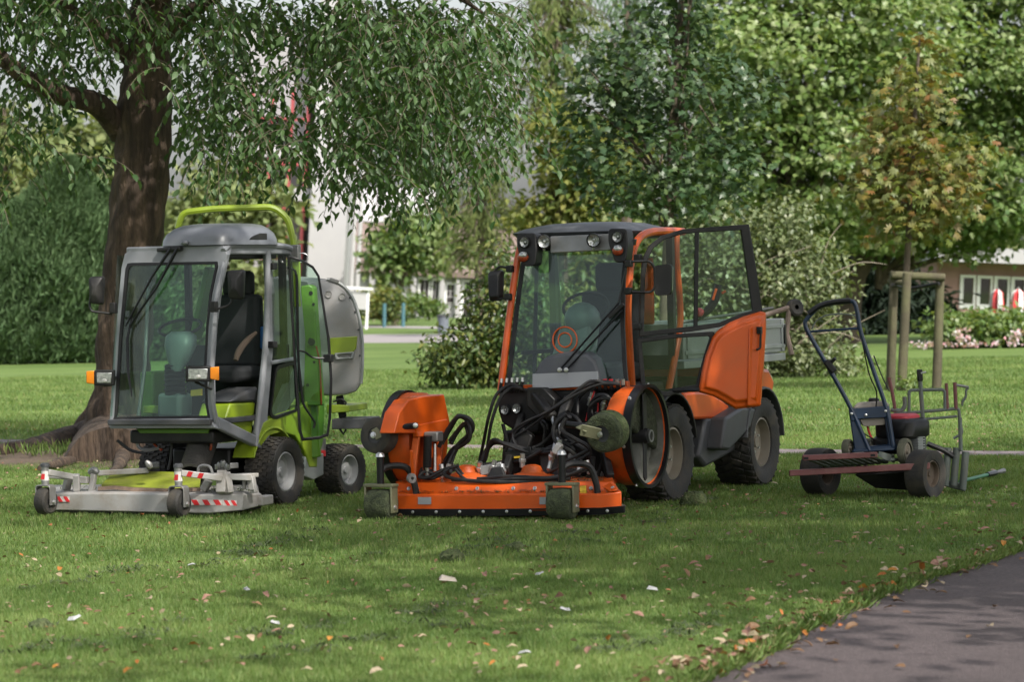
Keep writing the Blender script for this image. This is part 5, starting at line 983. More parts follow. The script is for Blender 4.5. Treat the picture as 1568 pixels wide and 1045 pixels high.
s = MB(); s.rim(wo, [wc + (p - wc) * .88 for p in wo], (.012, 0, 0)); s.build("small_window_seal", M['blackpaint'], gm); s = MB(); s.slab([wc + (p - wc) * .9 for p in wo], (.004, 0, 0)); s.build("small_window", M['glass_dark'], gm, flat=True)
# roof
rz = [(-.02, .0), (.03, .01)]
q = [gw(190, 386), gw(344, 380), gs(450, 382), gs(450, 382) + V((-(UR - A_[0].x), 0, 0))]
s = MB(); s.loft([[V((p.x, p.y, q[0].z + .0 + dz)) for p in fil(q, .06, 3)] for dz in (-.04, .035)]); s.build("roof_base", M['cabgrey'], gm, .012)
ro = []
u0, u1 = A_[0].x + .0, UR; zt = q[0].z + .035
hx = [G.v(246, 375, FVg - .62).x, G.v(420, 375, FVg + .02).x]
for z, e in ((0, 0), (.04, .004), (.085, .02), (.125, .055), (.15, .10), (.16, .16), (.163, .2)):
    ro.append(fil([(hx[0] + e, FVg - .70 + e * 1.4, zt + z), (hx[1] - e, FVg - .70 + e * 1.4, zt + z), (hx[1] - e * .8, FVg + .18 - e, zt + z), (hx[0] + e, FVg + .18 - e, zt + z)], .16, 4))
s = MB(); s.loft(ro); rf = s.build("roof_hood", M['roofgrey'], gm, sharp=60)
s = MB(); s.slab([V((hx[1] - .015, FVg - .70 + y, zt + z)) for y, z in ((.32, .03), (.62, .03), (.62, .085), (.52, .085), (.40, .06))], (.012, 0, 0)); s.build("roof_vent", M['black'], rf, .004)
MB().ball(G.v(283, 372, FVg - .72), (.03, .03, .02)).build("roof_plug", M['roofgrey'], rf)
P = crv([V((hx[0] + .2, FVg - .61, zt + .06)), V((hx[0] + .35, FVg - .52, zt + .085)), V((hx[0] + .55, FVg - .52, zt + .095)), V((hx[1] - .18, FVg - .60, zt + .07))], 6); MB().tube(P, .010, 6).build("roof_ridge", M['roofgrey'], rf)
# roll bar
YB = G.world((0, FVg + .18, 0)).y
rbp = fil([G.y(*p, YB) for p in ((272, 350), (279, 326), (325, 320), (420, 317), (441, 335), (450, 372), (456, 470))], .14, 5, False)
MB().tube(rbp, .026, 8).build("roll_bar", M['lime'], gm)
s = MB(); s.box(G.y(453, 388, YB - .02), (.07, .05, .13)); s.build("roll_bar_joint", M['steel'], gm, .008)
MB().tube([G.y(463 + 9 * cos(a), 395 + 7 * sin(a), YB - .03) for a in np.linspace(-2.6, 1.9, 16)], .004, 5).build("lock_pin", M['zinc'], gm)
# wipers, mirrors, head lamps
for p0, p1, p2 in (((262, 380), (232, 425), (192, 500)), ((272, 380), (240, 440), (198, 500))):
    MB().tube([gw(*p0, -.05), gw(*p1, -.045), gw(*p2, -.03)], [.014, .010, .007], 6).build("wiper_arm", M['blackpaint'], gm)
MB().tube([gw(203, 478, -.02), gw(195, 520, -.02), gw(196, 570, -.02), gw(202, 608, -.02)], [.006, .012, .012, .005], 6).build("wiper_blade", M['blackpaint'], gm)
s = MB(); s.bar(gw(242, 383, -.03), gw(278, 381, -.03), .05, .03); s.build("wiper_motor_cover", M['black'], gm, .008)
for left, arm, body, cl_ in ((True, [(147, 435), (140, 445), (137, 470), (140, 477), (172, 481)], (137, 160, 423, 467), (174, 472)), (False, [(360, 425), (358, 450), (352, 468), (330, 474)], (349, 375, 413, 459), (328, 470))):
    Yd = G.world(A_[0] if left else A_[1]).y - (.04 if left else .10); fy = lambda x, y, o=0: G.y(x, y, Yd + o)
    ma = MB().tube(fil(pts(fy, arm), .03, 3, False), .009, 8).build("mirror_arm", M['black'], gm); s = MB(); s.box(fy(*cl_), (.045, .05, .08)); s.build("mirror_clamp", M['black'], ma, .006)
    x0, x1, y0, y1 = body; A = fil(pts(fy, ((x0, y0 + 1), (x1, y0), (x1 - 2, y1), (x0 + 2, y1 - 1))), .022, 3); cc = sum(A, V()) / len(A); bk = gdir(.25, 1).normalized()
    s = MB(); s.loft([[cc + (p - cc) * .35 - bk * .06 for p in A], [cc + (p - cc) * .92 - bk * .03 for p in A], A, [p + bk * .02 for p in A]]); mh = s.build("mirror", M['black'], gm, .004)
    s = MB(); s.slab([cc + (p - cc) * .9 + bk * .021 for p in A], bk * .004); s.build("mirror_glass", M['mirror'], mh, flat=True)
for x0, x1, amb, st in ((144, 175, (132, 145), (170, 590)), (284, 322, (321, 335), (323, 596))):
    y0 = 567 if x0 < 200 else 561; y1 = y0 + 24; Yl = G.world(A_[0] if x0 < 200 else A_[1]).y - .12
    fy = lambda x, y, o=0: G.y(x, y, Yl + o); bk = gdir(0, 1).normalized()
    s = MB(); s.slab(pts(fy, ((x0, y0), (x1, y0), (x1, y1), (x0, y1))), bk * .07); hl = s.build("headlamp", M['black'], gm, .008)
    a, b_ = (x0 + 4, x1 - 4); s = MB(); s.slab(pts(lambda x, y: fy(x, y, -.004), ((a, y0 + 4), (b_, y0 + 4), (b_ - 1, y1 - 4), (a, y1 - 4))), bk * .02); s.build("lens", M['lens'], hl, .004)
    s = MB(); s.ball(fy((x0 + x1) / 2, y1 - 8, -.004), (.022, .008, .014)); s.build("reflector_bulb", M['white'], hl)
    s = MB(); s.slab(pts(lambda x, y: fy(x, y, .01), ((amb[0], y0 + 2), (amb[1], y0 + 1), (amb[1], y1 - 2), (amb[0], y1 - 4))), bk * .05); s.build("indicator", M['amber'], hl, .006)
    MB().tube([fy(x0 + 14, y1, .04), fy(*st, .06), gw(st[0] + (8 if x0 < 200 else 0), st[1] - 12, .0)], .010, 6).build("lamp_bracket", M['black'], hl)
# inside
s = MB(); s.loft([fil([V((c_.x - w_, c_.y - .6 * w_, c_.z)), V((c_.x + w_, c_.y - .6 * w_, c_.z)), V((c_.x + w_, c_.y + w_, c_.z)), V((c_.x - w_, c_.y + w_, c_.z))], w_ * .7, 3) for c_, w_ in ((G.v(270, 569, FVg - .62), .035), (G.v(272, 552, FVg - .60), .08), (G.v(274, 530, FVg - .58), .115), (G.v(275, 515, FVg - .55), .11), (G.v(276, 508, FVg - .53), .07))]); s.build("console_dome", M['dome'], gm, sharp=60)
s = MB(); P0, P1 = G.v(268, 604, FVg - .56), G.v(270, 560, FVg - .56)
for k in range(7): q = P0.lerp(P1, k / 6); s.lathe([(.075, -.012), (.092, 0), (.075, .012)], q, (0, 0, 1), 18)
s.lathe([(.074, 0), (.074, (P1 - P0).length)], P0, (0, 0, 1), 18); tag(s.build("bellows", M['black'], gm), kind="stuff")
s = MB(); s.bar(G.v(268, 640, FVg - .55), G.v(268, 602, FVg - .55), .20, .2); s.build("console_base", M['dome'], gm, .03)
q = G.v(276, 502, FVg - .42); MB().tube([q + V((.17 * cos(a), .12 * sin(a), .06 * sin(a))) for a in np.linspace(0, 2 * pi, 30)[:-1]], .012, 6, closed=True).build("steering_wheel", M['black'], gm)
s = MB(); fl = A_[0].z
s.box((0, FVg - .48, fl + .015), (UR - A_[0].x - .03, .85, .04)); s.build("cab_floor", M['dgrey'], gm, .006)
sx = G.u(370, 560, .12).x
s = MB(); s.box((.06, FVg - .02, fl + .34), (.44, .42, .12)); s.box((.06, FVg + .19, fl + .66), (.42, .12, .56)); s.box((.06, FVg + .22, fl + 1.02), (.26, .1, .2)); s.build("seat", M['seat'], gm, .04)
MB().tube(crv([G.u(*p, UR - .12) for p in ((361, 552), (366, 538), (378, 522), (392, 510))], 4), [.018, .026, .024, .014], 8).build("tan_armrest", M['tan'], gm)
s = MB(); s.bar(G.u(404, 535, UR - .16), G.u(404, 500, UR - .16), .05, .05); s.build("blue_cushion", M['blue'], gm, .015)
s = MB(); s.slab([G.u(*p, UR - .05) for p in ((342, 655), (353, 618), (392, 616), (386, 664), (382, 672))], (-.25, 0, 0)); s.build("seat_box", M['lime'], gm, .015)
s = MB(); s.slab([G.u(*p, UR - .04) for p in ((353, 616), (368, 604), (396, 592), (392, 616))], (-.27, 0, 0)); s.build("side_console", M['dgrey'], gm, .02)
s = MB(); s.box((A_[0].x + .08, FVg - .2, fl + .2), (.12, .5, .35)); s.build("lime_panel", M['green_paint'], gm, .02)
s = MB(); s.slab(pts(lambda x, y: gw(x, y, .25), ((218, 622), (247, 622), (247, 634), (218, 634))), (0, .1, 0)); s.build("pedal_cover", M['lime'], gm, .01)
s = MB(); s.slab(pts(lambda x, y: gw(x, y, .25), ((292, 598), (308, 596), (308, 606), (292, 607))), (0, .02, 0)); s.build("yellow_label", M['yellow'], gm, flat=True)
MB().tube([gw(212, 637, .18), gw(222, 560, .2), gw(228, 430, .3)], .014, 6).build("left_rear_post", M['steel'], gm)
zz = q0 = A_[3].z
for x in (A_[0].x + .03, UR - .04): s = MB(); s.bar((x, FVg + .28, fl), (x, FVg + .28, zt - .03), .05, .05); s.build("rear_post", M['black'], gm, .008)
s = MB(); s.box(((A_[0].x + UR) / 2, FVg + .28, fl + .28), (UR - A_[0].x, .04, .55)); s.build("rear_wall", M['black'], gm, .01)
s = MB(); s.box(((A_[0].x + UR) / 2, FVg - .14, zt - .08), (UR - A_[0].x - .10, .72, .05)); s.build("head_lining", M['black'], gm, .01)
s = MB(); s.bar((A_[0].x + .1, FVg + .25, fl + .6), (A_[0].x + .25, FVg + .25, fl + 1.15), .12, .05); s.build("lime_post", M['green_paint'], gm, .01)
s = MB(); s.slab([(A_[0].x + .015, FVg - .86, fl + .06), (A_[0].x + .015, FVg + .26, fl + .06), (A_[0].x + .015, FVg + .26, zt - .06), (A_[0].x + .015, FVg - .72, zt - .06)], (.005, 0, 0)); s.build("side_glass", M['glass'], gm, flat=True)
# underneath, wheel arch and lime side
s = MB(); s.slab([G.u(*p, UR + .005) for p in ((396, 672), (404, 648), (424, 634), (468, 620), (478, 600), (492, 600), (488, 650), (486, 716), (474, 716), (466, 690), (452, 668), (432, 662), (412, 668), (400, 684))], (-.05, 0, 0)); s.build("wheel_arch_panel", M['lime'], gm, .008)
s = MB()
L = []
for i in range(13):
    a = radians(20 + 120 * i / 12); y, z = FVg - (gr + .06) * cos(a), gr + (gr + .05) * sin(a); L.append([(.28, y, z), (UR + .02, y, z), (UR + .02, y - .012 * cos(a), z + .015 * sin(a)), (.28, y - .012 * cos(a), z + .015 * sin(a))])
s.loft(L); s.build("fender", M['lime'], gm, .004)
s = MB(); s.box((0, FVg + .45, .34), (.5, 1.5, .20)); s.build("chassis", M['black'], gm, .02)
s = MB(); s.box((0, FVg - .35, fl - .10), (.72, .75, .10)); s.build("underbody", M['black'], gm, .02)
s = MB(); s.box((0, FVg, .26), (.70, .14, .14)); s.build("front_axle", M['black'], gm, .02)
s = MB(); s.slab(pts(lambda x, y: gw(x, y, .12), ((208, 657), (320, 657), (318, 664), (214, 664))), (0, .3, 0)); s.build("under_panel", M['green_paint'], gm, .006)
for route, r_, m in (([(212, 668), (212, 684), (225, 690), (245, 686)], .014, 'steel'), ([(232, 660), (236, 680), (248, 690)], .010, 'redlens'), ([(264, 664), (262, 700), (258, 720)], .012, 'hose'), ([(305, 662), (322, 678), (322, 690)], .010, 'redlens'), ([(180, 675), (200, 690), (225, 695)], .012, 'hose')):
    MB().tube(crv([G.v(x, y, FVg - .62) for x, y in route], 5), r_, 6).build("pipe", M[m], gm)
# ribbed suction hose
s = MB(); P0, P1 = G.v(313, 672, FVg - .45), G.v(293, 730, FVg - .85); ax = P1 - P0; n_ = 20
prof = []
for k in range(n_): h_ = ax.length * k / n_; prof += [(.088, h_), (.106, h_ + ax.length / n_ * .35), (.106, h_ + ax.length / n_ * .5), (.088, h_ + ax.length / n_ * .85)]
s.lathe(prof, P0, ax, 22); tag(s.build("suction_hose", mat('hose_grey_brown', (.035, .033, .03), .6), gm, sharp=25), kind="stuff")
# lime mast with cut-outs, tank, brackets behind the door
Ym = G.world((UR, FVg + .55, 0)).y
fm = lambda x, y, o=0: G.y(x, y, Ym + o); bk = gdir(.25, 1).normalized()
s = MB(); s.slab(pts(fm, ((460, 438), (474, 436), (480, 440), (492, 622), (465, 622))), bk * .10); mast = s.build("lift_mast", M['green_paint'], gm, .012)
for x, y, r_ in ((476, 449, 3.2), (480, 466, 2.2), (475, 520, 2.6), (481, 555, 2.2), (471, 590, 2.6)):
    MB().lathe([(.001, 0), (r_ / 205, 0), (r_ / 205, -.006)], fm(x, y, -.006), gdir(0, -1), 12).build("hole", M['blackpaint'], mast)
s = MB(); s.cyl(fm(477, 524, -.06), fm(477, 524, .02), .028); s.build("knob", M['black'], mast); MB().tube(crv(pts(fm, ((484, 530), (490, 560), (492, 620))), 5), .007, 6).build("cable", M['redlens'], mast)
s = MB(); s.slab(pts(lambda x, y: fm(x, y, .05), ((456, 470), (470, 470), (490, 700), (466, 705))), bk * .05); s.build("side_panel", M['green_paint'], gm, .01)
s = MB(); s.bar(fm(455, 395, .1), fm(458, 620, .1), .04, .05); s.build("rear_bar", M['lime'], gm, .008)
s = MB(); s.slab([G.u(*p, UR - .02) for p in ((472, 622), (498, 620), (496, 676), (490, 700), (470, 706))], (-.3, 0, 0)); s.build("engine_side", M['green_paint'], gm, .015)
s = MB(); s.slab([G.u(*p, UR - .0) for p in ((468, 698), (496, 694), (496, 728), (480, 736), (466, 730))], (-.16, 0, 0)); s.build("axle_bracket", M['alu'], gm, .01)
MB().cyl(G.u(490, 672, UR - .06), G.u(490, 698, UR - .06), .045).build("cylinder", M['steel'], gm); MB().cyl(G.u(488, 690, UR - .06), G.u(488, 699, UR - .06), .055).build("red_cap", M['red'], gm)
# hopper behind
Yh = G.world((.2, FVg + .95, 0)).y; fh = lambda x, y, o=0: G.y(x, y, Yh + o)
hp_ = [(470, 432), (496, 427), (512, 430), (528, 441), (541, 460), (550, 490), (554, 525), (554, 560), (552, 590), (545, 600), (530, 605), (505, 606), (470, 604)]
hc_ = (510, 520); sc2 = lambda p, k: (hc_[0] + (p[0] - hc_[0]) * k, hc_[1] + (p[1] - hc_[1]) * k)
s = MB(); s.loft([pts(lambda x, y: fh(x - 60, y - 6, .85), hp_), pts(fh, hp_), pts(lambda x, y: fh(x, y, -.035), [sc2(p, .985) for p in hp_]), pts(lambda x, y: fh(x, y, -.05), [sc2(p, .93) for p in hp_])]); hop = s.build("hopper", M['hopper'], gm, sharp=32)
hl_ = [(500, 428), (513, 431), (528, 441), (541, 460), (550, 490), (554, 525), (554, 560), (552, 588)]
MB().tube(crv([fh(x + .5, y, -.035) for x, y in hl_], 4), .016, 6).build("hopper_flange", M['alu'], hop)
for x, y in ((536, 456), (544, 478), (549, 505), (551, 545)): bolt(hop, fh(x, y, -.05), gdir(0, -1), .007, 'dgrey')
for x in (503, 524): MB().lathe([(.001, .0), (.02, .0), (.026, .006), (.026, -.01)], fh(x, 451 + (x - 503) * .18, -.055), gdir(0, -1), 12).build("hopper_screw", M['deckgrey'], hop)
s = MB(); s.slab(pts(lambda x, y: fh(x, y, -.06), ((505, 518), (547, 515), (545, 534), (538, 542), (505, 545))), bk * .03); s.build("lime_band", M['lime'], hop, .006)
s = MB(); s.rim(pts(lambda x, y: fh(x, y, -.075), ((512, 541), (542, 539), (540, 549), (514, 551))), pts(lambda x, y: fh(x, y, -.075), ((516, 543), (538, 541.5), (537, 547), (517, 548.5))), bk * .03); s.build("hopper_handle", M['alu'], hop, .003)
s = MB(); s.bar(fh(505, 428, -.04), fh(519, 432, -.04), .03, .03); s.build("hopper_latch", M['steel'], hop, .004)
s = MB(); s.slab(pts(lambda x, y: fh(x, y, -.03), ((500, 620), (535, 621), (535, 631), (500, 634))), bk * .5); s.build("rear_guard", M['lime'], gm, .006)
s = MB(); s.slab(pts(lambda x, y: fh(x, y, -.02), ((508, 642), (560, 641), (560, 657), (508, 658))), bk * .4); s.build("rear_bumper", M['dgrey'], gm, .006)
s = MB(); s.bar(fh(520, 606, .1), fh(525, 640, .1), .06, .06); s.build("hopper_support", M['black'], gm, .01); MB().tube(crv(pts(fh, ((510, 616), (522, 612), (530, 618), (520, 624))), 4), .008, 6).build("cable", M['hose'], gm)
MB().tube(pts(fh, ((520, 657), (526, 665), (530, 658))), .01, 6).build("tow_eye", M['black'], gm)
# the open glass door
Yo = G.world((UR, FVg - .05, 0)).y - .05; fd = lambda x, y, o=0: G.y(x, y, Yo + o + (x - 445) * .001)
do_ = [(441, 391), (462, 397), (480, 408), (489, 422), (497, 470), (505, 520), (509, 580), (507, 640), (503, 668), (490, 673), (462, 676), (457, 660), (450, 560), (444, 460)]
dc = sum((V((x, y, 0)) for x, y in do_), V()) / len(do_)
di_ = [(444, 396), (461, 401), (477.5, 411), (486, 424), (493.5, 470), (501, 520), (505, 580), (503, 639), (500, 664), (489, 668.5), (465, 671), (461, 659), (454, 560), (448, 460)]
s = MB(); s.rim(pts(fd, do_), pts(fd, di_), gdir(0, .03)); gd = s.build("door", M['blackpaint'], gm, .004)
s = MB(); s.slab(pts(lambda x, y: fd(x, y, .01), di_), gdir(0, .006)); s.build("door_glass", M['glass'], gd, flat=True)
MB().tube(crv(pts(lambda x, y: fd(x, y, -.02), ((457, 537), (468, 540), (480, 548), (500, 549))), 4), .008, 6).build("door_bar", M['blackpaint'], gd)
s = MB(); s.box(fd(503, 549, -.02), (.07, .05, .06)); s.build("door_lock", M['black'], gd, .008)
MB().tube(fil(pts(lambda x, y: fd(x, y, -.03), ((454, 420), (456, 540), (464, 620), (483, 648), (480, 656))), .04, 3, False), .009, 6).build("door_grab_rail", M['blackpaint'], gd)
MB().tube(crv([gs(416, 640), gs(440, 632), gs(456, 627)], 3), .010, 6).build("window_trim", M['blackpaint'], gm)
MB().tube(fil(pts(lambda x, y: fd(x, y, .06), ((440, 410), (452, 413), (455, 430), (458, 600))), .03, 3, False), .010, 6).build("grab_handle", M['blackpaint'], gm)
for y in (408, 528): s = MB(); s.box(gs(414, y) + V((.02, 0, 0)), (.05, .07, .05)); s.build("hinge", M['black'], gm, .006)
# ---- mowing deck in front
GD = gw(180, 650).y - .42
def gv(x, y, o=0): return G.v(x, y, GD + o)
s = MB(); s.loft([[gv(x, yb, o), gv(x, yt, o), gv(x + dx, yt - 3, o + .06), gv(x + dx, yt - 14, o + .6), gv(x + dx, yb - 12, o + .66)] for x, yb, yt, o, dx in ((81, 782, 757, 0, 2), (180, 784, 756, 0, 0), (262, 786, 757, 0, 0), (320, 787, 758, .02, 0), (372, 782, 757, .16, -2), (401, 775, 757, .40, -6))]); gdk = s.build("mower_deck", M['deckgrey'], gm, .008, sharp=40)
s = MB(); s.slab([gv(x, y, o) for x, y, o in ((82, 783, .02), (320, 788, .03), (400, 777, .42), (395, 772, .9), (90, 772, .9))], (0, 0, -.01)); s.build("deck_underside", M['black'], gdk)
# hazard stripes: film with red bars
def hazard(x0, x1, y0, y1, n, o, tilt=5, dy=0.0):
    s = MB(); s.slab([gv(x0, y0, o), gv(x1, y0 + dy, o), gv(x1, y1 + dy, o), gv(x0, y1, o)], (0, .003, 0)); h_ = s.build("warning_film", M['white'], gdk, flat=True)
    for k in range(n):
        a = x0 + (x1 - x0) * (k + .15) / n; w_ = (x1 - x0) / n * .5; d_ = dy * (k + .4) / n
        s = MB(); s.slab([gv(a, y0 + d_, o - .002), gv(a + w_, y0 + d_, o - .002), gv(a + w_ + tilt, y1 + d_, o - .002), gv(a + tilt, y1 + d_, o - .002)], (0, .002, 0)); s.build("red_stripe", M['red'], h_, flat=True)
hazard(84, 106, 761, 769, 2, -.006); hazard(290, 340, 766, 774, 3, -.004); hazard(341, 362, 767, 775, 2, .02)
# worn lime cover lying on the deck
cv = [(155, 742), (172, 724), (230, 722), (308, 724), (306, 745), (260, 748), (200, 745)]
s = MB(); s.slab([gv(x, y, .10 + (750 - y) * .012) for x, y in cv], (0, 0, -.02)); cvr = s.build("deck_cover", M['lime_worn'], gm, .004)
s = MB(); s.loft([[gv(x, y, .08), gv(x, y + 6, .07), gv(x, y + 6, .10), gv(x, y, .11)] for x, y in ((150, 746), (175, 744), (205, 747), (240, 748), (262, 749), (285, 747), (307, 747))]); s.build("worn_edge", mat('worn_brown_edge', (.16, .11, .08), .9, var=.3, scale=20), cvr)
# frame arms
for p0, p1, o0, o1, w_ in (((76, 728), (112, 731), .0, .05, .045), ((112, 734), (135, 736), .1, .1, .05), ((150, 725), (228, 721), .25, .4, .04), ((312, 729), (385, 732), .0, .2, .045), ((100, 754), (106, 730), .15, .12, .05), ((118, 752), (116, 727), .08, .05, .05), ((140, 754), (144, 726), .12, .12, .04), ((339, 756), (341, 722), .05, .1, .07), ((352, 756), (346, 724), .08, .1, .05), ((312, 752), (320, 736), .1, .1, .05), ((388, 756), (384, 730), .22, .22, .05), ((374, 750), (374, 728), .22, .22, .025), ((362, 729), (396, 728), .2, .26, .03)):
    s = MB(); s.bar(gv(*p0, o0), gv(*p1, o1), w_, w_); s.build("frame_arm", M['deckgrey'], gdk, .006)
MB().tube(fil([gv(303, 728, -.0), gv(304, 716, .0), gv(310, 713, .0), gv(322, 714, .0), gv(326, 728, .0)], .03, 3, False), .011, 8).build("lift_handle", M['steel'], gdk)
for x, y in ((336, 714), (342, 712), (348, 716), (140, 722), (146, 721), (228, 712)):
    MB().lathe([(.012, -.03), (.02, -.02), (.026, 0), (.02, .02), (.012, .035)], gv(x, y, .12), (random.uniform(-1, 1), -.3, .6), 8).build("linkage_bolt", M['steel'], gdk)
s = MB(); s.bar(gv(330, 716, .15), gv(364, 713, .3), .035, .04); s.build("linkage", M['steel'], gdk, .006)
s = MB(); s.bar(gv(224, 714, .35), gv(244, 712, .4), .05, .05); s.build("rear_linkage", M['dgrey'], gdk, .01)
for px_, yt, yb, r_ in ((70, 746, 788, .100), (274, 748, 792, .105)):
    c_ = gv(px_, (yt + yb) / 2 + 1, -.18 if px_ < 100 else -.16); c_.z = max(c_.z, .07); W_ = .048
    s = MB(); s.lathe([(r_ * .4, -W_), (r_ * .82, -W_), (r_ * .96, -W_ * .75), (r_, -W_ * .2), (r_, W_ * .2), (r_ * .96, W_ * .75), (r_ * .82, W_), (r_ * .4, W_)], c_, (1, -.05, 0), 28); cwg = s.build("caster_wheel", M['rubber'], gm)
    MB().lathe([(r_ * .42, W_ * .6), (.02, W_ * .5), (.018, W_ * 1.1), (.001, W_ * 1.1)], c_, (1, 0, 0), 16).build("hub", M['dgrey'], cwg)
    s = MB(); g_ = W_ + .016; top = c_.z + r_ + .02
    P = fil([(c_.x - g_, c_.y, c_.z - .03), (c_.x - g_, c_.y, top), (c_.x + g_, c_.y, top), (c_.x + g_, c_.y, c_.z - .03)], .03, 4, False)
    s.loft([[p + V((0, -.04, 0)), p + V((0, .04, 0)), p + V((0, .04, 0)) + (V((c_.x, c_.y, c_.z)) - p).normalized() * .010, p + V((0, -.04, 0)) + (V((c_.x, c_.y, c_.z)) - p).normalized() * .010] for p in P]); s.build("caster_fork", M['steel'], gm, .003)
    bolt(cwg, (c_.x - g_ - .004, c_.y, c_.z - .005), V((-1, 0, 0)), .013); bolt(cwg, (c_.x + g_ + .004, c_.y, c_.z - .005), V((1, 0, 0)), .013)
    s = MB(); s.cyl((c_.x, c_.y, top), (c_.x, c_.y, top + .13), .028); pv_ = s.build("caster_pivot", M['steel'], gm); MB().lathe([(.036, 0), (.034, .02), (.02, .028), (.001, .028)], (c_.x, c_.y, top + .13), (0, 0, 1), 14).build("pivot_cap", M['dgrey'], pv_)
    MB().cyl((c_.x, c_.y, top + .03), (c_.x, c_.y, top + .10), .0295, n=14).build("warning_film", M['white'], pv_); s = MB(); s.slab([(c_.x - .02, c_.y - .031, top + .04), (c_.x + .012, c_.y - .031, top + .04), (c_.x + .016, c_.y - .031, top + .08), (c_.x - .01, c_.y - .031, top + .08)], (0, .003, 0)); s.build("red_stripe", M['red'], pv_, flat=True)
    e = gv(*((112, 731) if px_ < 100 else (340, 733)), .05); s = MB(); s.bar((c_.x + .02, c_.y, top + .09), e, .04, .045); ca_ = s.build("caster_arm", M['deckgrey'], gm, .006)
    if px_ > 100:
        a_, b_ = V((c_.x + .04, c_.y, top + .09)), e
        for k in range(2):
            p, q_ = a_.lerp(b_, .12 + k * .28) + V((0, -.025, -.018)), a_.lerp(b_, .24 + k * .28) + V((0, -.025, -.018)); s = MB(); s.slab([p, q_, q_ + V((.02, 0, .036)), p + V((.02, 0, .036))], (0, .002, 0)); s.build("red_stripe", M['red'], ca_, flat=True)
s = MB(); s.bar(gv(396, 768, .35), gv(413, 765, .5), .07, .07); s.build("deck_bumper", M['deckgrey'], gdk, .01)

flecks(gdk, [(gv(90, 752, .07), gv(385, 752, .07), gv(90, 745, .45)), (gv(310, 754, .06), gv(390, 753, .15), gv(310, 747, .4))], 900)
# ================================================================== SMALL TRAILER, WALK-BEHIND MOWER, TOOLS
Cw = gnd(1424, 764); rc = V((cos(radians(36)), -sin(radians(36)), 0))
K = Frame(Cw - rc * .48, 36)
ct = empty("small_trailer", (K.o.x, K.o.y, 0), -K.t, "small flat trailer with faded red beams, cage of bars and two black wheels, right", "trailer")
KY = K.o.y
def ky(x, y, o=0): return K.y(x, y, KY + o)
wc_ = K.u(1424, 726, .50); wr_ = .19
for cx in (.46, -.42): wheel(ct, (cx, wc_.y, wr_ - .008), wr_, .16, .10, M['rim_dark'], ax=(1 if cx > 0 else -1, 0, 0), lugs=0, nut=0)
MB().cyl((-.42, wc_.y, wr_), (.46, wc_.y, wr_), .02).build("axle", M['black'], ct)
oL, oR = ky(1208, 725, -.42), ky(1424, 713, -.42)
s = MB(); s.slab([ky(x, y, -.42 if x < 1400 else -.42) for x, y in ((1209, 721), (1424, 709), (1424, 719), (1209, 730))], K.loc(V((0, .06, 0)) + K.o)); s.build("cross_beam", M['rust_red'], ct, .006)
s = MB(); s.slab([ky(x, y, -.5) for x, y in ((1229, 698), (1344, 693), (1344, 701), (1230, 706))], K.loc(V((0, .06, 0)) + K.o)); tb = s.build("tail_beam", M['rust_red'], ct, .004)
for x in (1235, 1337): s = MB(); s.slab([ky(x - 4, 700.5 - (x - 1235) * .045, -.503), ky(x + 3, 700.2 - (x - 1235) * .045, -.503), ky(x + 3, 704 - (x - 1235) * .045, -.503), ky(x - 4, 704.5 - (x - 1235) * .045, -.503)], K.loc(V((0, .01, 0)) + K.o)); s.build("beam_socket", M['blackpaint'], tb, flat=True)
# slatted ramp, tipped so that its underside shows
s = MB(); N_SL = 9
for k in range(N_SL):
    f0 = k / N_SL; f1 = (k + .62) / N_SL
    a0, a1 = ky(1236 + 106 * f0, 706 - 5 * f0, -.46), ky(1236 + 106 * f1, 706 - 5 * f1, -.46); b0, b1 = ky(1272 + 92 * f0, 719 - 9 * f0, -.12), ky(1272 + 92 * f1, 719 - 9 * f1, -.12)
    t_ = MB(); t_.slab([a0, a1, b1, b0], (0, 0, .012)); t_.build("ramp_slat", M['greysteel'], ct, flat=True)
t_ = MB(); t_.slab([ky(1345, 700, -.46), ky(1370, 710, -.12), ky(1370, 700, -.12), ky(1346, 694, -.46)], (0, 0, .012)); t_.build("ramp_side", M['greysteel'], ct, .003)
t_ = MB(); t_.slab([ky(1258, 714, -.2), ky(1370, 706, -.2), ky(1440, 704, .45), ky(1330, 709, .45)], (0, 0, .02)); t_.build("trailer_floor", M['greysteel'], ct, .004)
t_ = MB(); t_.loft([[ky(1308, 728, -.25), ky(1400, 722, -.25), ky(1404, 715, .25), ky(1320, 718, .25)], [ky(1340, 748, -.12), ky(1395, 752, -.12), ky(1400, 748, .2), ky(1350, 746, .2)]]); t_.build("belly_pan", M['black'], ct, .01)
for x0, x1, y0, y1 in ((1446, 1455, 682, 744), (1459, 1467, 686, 744), (1473, 1481, 691, 750)):
    MB().lathe([(.001, 0), (.022, 0), (.027, .0), (.027, .28), (.02, .28), (.02, .26), (.001, .26)], ky((x0 + x1) / 2 - 3, y1, .12), (ky((x0 + x1) / 2 + 2, y0, .12) - ky((x0 + x1) / 2 - 3, y1, .12)), 14).build("tool_tube", M['greysteel'], ct)
t_ = MB(); t_.bar(ky(1440, 738, .2), ky(1478, 748, .2), .10, .05); t_.build("rear_frame", M['greysteel'], ct, .008)
def cage(P, r=.012, nm="cage_bar", m='greysteel', o=0.1, rd=.02): return MB().tube(fil([ky(x, y, o) for x, y in P], rd, 3, False), r, 8).build(nm, M[m], ct)
cage([(1417, 711), (1413, 640), (1409, 583)], .016, "cage_post"); t_ = MB(); t_.bar(ky(1409, 584, .1), ky(1408, 566, .1), .045, .04); t_.build("post_head", M['black'], ct, .008)
MB().cyl(ky(1410, 572, .08), ky(1418, 570, .08), .007).build("lock_bolt", M['zinc'], ct)
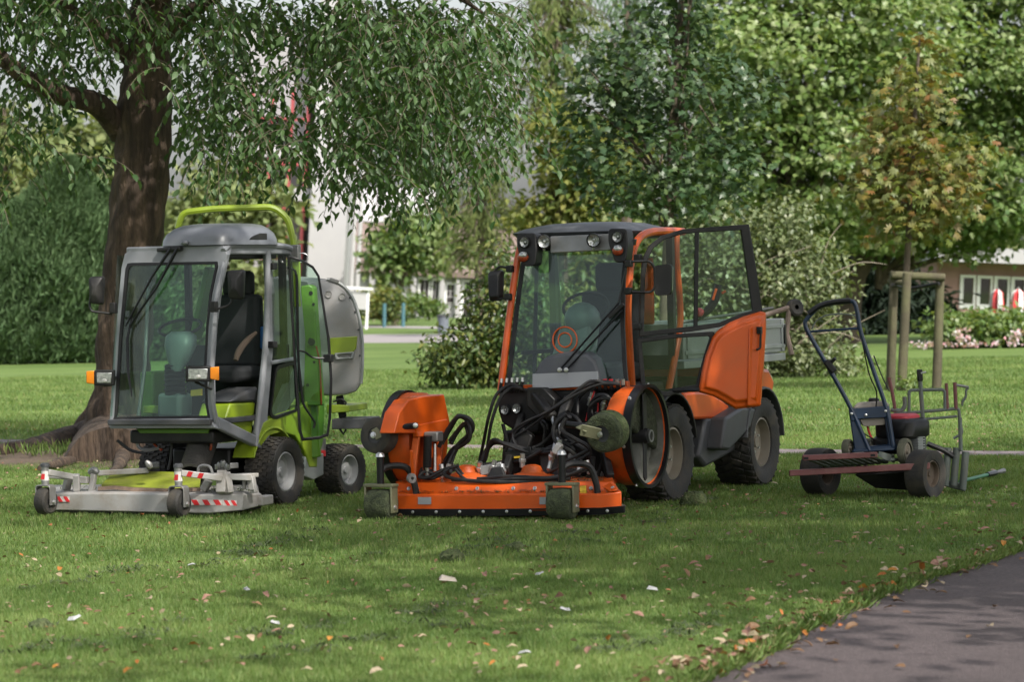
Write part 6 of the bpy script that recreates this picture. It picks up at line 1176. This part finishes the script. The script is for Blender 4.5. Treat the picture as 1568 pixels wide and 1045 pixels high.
cage([(1369, 634), (1400, 632), (1468, 626), (1471, 660), (1472, 692)], .012); cage([(1398, 644), (1466, 638)], .010); cage([(1392, 632), (1392, 601), (1395, 598), (1443, 597), (1447, 600), (1447, 629)], .012)
cage([(1470, 640), (1471, 690)], .015, "cage_post"); cage([(1364, 628), (1380, 630), (1386, 622), (1385, 608)], .016, "bent_bar")
cage([(1361, 578), (1366, 600), (1370, 622), (1370, 632)], .013, "lever", 'rust_red'); cage([(1449, 587), (1451, 627)], .012, "lever", 'rust_red'); cage([(1462, 586), (1464, 627)], .014, "lever", 'rust_red'); cage([(1464, 590), (1482, 593)], .010, "hand_grip", 'steel')
t_ = MB()
for k in range(10): q0 = ky(1482 - 9 * k / 10 - 1.2 * sin(k), 594 + 28 * k / 10, .1); t_.ball(q0, (.010, .006, .016), 6, 4)
tag(t_.build("chain", M['greysteel'], ct), kind="stuff")
cage([(1420, 680), (1445, 690), (1460, 700)], .02, "exhaust_bar", 'black', 0.1); cage([(1460, 672), (1474, 664), (1472, 655)], .01, "hook")
cage([(1387, 630), (1384, 660), (1380, 700)], .006, "chain_line")
# walk-behind mower standing on the trailer
mw = empty("push_mower", K.world(ky(1335, 695, .0)), -K.t, "blue walk behind mower with red topped engine and tall handle, loaded on the small trailer", "mower")
mo = ky(1335, 695, .0)
def mk(x, y, o=0): return ky(x, y, o) - mo
hd = [(1331, 690), (1303, 626), (1268, 562), (1239, 512), (1233, 497), (1236, 488), (1255, 470), (1275, 464), (1302, 461.5), (1309, 466), (1313, 480), (1319, 512), (1337, 566), (1357, 626), (1368, 686)]
MB().tube(crv([mk(x, y, -.18) for x, y in hd], 4), .016, 8).build("handle", M['navy'], mw)
MB().tube(crv([mk(x, y, -.185) for x, y in ((1238, 481), (1256, 468.5), (1278, 463), (1302, 461))], 4), .022, 8).build("foam_grip", M['blackpaint'], mw)
MB().tube([mk(1241, 508, -.17), mk(1314, 503, -.17)], .010, 6).build("cross_bar", M['navy'], mw)
MB().tube(crv([mk(x, y, -.2) for x, y in ((1243, 505), (1250, 492), (1266, 483), (1290, 481), (1310, 484))], 4), .006, 6).build("brake_bail", M['greysteel'], mw)
t_ = MB(); t_.bar(mk(1264, 553, -.2), mk(1278, 570, -.2), .05, .05); t_.build("throttle_box", M['black'], mw, .012); MB().tube([mk(1272, 556, -.2), mk(1279, 549, -.22)], .014, 8).build("throttle_lever", M['black'], mw)
for P in ([(1316, 500), (1330, 570), (1342, 600), (1341, 626)], [(1338, 545), (1350, 575), (1362, 600)], [(1310, 650), (1320, 662), (1336, 672), (1348, 676)]): MB().tube(crv([mk(x, y, -.17) for x, y in P], 4), .005, 5).build("cable", M['blackpaint'], mw)
t_ = MB(); t_.slab([mk(x, y, -.18) for x, y in ((1300, 627), (1311, 626), (1330, 690), (1309, 691))], K.loc(V((0, .05, 0)) + K.o)); t_.build("frame_leg", M['navy'], mw, .006)
t_ = MB(); t_.slab([mk(x, y, -.17) for x, y in ((1352, 623), (1362, 622), (1372, 686), (1362, 688))], K.loc(V((0, .05, 0)) + K.o)); t_.build("frame_leg", M['navy'], mw, .006)
t_ = MB(); t_.slab([mk(x, y, -.19) for x, y in ((1300, 627), (1361, 622), (1362, 634), (1355, 640), (1318, 642), (1303, 646))], K.loc(V((0, .05, 0)) + K.o)); pn = t_.build("front_panel", M['navy'], mw, .006)
for x, y in ((1326, 636), (1304, 634), (1356, 630)): bolt(pn, mk(x, y, -.195), K.loc(V((0, -1, 0)) + K.o), .008)
t_ = MB(); t_.slab(fil([mk(x, y, -.15) for x, y in ((1316, 641), (1354, 638), (1356, 651), (1322, 654))], .02, 3), K.loc(V((0, .12, 0)) + K.o)); t_.build("grey_shield", M['grass_tin'], mw, .01)
t_ = MB(); t_.loft([[mk(x, y, o) for x, y, o in ((1304, 627, -.16), (1360, 623, -.16), (1364, 622, .1), (1312, 625, .1))], [mk(x, y, o) for x, y, o in ((1312, 617, -.13), (1352, 614, -.13), (1356, 614, .07), (1318, 616, .07))]]); t_.build("tank_top", M['grass_tin'], mw, .015)
MB().lathe([(.001, .03), (.03, .03), (.04, .02), (.04, 0)], mk(1338, 616, -.03), (0, 0, 1), 16).build("filler_cap", M['black'], mw)
def rb(cx, cy, rx, ry, rz, o, nm, m, bv=.02): 
    c = mk(cx, cy, o); L = []
    for z, e in ((-rz, .15), (-rz * .7, 0), (rz * .6, 0), (rz, .2)): L.append(fil([V((c.x + sx * rx * (1 - e), c.y + sy * ry * (1 - e), c.z + z)) for sx, sy in ((-1, -1), (1, -1), (1, 1), (-1, 1))], rx * .5, 3))
    return MB().loft(L).build(nm, M[m], mw, sharp=50)
rb(1382, 656, .16, .17, .075, .05, "engine_cowl", 'black'); rb(1380, 641, .11, .12, .035, .05, "red_starter_cover", 'pinkred'); rb(1372, 680, .13, .16, .07, .08, "engine_block", 'black')
t_ = MB()
for k in range(6): t_.box(mk(1405, 670 + 4 * k, -.02), (.07, .10, .008))
t_.box(mk(1405, 680, -.02), (.05, .08, .10)); t_.build("cooling_fins", M['alu'], mw); t_ = MB(); t_.slab([mk(x, y, .02) for x, y in ((1392, 650), (1404, 652), (1414, 666), (1398, 670))], K.loc(V((0, .1, 0)) + K.o)); t_.build("muffler_guard", M['black'], mw, .01)
t_ = MB(); t_.loft([[mk(x, y, o) for x, y, o in ((1302, 694, -.2), (1372, 690, -.2), (1402, 688, .3), (1340, 690, .3))], [mk(x, y, o) for x, y, o in ((1306, 686, -.17), (1368, 680, -.17), (1396, 680, .27), (1344, 682, .27))]]); t_.build("cutting_deck", M['navy'], mw, .015)
for x, y, o, r_ in ((1298, 686, -.15, .062), (1386, 692, -.16, .098), (1330, 684, .3, .06)):
    c_ = mk(x, y, o); t_ = MB(); t_.lathe([(r_ * .7, -.025), (r_ * .95, -.025), (r_, -.012), (r_, .012), (r_ * .95, .025), (r_ * .7, .025)], c_, (1, .1, 0), 26); w_ = t_.build("wheel", mat('dusty_wheel', (.10, .10, .07), .9, var=.2, scale=25) if 'dusty_wheel' not in bpy.data.materials else bpy.data.materials['dusty_wheel'], mw)
    MB().lathe([(r_ * .72, .012), (r_ * .5, .02), (r_ * .2, .012), (r_ * .16, .03), (.001, .03)], c_, (1, .1, 0), 20).build("wheel_disc", M['rim_dusty'], w_); MB().lathe([(r_ * .72, -.012), (.001, -.012)], c_, (1, .1, 0), 20).build("wheel_back", M['rim_dusty'], w_)
MB().tube(crv([mk(x, y, -.1) for x, y in ((1335, 672), (1330, 660), (1326, 642))], 4), .009, 6).build("red_lever", M['red'], mw)
# long tool lying on the grass behind the trailer
a, b_ = gnd(1470, 746), gnd(1537, 733); a.z = .04; b_.z = .06
rk = empty("rake", a, 0, "tool with green and black handle lying on the grass right of the small trailer", "garden tool")
d = b_ - a; MB().tube([V((0, 0, 0)), d * .8], .014, 8).build("green_handle", mat('green_handle', (.05, .16, .09), .5), rk); MB().tube([d * .62, d * .8, d * .83], [.02, .024, .018], 8).build("grip", M['blackpaint'], rk); MB().tube([d * .83, d], [.014, .022], 8).build("grip_end", M['steel'], rk)
# ================================================================== GRASS, LEAVES, CLIPPINGS
def inside(poly, x, y):
    c = np.zeros(len(x), bool); n = len(poly)
    for i in range(n):
        x0, y0 = poly[i]; x1, y1 = poly[i - 1]
        k = ((y0 > y) != (y1 > y)); t = np.where(k, (x1 - x0) * (y - y0) / ((y1 - y0) if y1 != y0 else 1e-9) + x0, -1e9); c ^= k & (x < t)
    return c
thin_poly = [(p.x, p.y) for p in THIN[0]] + [(p.x, p.y) for p in THIN[1][::-1]]
def vnoise(x, y, s, seed):
    return np.sin(x * s + seed) * np.sin(y * s * 1.3 + seed * 2.1) + .6 * np.sin(x * s * 2.3 + y * s * 1.7 + seed * 3.3) + .4 * np.sin(x * s * 4.1 - y * s * 3.7 + seed)
def grass(name, y0, y1, dens, h0, h1, w0, m):
    n = int(dens * (y1 - y0) * (y0 + y1) / 2 * .36)
    y = np.sqrt(rng.random(n) * (y1 ** 2 - y0 ** 2) + y0 ** 2); x = (rng.random(n) - .5) * .36 * y
    k = ~inside(pth, x, y) & ~inside(thin_poly, x, y)
    ds = ((x - TB.x) / 1.3) ** 2 + ((y - TB.y) / 1.6) ** 2; k &= (ds > .75) | (rng.random(n) < .10)
    x, y = x[k], y[k]; n = len(x); pat = vnoise(x, y, 1.7, 1.0) * .22 + vnoise(x, y, .6, 4.0) * .2
    h = rng.uniform(h0, h1, n) * (1 + pat) ; a = rng.uniform(0, 2 * pi, n); w_ = w0 * rng.uniform(.6, 1.3, n); ln = rng.uniform(.15, .8, n) * h; la = rng.uniform(0, 2 * pi, n)
    v = np.zeros((n, 3, 3)); c, s = np.cos(a) * w_ / 2, np.sin(a) * w_ / 2
    v[:, 0] = np.stack([x - c, y - s, np.full(n, -.003)], 1); v[:, 1] = np.stack([x + c, y + s, np.full(n, -.003)], 1); v[:, 2] = np.stack([x + np.cos(la) * ln, y + np.sin(la) * ln, h], 1)
    f = np.arange(n * 3).reshape(-1, 3); o = link(name, npmesh(name, v.reshape(-1, 3), f), m); return tag(o, kind="stuff")
M['blade'] = banded(leafmat('grass_blade', [(.076, .132, .032), (.106, .172, .046), (.145, .21, .066), (.115, .185, .044), (.21, .22, .10)], .55, .3, .3))
tag(grass("grass_near", 12.6, 19, 7600, .014, .036, .0056, M['blade']), "short mown grass in the foreground", "grass")
tag(grass("grass_middle", 19, 34, 2600, .016, .040, .0085, M['blade']), "short mown grass round the machines", "grass")
tag(grass("grass_far", 34, 62, 420, .025, .055, .016, M['blade']), "mown lawn beyond the thin path", "grass")
n = 3600; i = rng.integers(0, len(ASPHALT_EDGE) - 1, n); E0 = np.array(ASPHALT_EDGE); t = rng.random(n)[:, None]; P = E0[i] * (1 - t) + E0[i + 1] * t + rng.normal(size=(n, 2)) * .035
P = np.hstack([P, np.full((n, 1), .004)]); D = np.stack([rng.normal(size=n) * .6 + .35, rng.normal(size=n) * .6 - .3, np.ones(n) * .8], 1); v, f = leafgeo(P, D, sph(n), rng.uniform(.03, .075, n), .007, T_DIAM)
tag(link("grass_fringe", npmesh("grass_fringe", v, f), M['blade']), "ragged fringe of grass leaning over the asphalt path edge", "grass", kind="stuff")
# longer tufts round roots and weeds
n = 900; x = TB.x + rng.normal(size=n) * .45 + .1; y = TB.y - .75 + rng.normal(size=n) * .28; P = np.stack([x, y, np.full(n, .05)], 1); D = np.stack([rng.normal(size=n) * .35, rng.normal(size=n) * .35, np.ones(n)], 1)
v, f = leafgeo(P, D, sph(n), rng.uniform(.06, .16, n), .008, T_DIAM); tag(link("long_grass", npmesh("long_grass", v, f), M['blade']), "longer grass growing among the roots of the old tree", "grass", kind="stuff")
# ---- fallen leaves
cols = {'brown': [(.15, .085, .045), (.19, .11, .06), (.11, .06, .035)], 'pale': [(.30, .24, .16), (.36, .29, .20), (.26, .21, .13)], 'orange': [(.34, .11, .025), (.38, .18, .035), (.28, .08, .025)], 'pink': [(.23, .125, .095), (.28, .16, .12), (.21, .11, .085)]}
for k_ in cols: M['leaf_' + k_] = leafmat('fallen_leaf_' + k_, cols[k_], .6, .1, .3, obj_random=True)
def curled(seed):
    r = np.random.default_rng(seed); b = MB(); n = 5; rows = []
    for i in range(n + 1):
        t = i / n; wd = sin(pi * min(1, t * .92 + .04)) * .30 * (1 + .2 * r.normal()); row = []
        for j in (-1, 0, 1): row.append((t - .5, j * wd, .12 * sin(pi * t) * (r.random() + .2) + .22 * abs(j) * wd * (1 + r.random()) + .05 * r.random()))
        rows.append(b.vs(row))
    for A, B in zip(rows, rows[1:]):
        for j in (0, 1): b.face((A[j], A[j + 1], B[j + 1], B[j]))
    me = bpy.data.meshes.new("fallen_leaf"); b.b.to_mesh(me); b.b.free(); return me
base_leaf = [curled(i) for i in range(6)]
leafme = {k_: [] for k_ in cols}
for k_ in cols:
    for me in base_leaf: c_ = me.copy(); c_.materials.append(M['leaf_' + k_]); leafme[k_].append(c_)
lab = {('brown', 'g'): ("small brown curled leaf fallen on the mown grass", "brown leaves fallen on the grass"), ('pale', 'g'): ("pale straw coloured dry leaf fallen on the mown grass", "pale leaves fallen on the grass"), ('orange', 'g'): ("bright orange leaf fallen on the mown grass", "orange leaves fallen on the grass"), ('pink', 'g'): ("pinkish tan dry leaf fallen on the mown grass", "pinkish leaves fallen on the grass"),
       ('brown', 'p'): ("brown leaf gathered along the asphalt path edge", "brown leaves along the path edge"), ('pale', 'p'): ("pale dry leaf gathered along the asphalt path edge", "pale leaves along the path edge"), ('orange', 'p'): ("orange leaf gathered along the asphalt path edge", "orange leaves along the path edge"), ('pink', 'p'): ("pinkish tan leaf gathered along the asphalt path edge", "pinkish leaves along the path edge"),
       ('brown', 'a'): ("single brown leaf lying out on the asphalt", "brown leaves on the asphalt"), ('pale', 'a'): ("single pale leaf lying out on the asphalt", "pale leaves on the asphalt"), ('orange', 'a'): ("single orange leaf lying out on the asphalt", "orange leaves on the asphalt"), ('pink', 'a'): ("single pinkish leaf lying out on the asphalt", "pinkish leaves on the asphalt")}
spots = []
E_ = np.array(ASPHALT_EDGE)
for _ in range(330):                                               # drifted against the path's edge
    i = rng.integers(0, len(E_) - 1); t = rng.random(); p = E_[i] * (1 - t) + E_[i + 1] * t; d = E_[i + 1] - E_[i]; d = d / np.linalg.norm(d); nrm = np.array([-d[1], d[0]])
    o = abs(rng.normal()) * .16 * (1 if rng.random() < .8 else -1) - .03; spots.append((p[0] + nrm[0] * o, p[1] + nrm[1] * o, 'p', rng.uniform(.05, .10)))
for _ in range(16):
    q = gnd(rng.uniform(1150, 1560), rng.uniform(900, 1040)); spots.append((q.x, q.y, 'a', rng.uniform(.05, .10)))
for _ in range(680):
    py = 700 + 345 * rng.random() ** .8; px = rng.uniform(-10, 1580) if rng.random() < .5 else 1568 - abs(rng.normal()) * 520
    q = gnd(px, py); spots.append((q.x, q.y, 'g', rng.uniform(.035, .085) * (1.25 if rng.random() < .12 else 1)))
spots = np.array([(a, b, 'gpa'.index(c), s) for a, b, c, s in spots]); ins = inside(pth, spots[:, 0], spots[:, 1])
keep = ~((spots[:, 2] == 0) & ins) & ~((spots[:, 2] == 2) & ~ins); spots = spots[keep]; ins = ins[keep]
size = spots[:, 3] / spots[:, 1]; order = np.argsort(-size); P_small = []
cnt = 0
def where(px, py, zone):                                           # which part of the ground a leaf lies on, by what stands there
    if zone == 'a': return ", near the frame's right edge" if px > 1400 else ", nearer the grass corner"
    if zone == 'p': return ", far end" if py < 880 else (", middle stretch" if py < 960 else ", near end")
    a = "lime mower" if px < 500 else ("orange tractor" if px < 1010 else "small trailer")
    return (" close before the " if py < 850 else (" halfway below the " if py < 950 else " far below the ")) + a
for r_, i in enumerate(order):
    x, y, zone, s = spots[i]; zone = 'gpa'[int(zone)]; kind_ = rng.choice(['brown', 'pale', 'orange', 'pink'], p=[.42, .28, .08, .22]); z = .012 if ins[i] else .034
    R = Matrix.Rotation(rng.uniform(0, 6.28), 4, 'Z') @ Matrix.Rotation(rng.normal() * .35, 4, 'X') @ Matrix.Rotation(rng.normal() * .3, 4, 'Y')
    if cnt < 290:
        o = bpy.data.objects.new("fallen_leaf", leafme[kind_][rng.integers(0, 6)]); COL.objects.link(o); l_, g_ = lab[(kind_, zone)]
        px_, py_ = project(np.array([[x, y, .03]])); wh = where(px_[0], py_[0], zone); tag(o, l_ + wh, "leaf", g_ + wh); cnt += 1
        o.matrix_world = Matrix.Translation((x, y, z)) @ R @ Matrix.Scale(s * .72, 4)
    else: P_small.append((x, y, z, s))
q = np.array(P_small); M['litter'] = leafmat('leaf_litter', cols['brown'] + cols['pale'] + cols['pink'] + [cols['orange'][0]], .6, .1, .3)
n2 = 5200; yy = np.sqrt(rng.random(n2) * (40 ** 2 - 14 ** 2) + 14 ** 2); xx = (rng.random(n2) - .5) * .34 * yy; kk = ~inside(pth, xx, yy)
q = np.vstack([q, np.stack([xx[kk], yy[kk], np.full(kk.sum(), .03), rng.uniform(.02, .055, kk.sum())], 1)])
d = rng.normal(size=(len(q), 3)) * np.array([1, 1, .25]); v, f = leafgeo(q[:, :3], d, np.tile([0, 0, 1.0], (len(q), 1)) + rng.normal(size=(len(q), 3)) * .35, q[:, 3] * .75, q[:, 3] * .42, T_OVAL)
tag(link("leaf_litter", npmesh("leaf_litter", v, f), M['litter']), "scatter of small fallen leaves over the lawn", "leaves", kind="stuff")
# scraps of paper and white petals on the grass
M['paper'] = mat('white_paper', (.34, .34, .35), .7, var=.06)
for i, (px, py, s, l_) in enumerate(((999, 912, .06, "white scrap of paper on the grass near the leafy path edge"), (865, 945, .07, "long white scrap on the grass in the lower middle"), (803, 1012, .055, "white scrap at the bottom of the picture, below the long one"), (827, 888, .05, "small white scrap on the grass below the orange deck"), (378, 912, .045, "small white scrap below the lime mower's deck"), (685, 898, .10, "grey green folded scrap on the grass in the middle"), (421, 966, .07, "whitish dry petal on the grass, lower left"), (293, 874, .045, "white scrap straight below the grey mowing deck"), (115, 958, .07, "pale flat scrap beside a dark clod, far lower left"))):
    p = gnd(px, py); b = MB(); b.loft([[(-.5, -.25, .0), (.5, -.3, .04), (.45, .3, .0), (-.4, .28, .10)], [(-.4, -.2, .16), (.35, -.2, .24), (.3, .15, .18), (-.3, .2, .26)]]); o = b.build("paper_scrap", M['paper'] if i != 5 else M['grass_tin'], None, flat=True); o.scale = (s, s, s); o.location = (p.x, p.y, .03); o.rotation_euler = (.1, .15, i * 1.3); tag(o, l_, "litter")
# clumps of cut grass dropped in rows by the mowers
def clump_mesh(b, x, y, r):
    for _ in range(int(14 + 300 * r)):
        a = random.uniform(0, 2 * pi); q = sqrt(random.random()) * r; c = V((x + cos(a) * q * 1.5, y + sin(a) * q, .02 + (r - q) * .35 * random.random())); d = V((random.gauss(0, 1), random.gauss(0, 1), random.gauss(0, .5))).normalized() * random.uniform(.015, .04); s_ = d.cross(V((0, 0, 1))) * .16
        b.face(b.vs([c - d, c + s_, c + d, c - s_]))
M['clip'] = mat('cut_grass', (.050, .068, .028), 1.0, var=.4, scale=60)
b = MB()
for row in (((0, 905), (200, 880), (420, 845)), ((300, 850), (420, 832), (560, 815)), ((330, 985), (620, 945), (760, 915)), ((380, 1005), (560, 985), (700, 960)), ((820, 865), (1000, 800), (1080, 772)), ((560, 855), (760, 845), (900, 822)), ((0, 1010), (160, 985), (300, 960)), ((900, 1010), (1000, 985), (1100, 950))):
    for p0, p1 in zip(row, row[1:]):
        for _ in range(6):
            t = random.random(); p = gnd(p0[0] + (p1[0] - p0[0]) * t + random.gauss(0, 12), p0[1] + (p1[1] - p0[1]) * t + random.gauss(0, 5)); clump_mesh(b, p.x, p.y, random.uniform(.03, .10))
tag(b.build("grass_clippings", M['clip'], None, flat=True), "dark tufts of cut grass dropped in rows on the lawn", "clippings", kind="stuff")
for px, py, r_, l_ in ((693, 862, .075, "rounded clod of cut grass standing on the lawn before the orange deck"), (790, 846, .06, "flatter dark clod of cut grass behind the rounded one"), (62, 968, .06, "dark clod of cut grass, lower left beside the pale scrap"), (1062, 775, .10, "wide dark clod of cut grass by the orange tractor's front wheel")):
    p = gnd(px, py); b = MB(); b.ball((0, 0, 0), (r_, r_ * .8, r_ * .75), 18, 10); 
    for v in b.b.verts: v.co += v.co.normalized() * .25 * r_ * noise.noise(v.co * 40)
    o = b.build("grass_clod", M['grassy'], None); o.location = (p.x, p.y, r_ * .3); tag(o, l_, "grass clod")
    b = MB(); clump_mesh(b, 0, 0, r_ * 1.1); f_ = b.build("loose_blades", M['clip'], o, flat=True); f_["kind"] = "stuff"
